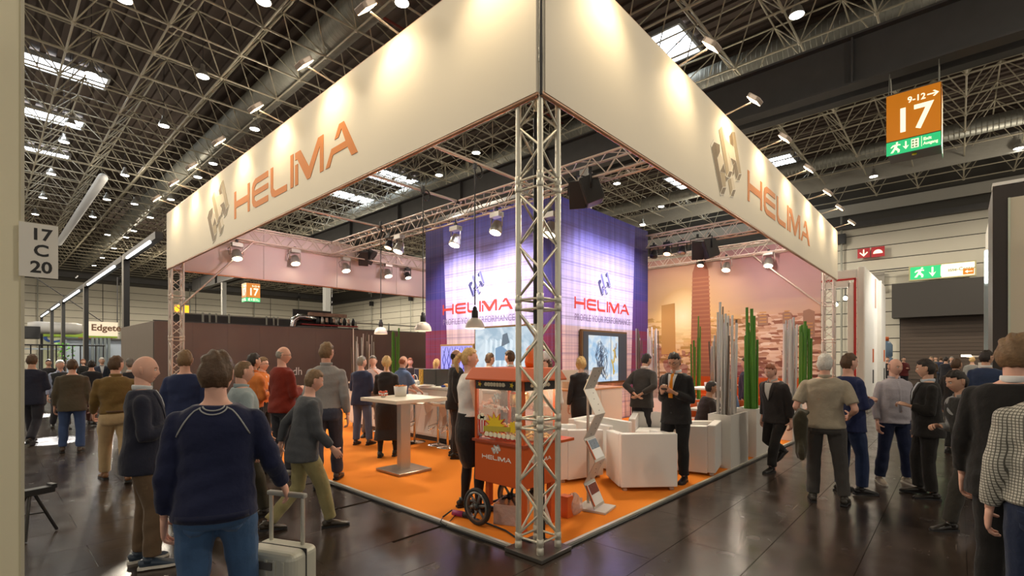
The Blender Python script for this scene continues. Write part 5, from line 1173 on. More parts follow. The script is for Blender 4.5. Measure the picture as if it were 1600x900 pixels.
# --- cube signs
SO = mat('sign_orange_lit', (.62,.20,.01), .4, emit=(.85,.27,.005), es=.22); SGR = mat('sign_green_lit', (.02,.45,.16), .4, emit=(.02,.50,.18), es=.6); SLT = mat('sign_pale_lit', (.8,.8,.6), .4, emit=(.86,.86,.62), es=.75)
def cube_sign(lb, loc, s, full, hang):
    t = thing('cube_sign', lb, 'sign', loc, 0, 'hanging orange hall number cubes'); h = 1.38*s
    box('sign_body', (s/2, 0, .90*s), (s*.98, s*.98, h), mat('sign_dark_body', (.10,.085,.075), .5), t)
    for k, F in enumerate((Matrix.Translation((-.012, s/2, 0)) @ FX, Matrix.Translation((0, -s/2-.012, 0)) @ FY)):
        def T(poly, mt, nm, lift=.004): MB().prism([(x*s, y*s) for x, y in poly], F @ Matrix.Translation((0,0,lift)), .004).build(nm, mt, t)
        T([(.0,.44),(1,.44),(1,1.56),(0,1.56)], SO, 'orange_panel'); T([(0,.10),(1,.10),(1,.42),(0,.42)], SGR, 'green_panel')
        text('17', .80*s, SLT, F @ Matrix.Translation((.50*s,.62*s,.009)), t, 'number', 'CENTER', off=.016*s, sx=.92)
        text('9-12', .20*s, SLT, F @ Matrix.Translation((.40*s,1.27*s,.009)), t, 'number', off=.004*s, sx=.92)
        T([(.76,1.325),(.93,1.325),(.93,1.355),(.76,1.355)][::1], SLT, 'arrow', .009); T([(.86,1.40),(.93,1.34),(.86,1.28),(.89,1.27),(.97,1.34),(.89,1.41)], SLT, 'arrow', .009)
        # running figure, arrow, door
        T([(.08,.15),(.13,.15),(.17,.22),(.22,.18),(.21,.14),(.25,.14),(.26,.20),(.20,.27),(.22,.31),(.27,.30),(.27,.33),(.20,.35),(.12,.33),(.08,.28),(.10,.27),(.14,.30),(.16,.29),(.13,.23)], SLT, 'running_figure', .009)
        T([(.205+.022*math.cos(a*PI/4), .375+.022*math.sin(a*PI/4)) for a in range(8)], SLT, 'running_figure', .009)
        T([(.355,.37),(.385,.37),(.385,.25),(.43,.27),(.37,.18),(.31,.27),(.355,.25)][::-1], SLT, 'arrow', .009)
        T([(.47,.17),(.61,.17),(.61,.38),(.47,.38)], SLT, 'door_symbol', .009)
        for a in range(2):
            for b_ in range(3): T([(.485+.06*a,.185+.065*b_),(.525+.06*a,.185+.065*b_),(.525+.06*a,.225+.065*b_),(.485+.06*a,.225+.065*b_)], mat('door_grid', (.3,.6,.35), .5), 'door_symbol', .014)
        T([(.655,.16),(.665,.16),(.665,.40),(.655,.40)], SLT, 'divider', .009)
        text('Exit', .095*s, SLT, F @ Matrix.Translation((.69*s,.295*s,.009)), t, 'lettering', off=.003*s); text('Ausgang', .095*s, SLT, F @ Matrix.Translation((.69*s,.19*s,.009)), t, 'lettering', off=.003*s, sx=.82)
    MB().lathe([(.05*s,0),(.05*s,.04)], (s*.5,0,.17*s), 10).build('beacon', mat('beacon_yellow', (.8,.6,.02), .4), t)
    for x, y in ((.05*s,-s/2+.05),(.05*s,s/2-.05),(s-.05,-s/2+.05),(s-.05,s/2-.05)): rod('wire', (x,y,1.59*s), (.5+(x-.5)*.25,y,hang), .012, GALV, t)
cube_sign('large hanging orange cube sign with 17, at the upper right', (16.0, -1.57, 7.85), 1.28, True, 2.9)
p2 = at_z(391, 470, 16.3)
cube_sign('small distant orange cube sign with 17, above the brown wall', (16.0-.3, p2.y, 7.45), 1.35, True, 3.3)
# tiny amber sign seen through far left tower
t = thing('amber_sign', 'tiny amber lit sign seen behind the far left truss tower', 'sign', at_z(284, 484, None, 60)); rod('post', (0,0,-.5), (0,0,-t.location.z), .08, DARKG, t); box('panel', (0,0,0), (1.3,.2,1.0), mat('amber_lit', (.8,.35,.02), .5, emit=(1,.45,.02), es=1.2), t)

# --- right hall wall signs
SR = mat('sign_red', (.42,.02,.03), .4, emit=(.4,.02,.02), es=.1)
def wall_pt(px, py): return at_z(px, py, XW-.6)
a, b_ = wall_pt(1339.5, 386), wall_pt(1381, 404)
t = thing('red_wall_sign', 'pair of dark red squares with arrow and half disc on the right wall', 'sign', (XW-.35, 0, 0))
for q, (pa_, pb_) in enumerate((((1339.5,386.5),(1359,404)),((1361,384),(1382,402)))):
    A, B = wall_pt(*pa_), wall_pt(*pb_); cx_, cz_ = (A.y+B.y)/2, (A.z+B.z)/2; s = abs(A.y-B.y)
    box('red_square', (-.1, cx_, cz_), (.06, s, s*.92), SR, t)
    F = Matrix.Translation((-.135, cx_, cz_)) @ FX
    poly = [(-.05,.35),(.05,.35),(.05,-.12),(.28,.1),(.34,.03),(0,-.34),(-.34,.03),(-.28,.1),(-.05,-.12)][::-1] if q == 0 else [(.36*math.cos(k*PI/12), .36*math.sin(k*PI/12)-.15) for k in range(13)]
    MB().prism([(x*s, y*s) for x, y in poly], F, .02).build('pictogram', SLT, t)
A, B = wall_pt(1422, 421), wall_pt(1524, 438); zt_, zb_ = wall_pt(1524, 410).z, wall_pt(1524, 427).z
t = thing('exit_light_box', 'long lit green and cream exit sign above the roller door', 'sign', (XW-1.0, 0, 0))
ya, yb = A.y, B.y; zc = 7.95; hh = 1.0; Lx = ya-yb
box('sign_housing', (0, (ya+yb)/2, zc), (.25, Lx+.1, hh+.1), mat('housing_gold', (.5,.45,.25), .5), t)
F = Matrix.Translation((-.13, ya, zc-hh/2)) @ FX
def T2(poly, mt, nm, lift=.004): MB().prism([(x*hh, y*hh) for x, y in poly], F @ Matrix.Translation((0,0,lift)), .01).build(nm, mt, t)
rt_ = Lx/hh
T2([(.04,.04),(rt_*.49,.04),(rt_*.49,.96),(.04,.96)], SGR, 'green_panel'); T2([(rt_*.5,.04),(rt_-.04,.04),(rt_-.04,.96),(rt_*.5,.96)], mat('sign_cream_lit', (.8,.75,.55), .4, emit=(.95,.85,.6), es=.8), 'cream_panel')
T2([(rt_-.65,.1),(rt_-.08,.1),(rt_-.08,.5),(rt_-.65,.5)], SO, 'orange_panel', .02); T2([(rt_-.55,.3),(rt_-.4,.42),(rt_-.4,.33),(rt_-.15,.33),(rt_-.15,.27),(rt_-.4,.27),(rt_-.4,.18)], SLT, 'arrow', .035)
run = [(.08,.15),(.13,.15),(.17,.22),(.22,.18),(.21,.14),(.25,.14),(.26,.20),(.20,.27),(.22,.31),(.27,.30),(.27,.33),(.20,.35),(.12,.33),(.08,.28),(.10,.27),(.14,.30),(.16,.29),(.13,.23)]
T2([(x*2.9+.05, y*2.9-.25) for x, y in run], SLT, 'running_figure', .02); T2([(.72+.07*math.cos(a*PI/4), .83+.06*math.sin(a*PI/4)) for a in range(8)], SLT, 'running_figure', .02)
T2([(1.25,.85),(1.35,.85),(1.35,.4),(1.5,.5),(1.3,.15),(1.1,.5),(1.25,.4)][::-1], SLT, 'arrow', .02); T2([(1.75,.15),(2.15,.15),(2.15,.85),(1.75,.85)], SLT, 'door_symbol', .02)
text('Messe-Center', .34, mat('olive_ink', (.20,.18,.06), .5), F @ Matrix.Translation((rt_*.5*hh+.08,.42,.02)), t, 'lettering', off=.006, sx=.88)
for q in (.2, .8): rod('bracket', (.1, yb+Lx*q, zc), (.7, yb+Lx*q, zc), .05, DARKG, t)
rod('conduit', (0, ya+.05, zc+.5), (0, ya+2.9, zc+.5), .04, DARKG, t)
# vent patch on wall
tag(box('wall_vent', (XW-.3, wall_pt(1367,440).y, wall_pt(1367,440).z), (.06, 1.15, 1.5), mat('vent_grey', (.30,.28,.24), .6)), 'grey square vent panel on the cream wall', 'vent')

# --- white stand with red line (right of the far tower)
ws_ = thing('white_red_stand', 'tall white exhibition stand with a red line around its opening', 'exhibition stand', (15.2, -.47, 0))
WS = mat('glossy_white_panel', (.86,.84,.79), .35); RL = mat('red_line', (.55,.02,.02), .4)
Hs = 4.62
def arch(nm, o0, o1, i0, i1, zt_, zi, x, th, mt, r=.25):
    P_ = [(o0,0),(o1,0),(o1,zt_-r),(o1-r*.3,zt_-r*.3),(o1-r,zt_),(o0,zt_),(o0,zi),(i1-.1,zi),(i1,zi-.1),(i1,0.0),(i1,0)]
    return P_
# end wall (right, nearest the picture's aisle), lintel and rear wall
box('end_wall', (2.9, .09, 2.25), (5.8,.18,4.5), WS, ws_, bevel=.03)
box('front_post', (.12, .10, 2.22), (.24,.22,4.44), WS, ws_, bevel=.05)
box('red_line', (-.004, .245, 2.07), (.03,.06,4.14), RL, ws_); box('inner_frame', (.10, .36, 2.02), (.2,.17,4.04), WS, ws_, bevel=.02)
box('lintel', (.12, 2.7, 4.31), (.24,5.0,.26), WS, ws_, bevel=.03); box('red_line', (-.004, 2.72, 4.14), (.03,5.0,.06), RL, ws_); box('inner_lintel', (.10, 2.8, 4.0), (.2,4.8,.20), WS, ws_)
box('side_fin', (3.1,-.05,2.2), (.12,.14,4.4), WS, ws_); box('floor_kick', (2.9,-.02,.04), (5.9,.12,.08), mat('kick_grey', (.3,.28,.25), .5), ws_)
for x, z in ((1.9,1.75),(5.2,1.75)): box('orange_slot', (x,-.01,z), (.14,.03,.45), ORANGE, ws_)
for x, z in ((1.9,1.05),(5.2,1.05)): box('dark_slot', (x,-.01,z), (.12,.03,.45), DARKG, ws_)
box('pink_slot', (2.55,-.01,3.9), (.25,.03,1.0), mat('pinkish_panel', (.70,.45,.38), .5), ws_)
MB().lathe([(0,0),(.28,0),(.28,.05),(0,.05)], (3.4,-.0,1.35), 20, True, Matrix.Rotation(PI/2, 4, 'X')).build('round_sign', BLACK, ws_)
for k, (px, py, lb) in enumerate(((1321,466,'upper of the two dazzling spots inside the white stand'),(1306,476,'lower of the two dazzling spots inside the white stand'))):
    p = at_z(px, py, 17.6); t = thing('stand_spotlight', lb, 'spotlight', p, 0, 'spots inside the white red-lined stand'); MB().ball((0,0,0), .07).build('lens', HALO, t); rod('stem', (0,0,.05), (0,0,.5), .015, BLACK, t); box('fixture', (.05,0,.06), (.14,.12,.1), BLACK, t)
rb_ = thing('water_dispenser', 'blue water bottles stacked with an orange cap beside the far fence', 'water bottle', G(1383, 24)); MB().lathe([(.28,0),(.30,.1),(.30,.75),(.26,.8),(.30,.86),(.30,1.4),(.2,1.55),(.12,1.6)], (0,0,.9), 18).build('bottle', mat('blue_bottle', (.14,.22,.32), .2), rb_); MB().lathe([(.15,0),(.15,.2)], (0,0,2.5), 14).build('cap', ORANGE, rb_); box('stand', (0,0,.45), (.6,.6,.9), DARKG, rb_)
fe = thing('bar_fence', 'dark blue metal bar fence before the roller door', 'fence', G(1376, 26), PI/2+.3)
for k in range(16): rod('bar', (0,k*-.22,0), (0,k*-.22,1.9), .035, mat('blue_black_bar', (.05,.07,.10), .4), fe)
rod('top_rail', (0,.1,1.9), (0,-3.4,1.9), .04, mat('blue_black_bar', (.05,.07,.10), .4), fe)

light('POINT', 'stand_spot_light', (16.6, 1.6, 3.6), 120, (1,.95,.85), size=.08)
light('SPOT', 'stand_wall_fill', (17.5, -2.6, 4.8), 260, (1,.95,.86), (18, -.4, 1.5), .1, 130, .6)  # added spot without a fixture, brightens the white stand's outer wall
# --- stands at the right edge
rs = thing('right_edge_stand', 'tall black and cream stand at the right edge of the picture', 'exhibition stand', (0,0,0))
pA, pB = G(1551, 9.0), G(1578, 8.85)
wd_ = pA.y-pB.y
box('black_end', (pA.x+.9, pA.y-wd_/2, 2.42), (1.8, wd_, 4.84), mat('stand_black_brown', (.030,.022,.018), .5), rs)
box('cream_wall', (pA.x+.85, pB.y-1.6, 2.30), (1.7, 3.2, 4.6), mat('cream_panel_paint', (.62,.56,.43), .6), rs); box('black_top', (pA.x+.88, pB.y-1.6, 4.72), (1.75, 3.2, .24), mat('stand_black_brown', (.030,.022,.018), .5), rs)
box('top_trim', (pA.x+.2, pA.y-1.9, 4.90), (.3, 3.8, .06), WS, rs); box('edge_strip', (pA.x-.01, pB.y+.01, 2.3), (.02,.03,4.6), mat('mint_edge', (.55,.62,.50), .5), rs)
p = G(1544, 13.5); rt2 = thing('white_fin_stand', 'slim white stand fin left of the black stand end, with a small lamp', 'exhibition stand', (p.x, p.y, 0))
box('fin_panel', (.9,-.12,2.72), (1.8,.24,5.45), WS, rt2, bevel=.02); box('side_strip', (-.05,.04,2.3), (.1,.09,4.7), mat('steel_blue_strip', (.30,.36,.38), .4), rt2)
box('lamp_arm', (-.15,.2,1.72), (.04,.5,.04), WHITE, rt2); box('lamp_head', (-.15,.45,1.74), (.1,.2,.05), LAMPW, rt2); box('wall_box', (-.1,.1,1.35), (.12,.2,.4), WHITE, rt2); box('strip_light', (-.11,.04,4.2), (.02,.05,.9), LAMPC, rt2)
# dark slit of left-side far things under the left banner
# ================================================================== PEOPLE
DG = None
def remesh(mb, voxel, smooth=2, name='m'):
    me = mb.mesh(name); o = bpy.data.objects.new(name, me); COL.objects.link(o)
    r = o.modifiers.new('r', 'REMESH'); r.mode = 'VOXEL'; r.voxel_size = voxel; r.use_smooth_shade = True
    if smooth: s = o.modifiers.new('s', 'SMOOTH'); s.factor = .5; s.iterations = smooth
    dg = bpy.context.evaluated_depsgraph_get(); ev = o.evaluated_get(dg)
    out = bpy.data.meshes.new_from_object(ev)
    bpy.data.objects.remove(o); bpy.data.meshes.remove(me)
    return out
def wrinkle(me, amp, seed, fx=9, fz=26):
    n = len(me.vertices); co = np.empty(n*3); me.vertices.foreach_get('co', co); co = co.reshape(-1, 3)
    no = np.empty(n*3); me.vertices.foreach_get('normal', no); no = no.reshape(-1, 3)
    x, y, z = co.T; s = seed*1.7
    w_ = np.sin(fz*z+3*np.sin(fx*x+s)+2*np.sin(7*y+s*2)+s)*(.5+.5*np.sin(5*x+4*z+s))+.6*np.sin(2.1*fz*z-14*x+3*np.sin(9*y+s)+s)*(.5+.5*np.sin(6*z-7*y+2*s))+.7*np.sin(11*x+9*y-5*z+s)
    co += no*(amp*w_)[:, None]; me.vertices.foreach_set('co', co.ravel()); me.update()
def newobj(name, me, mt, parent, label=None):
    me.materials.clear(); me.materials.append(mt); o = bpy.data.objects.new(name, me); COL.objects.link(o); o.parent = parent
    if label: o['label'] = label
    return o
SK = {'fair': (.76,.46,.34), 'tan': (.62,.36,.25), 'pink': (.72,.41,.31), 'brown': (.40,.21,.13)}
HC = {'brown': (.085,.045,.022), 'dark': (.022,.015,.012), 'grey': (.26,.24,.21), 'white': (.62,.60,.56), 'blond': (.62,.40,.16), 'sand': (.20,.12,.06), 'salt': (.15,.13,.115), 'red': (.28,.09,.04)}
def skinm(k):
    m = mat('skin_'+k, SK[k], .55, var=(25, .07), spec=.35); b = m.node_tree.nodes['Principled BSDF']; b.inputs['Subsurface Weight'].default_value = 0.0; return m
def hairm(k): return mat('hair_'+k, HC[k], .6, var=(45, .45), bump=(70, .8, .006))
EYEW = mat('eye_white', (.7,.68,.65), .3); EYED = mat('eye_dark', (.03,.02,.015), .2); LIP = mat('lip_tone', (.42,.15,.12), .5)
ARMS = {'hang': ((.05,-.02,-.29),(.07,.05,-.54)), 'hold': ((.05,.02,-.29),(-.06,.22,-.22)), 'phone': ((.04,-.02,-.29),(-.09,.25,-.17)), 'pocket': ((.12,-.10,-.26),(.05,.03,-.47)),
 'fwd': ((.04,.09,-.28),(.03,.27,-.45)), 'back': ((.06,-.15,-.25),(.08,-.17,-.50)), 'cross': ((.06,.07,-.27),(-.20,.20,-.20)), 'reach': ((.03,.17,-.23),(-.02,.42,-.20)), 'behind': ((.10,-.13,-.25),(-.12,-.17,-.41)),
 'pull': ((.10,-.04,-.28),(.20,.10,-.50)), 'bent': ((.10,-.08,-.27),(.05,.14,-.36)), 'raise': ((.10,.10,-.26),(-.02,.26,-.02)), 'table': ((.05,.14,-.24),(-.02,.36,-.30))}
LEGS = {'stand': ((.015,.015,-.43),(.02,-.02,-.84)), 'wide': ((.05,.015,-.43),(.09,-.01,-.835)), 'front': ((.0,.17,-.395),(.0,.26,-.80)), 'rear': ((.0,-.03,-.43),(.0,-.33,-.77)), 'relax': ((.03,.08,-.42),(.05,.06,-.83)),
 'sit': ((.06,.42,-.01),(.07,.42,-.42)), 'lift': ((.0,.10,-.41),(.0,-.28,-.60))}
def finger(mb, M, base, dirv, L_, r, curl):
    """chain of three segments; curl bends towards -Z(local palm side)"""
    p = Vector(base); d = Vector(dirv).normalized(); pts = [p-d*.01]; rad = [r]; ax = Vector((1,0,0)) if abs(d.x) < .7 else Vector((0,1,0))
    ax = d.cross(Vector((0,0,1))).normalized()
    for k, f in enumerate((.42,.32,.26)):
        d = Matrix.Rotation(-curl*(.7 if k == 0 else 1.0), 3, ax) @ d; p = p+d*L_*f; pts.append(p.copy()); rad.append(r*(.97-.09*k))
    pts.insert(1, Vector(base)); rad.insert(1, r); pts.append(p+d*r*.5); rad.append(r*.5)
    mb.loft([M @ q for q in pts], rad, 7)
def hand(mb, wrist, dirv, palm_n, side, curl=.45, s=1.0):
    """local: +Y fingers direction, -Z palm side, thumb on side*X"""
    y = Vector(dirv).normalized(); z = -(Vector(palm_n)-y*Vector(palm_n).dot(y)).normalized(); x = y.cross(z)
    M = Matrix.Translation(wrist) @ Matrix((x, y, z)).transposed().to_4x4() @ Matrix.Scale(s, 4)
    mb.loft([M @ Vector(p) for p in ((0,-.03,0),(0,.01,0),(side*.004,.045,-.001),(0,.08,-.003),(0,.098,-.004))], [(.025,.019),(.030,.017),(.040,.0165),(.041,.014),(.036,.010)], 12, ref=M.to_3x3() @ Vector((1,0,0)))
    for k, (fx, fy, L_, r) in enumerate(((.030,.088,.070,.0092),(.010,.094,.080,.0095),(-.011,.092,.074,.0090),(-.030,.084,.058,.0080))):
        finger(mb, M, (side*fx, fy, -.003), (side*fx*1.6, 1, -.02), L_, r, curl*(1+.12*k))
    finger(mb, M, (side*.030, .022, -.006), (side*.75, .62, -.25), .066, .0108, curl*.55)
def head_fn(female=False, age=0):
    def f(d):
        x, y, z = d      # unit dir, +y face
        rx, ry, rz = (.0745,.094,.117) if not female else (.071,.090,.112)
        X, Y, Z = x*rx, y*ry, z*rz
        if z < 0:
            k = (-z); X *= 1-.30*k**1.6; 
            if y < 0: Y *= 1-.42*k**1.3
            else: Y *= 1-.10*k*k
        if y > .3: Y -= .006*(y-.3)
        g = lambda cx, cz, sx, sz: math.exp(-((X-cx)/sx)**2-((Z-cz)/sz)**2)
        if y > 0:
            Y += .019*g(0,-.026,.012,.013)+.010*g(0,-.004,.009,.020)+.004*g(0,.030,.05,.010)-.009*(g(.031,.006,.015,.010)+g(-.031,.006,.015,.010))
            Y += .006*g(0,-.056,.020,.0055)+.005*g(0,-.068,.018,.006)-.004*g(0,-.0620,.022,.0035)+.007*g(0,-.097,.022,.014)+.003*(g(.042,-.022,.018,.016)+g(-.042,-.022,.018,.016))
        return Vector((X, Y, Z))
    return f
def make_head(mb, M, hi, female):
    n, m = (36, 28) if hi else (20, 16); f = head_fn(female); vs = []
    for i in range(m+1):
        a = PI*i/m
        for k in range(n):
            b = 2*PI*(k+.5)/n-PI/2; d = (math.sin(a)*math.cos(b), math.sin(a)*math.sin(b), -math.cos(a)); vs.append(M @ f(d))
    mb.add(vs, [(i*n+k, i*n+(k+1)%n, (i+1)*n+(k+1)%n, (i+1)*n+k) for i in range(m) for k in range(n)], True)
    for s in (-1, 1):
        e = MB(); e.loft([(s*.070,-.008,-.030),(s*.078,-.010,-.026),(s*.080,-.012,.0),(s*.083,-.014,.022),(s*.076,-.008,.030)], [(.004,.007),(.005,.011),(.006,.015),(.006,.016),(.004,.008)], 10, ref=(1,0,0))
        mb.add([M @ Vector(v) for v in e.v], e.f, True)
def make_hair(style, M, hi, female):
    mb = MB(); n, m = (36, 28) if hi else (22, 18); f = head_fn(female); vs = []; keep = []
    def inside(d):
        x, y, z = d
        if style == 'ring': return z < .38+.1*(y < -.4) and z > -.42+(.35 if y > -.3 else 0) and y < -.02+.3*max(0,z) and (abs(x) > .5 or y < -.35)
        if style == 'thin': line = .48
        else: line = .42
        if y > .25: ok = z > line+.22*(y-.25)+(.25*(1-abs(x)) if style == 'thin' else 0)
        else: ok = z > -.30-(.32 if y < -.3 else 0)+max(0, y+.15)*1.1 if style not in ('bob',) else z > -.95
        if style == 'thin' and z > .93 and y < .2: ok = False
        if abs(x) > .86 and -.15 < y < .22 and z < .30 and style != 'bob': ok = False
        return ok
    th = {'short': .011, 'ring': .004, 'thin': .005, 'bob': .022, 'tail': .012, 'full': .015, 'crop': .007}[style]
    rr = random.Random(4)
    for i in range(m+1):
        a = PI*i/m
        for k in range(n):
            b = 2*PI*(k+.5)/n-PI/2; d = Vector((math.sin(a)*math.cos(b), math.sin(a)*math.sin(b), -math.cos(a)))
            ok = inside(d); p = f(d)
            t_ = (th*(1+.28*math.sin(9*d.x+7*d.y+5*d.z)+rr.uniform(-.12,.12))*(1.35 if d.z > .6 and style in ('short','full') else 1)) if ok else -.012
            vs.append(M @ (p+d*t_)); keep.append(ok)
    fs = []
    for i in range(m):
        for k in range(n):
            q = (i*n+k, i*n+(k+1)%n, (i+1)*n+(k+1)%n, (i+1)*n+k)
            if any(keep[j] for j in q): fs.append(q)
    mb.add(vs, fs, True)
    if style == 'tail':
        t = MB(); t.ball((0,-.10,.035), (.036,.034,.036), 12, 8); t.loft([(0,-.11,.03),(.01,-.15,.0),(.012,-.15,-.06),(.0,-.135,-.12),(0,-.13,-.15)], [.022,.026,.022,.014,.004], 10); mb.add([M @ Vector(v) for v in t.v], t.f, True)
    if style == 'bun':
        pass
    return mb
_pc = [0]
def person(label, px, Y, phi, h=1.78, top=('jacket',(.02,.025,.05)), bot=('trousers',(.03,.03,.035)), hair=('short','brown'), skin='fair', arms=('hang','hang'), legs=('stand','wide'), lean=0, twist=0,
           head=(0,0), shoes=(.02,.018,.016), lod=1, build=1.0, female=False, shirt=None, tie=None, badge=False, glasses=False, belt=None, extras=(), z0=0.0, sole=None, sit=False, group=None, loc=None, hemz=None, side_lean=0, sleeves=None):
    _pc[0] += 1; seed = _pc[0]; s = h/1.80
    base = G(px, Y, z0) if loc is None else Vector(loc)
    phi = phi+math.degrees(math.atan((px-800)/760))      # facing is given as it looks from the camera's side
    root = thing('person', label, 'person', base, face_rot(phi), group)
    vox = {0: .0105, 1: .0155, 2: .022}[lod]; hi = lod == 0
    B = build
    hipz = .93
    legv = []; low = 9
    for sd, lg in ((-1, legs[0]), (1, legs[1])):
        k_, a_ = LEGS[lg] if isinstance(lg, str) else lg
        hip = Vector((sd*.088*B, 0, 0)); kn = hip+Vector((sd*k_[0], k_[1], k_[2])); an = hip+Vector((sd*a_[0], a_[1], a_[2])); legv.append([hip, kn, an, lg]); low = min(low, an.z)
    hipz = .075-low
    for q in legv: 
        for j in range(3): q[j] = q[j]+Vector((0,0,hipz))
    # torso transform: bend about the pelvis
    LB = math.radians(lean); TW = math.radians(twist); SL = math.radians(side_lean)
    def T(p, f=None):
        """p in torso coords: z above pelvis 0..0.6"""
        p = Vector(p); f = min(1, max(0, p.z/.45)) if f is None else f
        Rm = Matrix.Rotation(TW*f, 3, 'Z'); q = Rm @ Vector((p.x, p.y, 0)); q.z = 0
        a = LB*(.35+.65*f); b = SL*f
        ctr = Vector((math.sin(b)*p.z, math.sin(a)*p.z*(.85), math.cos(a)*p.z if p.z > 0 else p.z))
        Rx = Matrix.Rotation(-a*f, 3, 'X'); q = Rx @ q
        return ctr+q+Vector((0,0,hipz))
    def Tdir(d, f=1): return Matrix.Rotation(-LB*f, 3, 'X') @ (Matrix.Rotation(TW*f, 3, 'Z') @ Vector(d))
    SHZ = .475; SHX = (.168 if not female else .15)*B
    sh = [T((sd*SHX, -.005, SHZ)) for sd in (-1, 1)]
    armv = []
    for i, (sd, am) in enumerate(((-1, arms[0]), (1, arms[1]))):
        e_, w_ = ARMS[am] if isinstance(am, str) else am
        def od(v): return Tdir((sd*v[0], v[1], v[2]))
        S0 = sh[i]; armv.append([S0, S0+od(e_)*(1.0), S0+od(w_), am])
    fem = female
    secs = [(-.14,.12,.085,0),(-.07,.165,.115,-.01),(0,.172,.118,-.012),(.09,.152,.108,0),(.19,.140 if not fem else .118,.104,.008),(.30,.158 if not fem else .135,.115 if not fem else .12,.012),(.41,.172 if not fem else .148,.116 if not fem else .12,.006),(.475,.170 if not fem else .142,.100,0),(.505,.156 if not fem else .130,.090,-.002),(.532,.128 if not fem else .105,.078,-.005),(.555,.092 if not fem else .076,.068,-.007),(.578,.060,.058,-.006)]
    def torso(mb, off, z_lo, z_hi, n=20, hipf=1.0, belly=0.0, straight=0):
        pts = []; rad = []
        zs = sorted(set([z_lo, z_hi]+[q[0] for q in secs if z_lo < q[0] < z_hi]))
        for z in zs:
            for a, b in zip(secs, secs[1:]):
                if a[0] <= z <= b[0]:
                    f = (z-a[0])/(b[0]-a[0]); rx = a[1]+(b[1]-a[1])*f; ry = a[2]+(b[2]-a[2])*f; yo = a[3]+(b[3]-a[3])*f; break
            else:
                if z < secs[0][0]: rx, ry, yo = (secs[1][1], secs[1][2], -.01)
                else: rx, ry, yo = secs[-1][1:]
            if straight and z < .15: rx = max(rx, .170+.10*max(0,.08-z)); ry = max(ry, .124+.10*max(0,.08-z))
            if straight: rx = max(rx, .160 if z < .4 else rx); ry = max(ry, .118 if z < .4 else ry)
            bl = belly*math.exp(-((z-.14)/.12)**2)
            pts.append(T((0, yo+bl*.5, z))); rad.append((rx*B+off+bl*.2, ry*B+off+bl*.5))
        # horizontal-ish ellipses
        vs = []; m = len(pts)
        for p, (ra, rb) , z in zip(pts, rad, zs):
            f = min(1, max(0, z/.45)); 
            for k in range(n):
                a = 2*PI*k/n; c, sn = math.cos(a), math.sin(a); e_ = .82
                q = Tdir((ra*math.copysign(abs(c)**e_, c), rb*math.copysign(abs(sn)**e_, sn), 0), f); vs.append(p+q)
        fs = [(i*n+k, i*n+(k+1)%n, (i+1)*n+(k+1)%n, (i+1)*n+k) for i in range(m-1) for k in range(n)]
        fs += [tuple(range(n))[::-1], tuple((m-1)*n+k for k in range(n))]
        mb.add(vs, fs, True)
    def L3(a, b, c, ts, rad, mb, off, end=1.0, n=12):
        """limb through joints with rounded bend"""
        P_ = []; R_ = []
        for t, r in zip(ts, rad):
            if t > end+1e-6: break
            p = a.lerp(b, t*2) if t <= .5 else b.lerp(c, (t-.5)*2); P_.append(p); R_.append(r+off)
        mb.loft(P_, R_, n)
    ATS = (0,.12,.25,.42,.5,.58,.75,.9,1.0); ARD = [.052,.052,.047,.042,.041,.042,.038,.030,.027]
    if fem: ARD = [r*.86 for r in ARD]
    LTS = (0,.1,.25,.42,.5,.58,.70,.85,.97,1.0); LRD = [.092,.090,.078,.062,.057,.056,.058,.045,.038,.036]
    ARD = [r*(.75+.25*B) for r in ARD]; LRD = [r*(.6+.4*B) for r in LRD]
    # neck + head frame
    neck0 = T((0,-.008,.545), 1); hy, hp = head
    nd = Tdir((0,.16,1)); nd.normalize()
    HM0 = Matrix.Rotation(-LB*.45, 4, 'X') @ Matrix.Rotation(TW*.6-math.radians(hy), 4, 'Z') @ Matrix.Rotation(-math.radians(hp), 4, 'X')
    hc = neck0+nd*.066+(HM0 @ Vector((0,.008,.108))); HM = Matrix.Translation(hc) @ HM0
    # ---- body
    bd = MB(); torso(bd, -.012, -.08, .575, 14)
    bd.loft([neck0-nd*.03, neck0+nd*.03, neck0+nd*.066+(HM0 @ Vector((0,-.012,.02))), hc+(HM0 @ Vector((0,-.02,-.03)))], [(.064,.062),(.056,.058),(.054,.056),(.050,.055)] if not fem else [(.052,.05),(.045,.047),(.045,.047),(.044,.05)], 12)
    for a, b, c, _ in armv: bd.ball(a, .043*B, 10, 6); L3(a, b, c, ATS, ARD, bd, -.005)
    legoff = 0 if bot[0] in ('skirt','dress') else -.010
    for a, b, c, _ in legv: L3(a, b, c+Vector((0,0,-.0)), LTS, LRD, bd, legoff)
    me = remesh(bd, .016 if lod < 2 else .024, 2)
    # detailed head and hands in the same mesh
    ex = MB(); make_head(ex, HM, lod < 2, fem)
    for i, (a, b, c, nm) in enumerate(armv):
        sd = (-1, 1)[i]; d = (c-b).normalized()
        inw = Tdir((-sd, 0, 0)); pn = inw
        if nm in ('hold','phone','table','reach','cross','raise'): pn = Vector((-sd*.35,-.2,-1)) if nm != 'phone' else Vector((-sd*.4,-.3,.9)); pn = Tdir(pn); 
        if abs(pn.normalized().dot(d)) > .92: pn = Tdir((0,1,.2))
        y_ = d; x_ = Vector(y_).cross(-(pn-y_*pn.dot(y_)).normalized())
        fwd_side = 1 if x_.dot(Tdir((0,1,.3))) > 0 else -1
        if nm in ('hold','phone','table','reach','raise'): fwd_side = 1 if x_.dot(Tdir((-sd,0,.2))) > 0 else -1
        hand(ex, c+d*.005, d, pn, fwd_side, .5 if nm in ('hang','fwd','back','pull') else .62 if nm in ('hold','phone') else .3, .98 if not fem else .88)
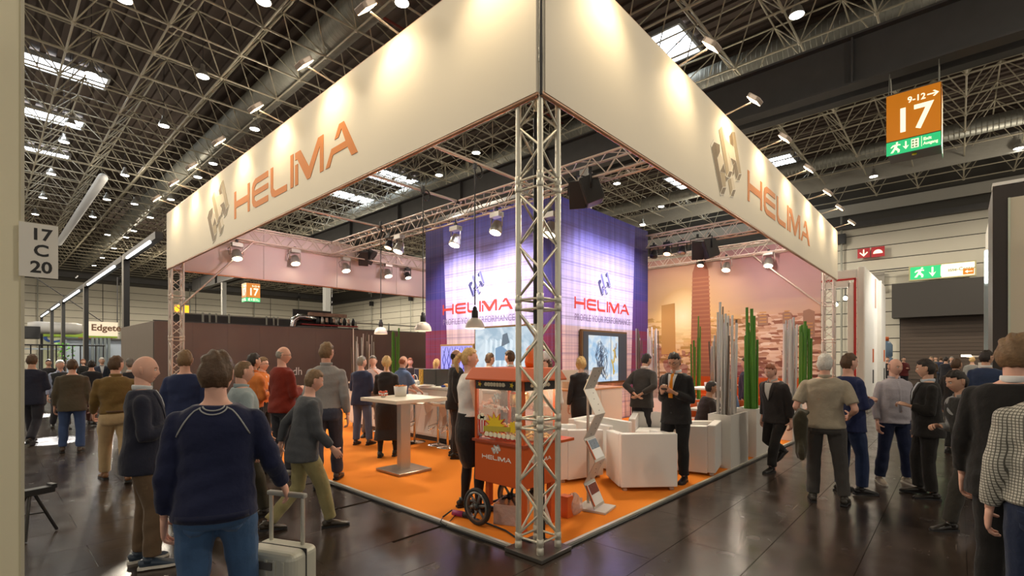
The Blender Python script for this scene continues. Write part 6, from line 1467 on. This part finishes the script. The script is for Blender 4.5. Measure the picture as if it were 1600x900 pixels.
    bm = bmesh.new(); bm.from_mesh(me); m2 = ex.mesh('x'); bm.from_mesh(m2)
    for f_ in bm.faces: f_.smooth = True
    bm.to_mesh(me); bm.free(); bpy.data.meshes.remove(m2)
    newobj('body', me, skinm(skin), root)
    # ---- face details
    HM_keep = HM
    if fem: HM = HM @ Matrix.Scale(.955, 4)
    for sd in (-1, 1):
        if lod < 2:
            q = HM @ Vector((sd*.031,.0748,.006)); m = MB(); m.ball(q, (.0100,.0100,.0072), 10, 7); e = m.build('eye', EYEW, root); m = MB(); q2 = HM @ Vector((sd*.031,.0808,.0055)); m.ball(q2, .0050, 8, 6); m.build('iris', EYED, e)
            m = MB(); m.loft([HM @ Vector((sd*.014,.0875,.020)), HM @ Vector((sd*.032,.0850,.025)), HM @ Vector((sd*.048,.0735,.020))], [(.002,.003),(.0025,.0035),(.0015,.002)], 6); m.build('eyebrow', hairm(hair[1] if hair[1] != 'white' else 'grey'), root)
    LY = lambda q: (head_fn(False)(Vector((q*.26, math.sqrt(max(.01, 1-q*q*.07-.27)), -.52)).normalized())).y
    if lod < 2:
        m = MB(); m.loft([HM @ Vector((x_*.023, LY(x_)-.001, -.0605)) for x_ in (-1,-.5,0,.5,1)], [.0015,.0035,.0042,.0035,.0015], 6); m.build('lips', LIP, root)
    if glasses:
        m = MB()
        for sd in (-1, 1):
            m.loft([HM @ Vector((sd*.031+.021*math.cos(a),.100-.0*abs(math.cos(a)),.005+.016*math.sin(a))) for a in [k*PI/8 for k in range(17)]], [.0016]*17, 5); m.loft([HM @ Vector((sd*.052,.098,.008)), HM @ Vector((sd*.078,.05,.008)), HM @ Vector((sd*.079,-.012,.004))], [.0018]*3, 5)
        m.loft([HM @ Vector((-.010,.101,.008)), HM @ Vector((.010,.101,.008))], [.0018]*2, 5); m.build('glasses', BLACK, root)
    HM = HM_keep
    if hair[0] != 'none': make_hair(hair[0], HM, lod < 2, fem).build('hair', hairm(hair[1]), root)
    # ---- trousers / skirt
    gm = {}
    if bot[0] == 'trousers':
        t = MB(); torso(t, .004, -.10, .10 if top[0] in ('shirt','polo','sleeveless') else .06, 18)
        for a, b, c, _ in legv: L3(a, b, c, (0,.1,.25,.42,.5,.58,.72,.86,.97,1.0), [.098,.098,.088,.076,.073,.072,.070,.066,.064,.064], t, .004*(1), .985)
        me = remesh(t, vox, 2); wrinkle(me, .0045, seed, 7, 18); tro = newobj('trousers', me, cloth(bot[1]), root); gm['t'] = me
        if belt:
            m = MB(); pts = [T((math.cos(a)*(.158*B+.012), math.sin(a)*(.110*B+.012)-.002, .085)) for a in [k*PI/12 for k in range(25)]]; m.loft(pts, [(.004,.017)]*25, 6, ref=(1,0,0)); m.build('belt', mat('belt_brown' if belt == 'brown' else 'belt_black', (.10,.05,.025) if belt == 'brown' else (.015,.013,.012), .5), root)
    elif bot[0] in ('skirt','dress'):
        kl = bot[2]; t = MB(); kx = (legv[0][1]+legv[1][1])/2; ax_ = (legv[0][2]+legv[1][2])/2; wdt = bot[3] if len(bot) > 3 else .0
        pts = [T((0,0,.14)), T((0,0,.06)), T((0,-.01,-.03)), Vector((0,-.01,hipz-.15)), kx.lerp(Vector((0,0,hipz-.3)), .5), kx, kx.lerp(ax_, .5), kx.lerp(ax_, .85)]
        rad = [(.144,.124),(.162,.134),(.188,.142),(.188,.145),(.168+wdt*.5,.13+wdt*.4),(.158+wdt,.125+wdt*.7),(.165+wdt*1.5,.14+wdt),(.17+wdt*1.7,.14+wdt*1.2)][:kl]
        t.loft(pts[:kl], rad, 20, ref=(1,0,0)); me = remesh(t, vox, 3); wrinkle(me, .006 if bot[0] == 'dress' else .002, seed, 14, 5); newobj('skirt', me, cloth(bot[1], .6), root)
        t = MB()
        for a, b, c, _ in legv: L3(a, b, c, LTS, LRD, t, .003)
        newobj('tights', remesh(t, .018, 2), cloth((.015,.012,.012), .6), root)
    # ---- shoes
    for i, (a, b, c, nm) in enumerate(legv):
        sd = (-1, 1)[i]; lift = c.z-.075; pitch = -min(1.0, max(0, lift)*3.2) if nm in ('rear','lift') else 0
        Ms = Matrix.Translation(Vector((c.x, c.y, c.z-.075))) @ Matrix.Rotation(-sd*.14, 4, 'Z') @ Matrix.Rotation(pitch, 4, 'X')
        m = MB(); m.loft([Ms @ Vector(q) for q in ((0,-.085,.040),(0,-.065,.045),(0,-.02,.050),(0,.05,.042),(0,.11,.030),(0,.165,.024),(0,.190,.020))], [(.022,.028),(.034,.038),(.037,.043),(.041,.033),(.045,.024),(.038,.018),(.018,.010)], 14, ref=Ms.to_3x3() @ Vector((1,0,0)))
        m.loft([Ms @ Vector((0,-.022,.05)), Ms @ Vector((0,-.018,.10))], [.044,.041], 12)
        o = m.build('shoe', mat('shoe_%d_%d_%d' % tuple(int(v*255) for v in shoes), shoes, .35, var=(30,.1)), root)
        m = MB(); v = [(.030,-.092),(.038,-.06),(.034,.0),(.046,.08),(.046,.13),(.030,.185),(0,.200)]; poly = v+[(-x, y) for x, y in v[::-1][1:]]
        m.prism(poly, Ms @ Matrix.Translation((0,0,.0)), .022); m.build('sole', mat('sole_light', (.72,.68,.6), .6) if sole == 'white' else BLACK, o)
        if fem and bot[0] != 'trousers' and sole == 'heel':
            pass
    # ---- top garment
    kind, tc_ = top[0], top[1]; CM = cloth(tc_, top[2] if len(top) > 2 else .85); g = MB()
    if kind == 'jacket': off, zl, slo, send, nrs = .020, -.13, .016, .97, .552
    elif kind == 'sweater': off, zl, slo, send, nrs = .016, -.06, .014, .96, .56
    elif kind == 'shirt': off, zl, slo, send, nrs = .010, .045, .010, .95, .56
    elif kind == 'untucked': off, zl, slo, send, nrs = .014, -.10, .012, .95, .56
    elif kind == 'polo': off, zl, slo, send, nrs = .013, .02, .018, .40, .56
    elif kind == 'sleeveless': off, zl, slo, send, nrs = .008, .10, None, 0, .562
    elif kind == 'dress': off, zl, slo, send, nrs = .008, .05, .008, .95, .56
    elif kind == 'vest': off, zl, slo, send, nrs = .018, -.02, None, 0, .55
    if hemz is not None: zl = hemz
    torso(g, off, zl, nrs, 22, straight=(kind in ('jacket','untucked','sweater') and not fem), belly=(.05 if B > 1.12 else 0))
    if sleeves: send = sleeves
    if slo is not None:
        for a, b, c, _ in armv:
            g.ball(a+Tdir((0,0,-.008)), (.051*B+slo*.5), 12, 8)
            rr_ = [.050,.053,.052,.050,.050,.048,.044,.038,.036]; ts = ATS
            if send < .5: rr_ = [.055,.057,.057,.060,.06,.06,.06,.06,.06]; ts = (0,.12,.22,.34,.40,.58,.75,.9,1)
            L3(a, b, c, ts, [(r*(.8+.2*B) if not fem else r*.86) for r in rr_], g, slo*.55, send)
    else:
        for a, b, c, _ in armv: g.ball(a+Tdir((0,0,-.004)), .038 if fem else .055, 12, 8)
    me = remesh(g, vox, 4 if lod == 0 else 2); wrinkle(me, .0048 if kind != 'jacket' else .0036, seed+3); nmz = {'jacket':'jacket','sweater':'sweater','shirt':'shirt','untucked':'shirt','polo':'polo_shirt','sleeveless':'blouse','dress':'dress_top','vest':'vest'}[kind]
    to = newobj(nmz, me, CM, root)
    if kind == 'vest' and len(top) > 3:
        g = MB(); torso(g, .008, .0, .56, 18)
        for a, b, c, _ in armv: g.ball(a, .060, 12, 8); L3(a, b, c, ATS, [.055,.056,.052,.050,.050,.048,.044,.036,.034], g, .006, .95)
        m_ = remesh(g, vox, 2); wrinkle(m_, .005, seed+9); newobj('shirt', m_, cloth(top[3]), root)
    # decals on the garment by projection
    bvh = BVHTree.FromPolygons([v.co.copy() for v in me.vertices], [tuple(p.vertices) for p in me.polygons])
    def decal(name, rows, mt, front=True, off=.004, m=6, par=root, th=.004, label=None):
        """rows: (z, x_left, x_right) in torso coords"""
        vs = []; nr = len(rows); sgn = 1 if front else -1
        for z, x0, x1 in rows:
            for k in range(m):
                x = x0+(x1-x0)*k/(m-1); o_ = T((x, sgn*.40, z), min(1, max(0, z/.45))); d_ = Tdir((0,-sgn,0), min(1, max(0, z/.45)))
                hit = bvh.ray_cast(o_, d_); q = hit[0] if hit[0] is not None else T((x, sgn*.05, z)); vs.append(q-d_*off)
        back = [Vector(v)+Tdir((0,-sgn*(off+th),0)) for v in vs]; N_ = len(vs)
        fs = [(i*m+k, i*m+k+1, (i+1)*m+k+1, (i+1)*m+k) for i in range(nr-1) for k in range(m-1)]
        fs2 = [tuple(j+N_ for j in f_[::-1]) for f_ in fs]; rim = []
        for i in range(nr-1): rim += [(i*m,(i+1)*m,(i+1)*m+N_,i*m+N_),(i*m+m-1,i*m+m-1+N_,(i+1)*m+m-1+N_,(i+1)*m+m-1)]
        for k in range(m-1): rim += [(k,k+N_,k+1+N_,k+1),((nr-1)*m+k,(nr-1)*m+k+1,(nr-1)*m+k+1+N_,(nr-1)*m+k+N_)]
        return MB().add(vs+back, fs+fs2+rim, True).build(name, mt, par, label)
    def surf_tube(name, pts, mt, front=False):
        sg = 1 if front else -1; P_ = []
        for x, z in pts:
            f = min(1, max(0, z/.45)); hit = bvh.ray_cast(T((x, sg*.4, z), f), Tdir((0,-sg,0), f))
            if hit[0] is not None: P_.append(hit[0]+Tdir((0,sg,0), f)*.002)
        if len(P_) > 1: m = MB(); m.loft(P_, [.0042]*len(P_), 6); m.build(name, mt, root)
    if kind == 'jacket' and shirt:
        zs = [.549,.535,.515,.48,.42,.36,.30,.24]; hw = [.066,.066,.063,.057,.048,.036,.022,.004]
        SHM = cloth(shirt)
        decal('shirt_front', [(z, -w_, w_) for z, w_ in zip(zs, hw)], SHM)
        for sd in (-1, 1):
            decal('lapel', [(z, sd*(w_-.002), sd*(w_+.010+.05*math.sin(PI*min(1,(k+.6)/7.6)))) for k, (z, w_) in enumerate(zip(zs, hw))], CM, off=.010, m=4)
        if tie: decal('tie', [(.547,-.014,.014),(.535,-.018,.018),(.515,-.020,.020),(.50,-.012,.012),(.42,-.020,.020),(.33,-.027,.027),(.27,-.030,.030),(.22,-.028,.028)], cloth(tie, .5), off=.013, m=4)
        if len(extras) and 'buttons' in extras:
            for z in (.12,.02): decal('button', [(z+.008,-.008,.008),(z-.008,-.008,.008)], BLACK, off=.006, m=3)
    if kind in ('shirt','untucked') and lod < 2:
        decal('button_placket', [(.53,-.014,.014),(.4,-.014,.014),(.25,-.014,.014),(.1,-.014,.014)], CM, off=.006, m=3)
    colr = shirt if (kind == 'jacket' and shirt) else (tc_ if kind in ('shirt','untucked','polo') else (top[3] if kind == 'vest' and len(top) > 3 else shirt))
    if colr:
        m = MB(); r0 = .066 if not fem else .056
        ctr = T((0,-.006,.565), 1); up_v = nd
        pts = []
        for k in range(21):
            a = PI/2+.32+(2*PI-.64)*k/20; pts.append(ctr+Tdir((math.cos(a)*r0, math.sin(a)*(r0+.002), .012-.014*max(0, math.sin(a)))))
        m.loft(pts, [(.0055,.021)]*21, 8, ref=(1,0,0)); m.build('collar', cloth(colr), root)
    if badge: decal('name_badge', [(.40,.075,.125),(.375,.075,.125)], mat('badge_white', (.82,.82,.80), .4), off=.012, m=3)
    if 'lanyard' in extras:
        for sd in (-1, 1): decal('lanyard', [(.52,sd*.050-.006,sd*.050+.006),(.35,sd*.030-.006,sd*.030+.006),(.18,-.006,.006)], mat('lanyard_white', (.8,.8,.8), .5), off=.007, m=3)
    if 'raglan' in extras:
        SM = mat('raglan_piping', (.36,.36,.36), .7)
        for sd in (-1, 1):
            pts_ = [(sd*(.058+.112*(k/9)**.62), .548-.150*(k/9)) for k in range(10)]; surf_tube('raglan_piping', pts_, SM)
        surf_tube('neck_piping', [(.064*math.sin(a), .552-.042*math.cos(a)) for a in [-1.45+2.9*k/12 for k in range(13)]], SM)
        surf_tube('neck_piping', [(.050*math.sin(a), .556-.026*math.cos(a)) for a in [-1.45+2.9*k/12 for k in range(13)]], SM)
    if 'hem' in extras: decal('hem_band', [(zl+.045,-.17,.17),(zl+.01,-.17,.17)], cloth(tuple(c*.75 for c in tc_)), front=False, off=.004, m=14)
    if 'jeans_pockets' in extras and 't' in gm:
        bvh2 = bvh; bvh = BVHTree.FromPolygons([v.co.copy() for v in gm['t'].vertices], [tuple(p.vertices) for p in gm['t'].polygons])
        for sd in (-1, 1): decal('back_pocket', [(-.01,sd*.09-.055,sd*.09+.055),(-.10,sd*.085-.05,sd*.085+.05),(-.13,sd*.085-.02,sd*.085+.02)], cloth(tuple(c*1.25 for c in bot[1])), front=False, off=.004, m=5)
        bvh = bvh2
    if 'apron' in extras:
        decal('apron', [(.42,-.08,.08),(.3,-.12,.12),(.15,-.14,.14),(.05,-.15,.15)], cloth((.80,.25,.04)), off=.008, m=8)
    if 'cap' in extras:
        m = MB(); m.loft([HM @ Vector(q) for q in ((0,0,.055),(0,-.005,.085),(0,-.01,.12),(0,-.02,.155),(0,-.02,.165))], [(.082,.098),(.088,.102),(.092,.104),(.075,.085),(.03,.04)], 18, ref=HM.to_3x3() @ Vector((1,0,0))); m.build('cap', cloth((.80,.78,.76)), root)
    if 'phone' in extras:
        c = (armv[0][2]+armv[1][2])/2+Tdir((0,.06,.02)); ph_ = MB().box((0,0,0), (.07,.14,.008), 0, Matrix.Translation(c) @ Matrix.Rotation(.5, 4, 'X')).build('t', BLACK)
        ph_.name = 'smartphone'; ph_.location = base; ph_.rotation_euler = root.rotation_euler; ph_.scale = (s,s,s); tag(ph_, 'black phone in the hands of the man with the orange tie', 'phone')
    root.scale = (s, s, s)
    return root, armv
CK = lambda r, g, b: (r/255*.0+((r/255)**2.2), (g/255)**2.2, (b/255)**2.2)

# ---- left aisle, near
_root, _arm = person('man in navy raglan sweater and jeans, back to the camera, pulling the suitcase', 338, 2.62, 8, 1.77, ('sweater',(.012,.016,.050)), ('trousers',(.045,.10,.21)), ('full','brown'), 'pink', ('hang',((.10,.02,-.27),(.15,.15,-.43))), ('stand','relax'), lod=0, head=(12,2), build=1.06, extras=('raglan','hem','jeans_pockets'), shoes=(.05,.04,.03), hemz=-.05)
bpy.context.view_layer.update()
_S0, _E, _W, _n = _arm[1]; _h = _root.matrix_world @ (_W+(_W-_E).normalized()*.075)
_k = (_h.z-.012)/1.03; sc_.scale = (1, 1, _k); _v = Matrix.Rotation(sc_.rotation_euler.z, 3, 'Z') @ Vector((0,.05,0)); sc_.location = (_h.x-_v.x, _h.y-_v.y, 0)
person('bald man in navy blazer, white shirt, brown trousers and blue trainers', 224, 3.98, 92, 1.755, ('jacket',(.016,.018,.034)), ('trousers',(.13,.085,.05)), ('none','sand'), 'pink', ('hang','hold'), ('stand','front' if False else 'relax'), lod=0, head=(12,2), shirt=(.62,.66,.68), shoes=(.035,.055,.085), sole='white', extras=('buttons',))
person('man in khaki brown shirt and beige trousers walking away', 181, 6.7, -6, 1.80, ('shirt',(.17,.105,.035)), ('trousers',(.46,.34,.20)), ('short','brown'), 'pink', ('fwd','hang'), ('front','rear'), lod=1, head=(48,0), shirt=(.7,.7,.7), belt='brown', shoes=(.18,.08,.03), build=1.1)
person('man in olive grey blazer and blue jeans walking away', 113, 8.7, 5, 1.70, ('jacket',(.085,.068,.045)), ('trousers',(.05,.085,.20)), ('short','brown'), 'pink', ('hang','hang'), ('relax','stand'), lod=1, shoes=(.05,.03,.02), build=1.08)
person('white haired man in light blue shirt and dark vest walking towards the camera', 94, 11.6, 170, 1.70, ('vest',(.03,.035,.04),.8,(.36,.42,.58)), ('trousers',(.06,.06,.07)), ('full','white'), 'pink', ('hang','hang'), ('front','rear'), lod=2)
person('man in dark navy suit half hidden by the near stall panel', 50, 9.6, 20, 1.84, ('jacket',(.025,.028,.050)), ('trousers',(.03,.03,.04)), ('short','brown'), 'tan', ('hang','hold'), ('front','rear'), lod=1)
person('dark haired man in black jacket seen between two walking men', 143, 12.2, 10, 1.70, ('jacket',(.02,.02,.024)), ('trousers',(.10,.04,.03)), ('short','dark'), 'tan', ('hang','hang'), ('front','rear'), lod=2)
person('small distant man in a white cap left of the khaki shirt', 159, 17, 175, 1.72, ('jacket',(.04,.05,.08)), ('trousers',(.03,.03,.04)), ('full','white'), 'fair', ('hang','hang'), ('stand','wide'), lod=2, shirt=(.6,.6,.6))
person('dark haired man in black suit behind the khaki shirt', 204, 9.8, -20, 1.72, ('jacket',(.02,.02,.025)), ('trousers',(.02,.02,.025)), ('short','salt'), 'tan', ('hang','hang'), ('stand','wide'), lod=2, shirt=(.7,.7,.7))
person('man in royal navy jacket with back turned, by the far left truss tower', 289, 6.0, 12, 1.83, ('jacket',(.018,.028,.085)), ('trousers',(.04,.04,.05)), ('short','sand'), 'pink', ('hang','hang'), ('stand','wide'), lod=1)
person('man in pale blue-grey shirt walking right behind the navy sweater', 378, 4.95, 75, 1.75, ('shirt',(.33,.40,.42)), ('trousers',(.05,.045,.03)), ('thin','sand'), 'pink', ('fwd','hang'), ('front','rear'), lod=1, head=(0,5), shirt=(.4,.5,.6), shoes=(.03,.025,.02), build=1.1)
person('host in orange shirt with dark hair and beard', 396, 7.2, 60, 1.80, ('shirt',(.72,.22,.05)), ('trousers',(.02,.02,.02)), ('short','dark'), 'tan', ('hold','hold'), ('stand','wide'), lod=1, extras=('lanyard',))
person('host in orange shirt and glasses with a white lanyard', 410, 8.2, 120, 1.74, ('shirt',(.72,.22,.05)), ('trousers',(.02,.02,.02)), ('short','sand'), 'pink', ('hold','hang'), ('stand','wide'), lod=1, glasses=True, extras=('lanyard',))
person('bald man in maroon sweater and glasses looking right', 441, 7.0, 55, 1.90, ('sweater',(.20,.022,.012)), ('trousers',(.035,.035,.045)), ('ring','grey'), 'pink', ('hold','hold'), ('stand','wide'), lod=1, head=(35,3), glasses=True, shoes=(.4,.38,.35))
person('tall man in light grey shirt and dark jeans, back to the camera', 510, 6.35, 10, 1.94, ('shirt',(.30,.29,.29)), ('trousers',(.05,.055,.085)), ('short','sand'), 'pink', ('hang','hang'), ('stand','front'), lod=0, head=(25,0), shoes=(.05,.04,.035), glasses=True)
person('man in dark grey jacket and khaki trousers striding right', 474, 4.80, 78, 1.66, ('jacket',(.075,.080,.090)), ('trousers',(.30,.26,.12)), ('short','sand'), 'pink', ('back','fwd'), ('rear','front'), lod=1, lean=8, head=(0,10), shoes=(.04,.03,.02), build=1.05)
# ---- booth, left and centre
person('grey haired man in blue suit jacket and jeans at the bar', 565, 9.3, 30, 1.73, ('jacket',(.035,.045,.095)), ('trousers',(.10,.13,.22)), ('short','grey'), 'pink', ('hold','hold'), ('stand','wide'), lod=1, z0=Z0, shoes=(.04,.02,.02), head=(30,0))
person('man in pink-white shirt just behind the grey haired man', 583, 10.2, 190, 1.74, ('shirt',(.62,.48,.46)), ('trousers',(.2,.15,.12)), ('short','salt'), 'pink', ('raise','hold'), ('stand','wide'), lod=2, z0=Z0)
person('blond woman in long black satin dress, back to the camera', 604, 8.15, 15, 1.74, ('dress',(.025,.020,.020),.35), ('dress',(.025,.020,.020),7,.05), ('tail','blond'), 'fair', ('hold','hang'), ('stand','relax'), lod=1, female=True, z0=Z0, shoes=(.01,.01,.01), head=(-15,0))
person('man in short sleeved blue shirt with lanyard leaning on the bar', 626, 9.35, 50, 1.74, ('polo',(.10,.16,.30)), ('trousers',(.05,.06,.09)), ('ring','red'), 'pink', ('table','table'), ('stand','wide'), lod=1, z0=Z0, shirt=(.5,.6,.7), lean=6)
person('red haired person far behind the blue shirt', 641, 13.6, 180, 1.68, ('jacket',(.03,.02,.02)), ('trousers',(.03,.02,.02)), ('full','red'), 'pink', ('hang','hang'), ('stand','wide'), lod=2, z0=Z0)
person('blonde hostess with tied hair behind the coffee machine', 682, 10.9, 20, 1.68, ('shirt',(.75,.72,.68)), ('trousers',(.02,.02,.02)), ('tail','blond'), 'fair', ('hold','hold'), ('stand','wide'), lod=1, female=True, z0=Z0, head=(10,0))
person('balding man in black suit standing at the bar, facing right', 712, 8.15, 85, 1.845, ('jacket',(.022,.021,.022)), ('trousers',(.022,.02,.022)), ('ring','dark'), 'tan', ('hang','hang'), ('stand','wide'), lod=1, z0=Z0, shirt=(.7,.7,.7), glasses=True, shoes=(.012,.01,.01))
person('blond woman in sleeveless white blouse and black skirt at the popcorn cart', 733, 5.35, 72, 1.82, ('sleeveless',(.80,.76,.73)), ('skirt',(.015,.012,.013),6,-.01), ('tail','blond'), 'fair', ('table','hold'), ('stand','relax'), lod=0, female=True, z0=Z0, head=(15,-2), shoes=(.012,.01,.01))
person('dark haired guest behind the blond woman at the cart', 765, 9.2, 60, 1.79, ('shirt',(.75,.74,.72)), ('trousers',(.03,.03,.03)), ('short','brown'), 'tan', ('hold','hold'), ('stand','wide'), lod=2, z0=Z0)
person('short haired man in black jacket seen above the popcorn cart', 797, 8.6, -50, 1.83, ('jacket',(.015,.015,.018)), ('trousers',(.02,.02,.02)), ('short','brown'), 'pink', ('hold','hold'), ('stand','wide'), lod=1, z0=Z0, shirt=(.8,.8,.8))
person('hostess in white cap, white shirt and orange apron making popcorn', 852, 5.75, 205, 1.74, ('polo',(.74,.70,.68)), ('trousers',(.05,.04,.04)), ('bob','brown'), 'fair', ('hold','hold'), ('stand','wide'), lod=1, female=True, z0=Z0, extras=('apron','cap'), head=(10,8))
person('blond woman in black dress behind the brochure stand', 908, 8.3, -10, 1.72, ('dress',(.018,.016,.018),.7), ('skirt',(.018,.016,.018),6,.0), ('bob','blond'), 'fair', ('hang','hold'), ('stand','wide'), lod=1, female=True, z0=Z0, head=(20,0))
person('man in dark suit leaning over the reception counter, hands behind back', 1003, 8.6, 25, 1.80, ('jacket',(.045,.040,.038)), ('trousers',(.03,.027,.03)), ('short','dark'), 'tan', ('behind','behind'), ('stand','wide'), lod=1, z0=Z0, lean=14, head=(20,10), shirt=(.7,.6,.58))
person('man in black suit and orange tie looking down at his phone', 1056, 6.55, 205, 1.79, ('jacket',(.018,.017,.018)), ('trousers',(.018,.017,.018)), ('short','dark'), 'tan', ('phone','phone'), ('stand','relax'), lod=0, z0=Z0, head=(-4,24), shirt=(.80,.82,.84), tie=(.80,.28,.01), badge=True, glasses=True, shoes=(.012,.01,.01), extras=('buttons','phone'))
person('seated guest in black clothes reaching across the meeting table', 1098, 8.3, 70, 1.72, ('jacket',(.03,.02,.02)), ('trousers',(.025,.02,.02)), ('short','dark'), 'brown', ('table','raise'), ('sit','sit'), lod=1, z0=Z0, lean=14)
person('seated guest in denim blue shirt at the meeting table', 1146, 8.9, -60, 1.72, ('shirt',(.10,.17,.32)), ('trousers',(.05,.07,.12)), ('short','brown'), 'pink', ('table','table'), ('sit','sit'), lod=1, z0=Z0, lean=10)
person('standing guest in dark violet jacket behind the pole planter', 1166, 9.6, -80, 1.70, ('jacket',(.04,.035,.07)), ('trousers',(.12,.14,.18)), ('short','brown'), 'pink', ('hang','hold'), ('stand','wide'), lod=2, z0=Z0)
# ---- right aisle
person('man with reddish hair in dark jacket and pale grey shirt striding to the left', 1214, 7.35, 218, 1.70, ('jacket',(.035,.030,.030)), ('trousers',(.020,.018,.018)), ('short','red'), 'pink', ('hang','hang'), ('front','lift'), lod=1, lean=12, shirt=(.50,.48,.46), build=1.12, shoes=(.015,.012,.012), head=(0,12))
person('white haired man in beige polo shirt, back to the camera, jacket over his arm', 1289, 5.70, 2, 1.78, ('polo',(.36,.31,.235)), ('trousers',(.060,.055,.052)), ('short','white'), 'pink', ('bent','bent'), ('stand','wide'), lod=0, head=(10,0), build=1.16, shoes=(.03,.025,.02), hemz=-.03, shirt=(.36,.31,.235))
person('man in bright navy blazer and jeans beside the beige polo shirt', 1326, 6.10, 50, 1.79, ('jacket',(.016,.024,.085)), ('trousers',(.020,.035,.095)), ('short','brown'), 'pink', ('hold','hold'), ('stand','relax'), lod=0, head=(5,0), shoes=(.012,.01,.01))
person('bald man in pale lilac shirt and jeans facing the camera', 1397, 6.55, 150, 1.73, ('untucked',(.42,.39,.43)), ('trousers',(.015,.022,.060)), ('ring','sand'), 'pink', ('hang','hang'), ('wide','wide'), lod=0, head=(-12,4), shoes=(.42,.36,.28), sole='white', hemz=-.06)
person('dark haired man in black suit facing left, talking', 1449, 5.90, 258, 1.715, ('jacket',(.018,.016,.015)), ('trousers',(.018,.016,.015)), ('short','dark'), 'tan', ('hold','hang'), ('stand','relax'), lod=0, head=(15,4), shirt=(.55,.60,.66), badge=True, shoes=(.015,.012,.01), build=1.06)
person('man with dark cap of hair in black vest and grey sleeves hurrying left', 1516, 4.80, 236, 1.66, ('vest',(.020,.020,.018),.8,(.30,.31,.31)), ('trousers',(.040,.036,.030)), ('short','dark'), 'tan', ('bent','hold'), ('front','rear'), lod=1, lean=10, head=(0,10), shoes=(.015,.012,.01))
person('man in navy suit with glasses standing by the white fin stand', 1541, 8.2, 10, 1.86, ('jacket',(.028,.045,.095)), ('trousers',(.03,.04,.07)), ('short','dark'), 'tan', ('hang','hang'), ('stand','wide'), lod=1, head=(35,0), glasses=True, shirt=(.7,.7,.7))
person('bald reddish man behind the hurrying man', 1494, 8.6, 30, 1.72, ('jacket',(.02,.02,.02)), ('trousers',(.02,.02,.02)), ('crop','brown'), 'tan', ('hang','hang'), ('stand','wide'), lod=2)
person('tall sandy haired man in black jacket at the right edge', 1588, 3.05, 12, 1.885, ('jacket',(.012,.011,.011)), ('trousers',(.014,.013,.013)), ('full','sand'), 'pink', ('hang','hang'), ('stand','wide'), lod=0, head=(30,0), shirt=(.75,.75,.75), build=1.12)
person('person in small checked shirt and dark jeans cut by the right edge', 1648, 2.50, -8, 1.80, ('untucked',(.42,.41,.37)), ('trousers',(.012,.020,.050)), ('short','brown'), 'pink', ('hang','hang'), ('stand','wide'), lod=0, hemz=.02, extras=('jeans_pockets',))
# checked pattern for that shirt
km = cloth((.42,.41,.37)); 
kc = km.copy(); kc.name = 'checked_shirt'; nt = kc.node_tree; b = nt.nodes['Principled BSDF']
tc = nt.nodes.new('ShaderNodeTexCoord'); wv = []
for rot in ((0,0,PI/4), (0,PI/2,0)):
    mp = nt.nodes.new('ShaderNodeMapping'); mp.inputs['Rotation'].default_value = rot; wa = nt.nodes.new('ShaderNodeTexWave'); wa.inputs['Scale'].default_value = 20; wa.inputs['Distortion'].default_value = 0
    nt.links.new(tc.outputs['Object'], mp.inputs[0]); nt.links.new(mp.outputs[0], wa.inputs['Vector']); wv.append(wa.outputs['Fac'])
mi = nt.nodes.new('ShaderNodeMath'); mi.operation = 'MINIMUM'; nt.links.new(wv[0], mi.inputs[0]); nt.links.new(wv[1], mi.inputs[1])
cr = nt.nodes.new('ShaderNodeValToRGB'); cr.color_ramp.elements[0].position = .10; cr.color_ramp.elements[0].color = (.10,.095,.08,1); cr.color_ramp.elements[1].position = .22; cr.color_ramp.elements[1].color = (.52,.50,.44,1)
nt.links.new(mi.outputs[0], cr.inputs[0]); nt.links.new(cr.outputs[0], b.inputs['Base Color'])
for o in bpy.data.objects:
    if o.parent and o.parent.get('label', '').startswith('person in small checked') and o.name.split('.')[0] in ('shirt','collar','button_placket'): o.data.materials[0] = kc
# jacket over the polo man's arm
jp = G(1258, 5.50, .98); t = thing('folded_jacket', 'dark olive jacket hanging from the arm of the man in the beige polo', 'jacket', jp, .2)
m = MB(); m.loft([(0,0,.06),(.0,.02,.08),(0,.05,.02),(.02,.05,-.20),(-.01,.04,-.36),(0,.03,-.42)], [(.07,.06),(.11,.07),(.12,.07),(.11,.06),(.125,.06),(.12,.05)], 14); me = remesh(m, .013, 2); wrinkle(me, .010, 5, 25, 8); newobj('cloth', me, cloth((.045,.038,.022)), t)
# distant crowd at the right gate and left aisle
crowd = [(1386,21,'staff member holding an orange box by the blue bar fence',(.03,.03,.035),'dark',180),(1412,24,'distant visitor in maroon by the roller door',(.12,.02,.02),'dark',160),(1478,20,'distant visitor in black just right of the suited talker',(.02,.02,.025),'dark',20),(1487,23,'distant grey haired visitor by the gate',(.05,.05,.06),'grey',180),
         (1470,27,'distant visitor in dark blue by the gate',(.03,.04,.08),'brown',0),(1519,17,'distant visitor with pale hair beside the white fin',(.25,.24,.22),'blond',10),(1462,31,'very small visitor at the roller door',(.08,.07,.06),'brown',200),(1455,22,'distant visitor in brown jacket at the gate',(.08,.05,.03),'sand',170)]
for px, Yd, lb, c, hr, phi in crowd: person(lb, px, Yd, phi, 1.76, ('jacket', c), ('trousers',(.03,.03,.035)), ('short', hr), 'tan', ('hold','hang'), ('stand','wide'), lod=2)
person('distant man in dark coat left of the white haired man', 76, 16, 170, 1.70, ('jacket',(.025,.025,.03)), ('trousers',(.03,.03,.035)), ('short','dark'), 'tan', ('hang','hang'), ('front','rear'), lod=2)
person('distant woman with red hair between the portal posts', 130, 20, 190, 1.66, ('jacket',(.02,.02,.02)), ('trousers',(.03,.03,.035)), ('bob','red'), 'fair', ('hang','hang'), ('stand','wide'), lod=2, female=True)
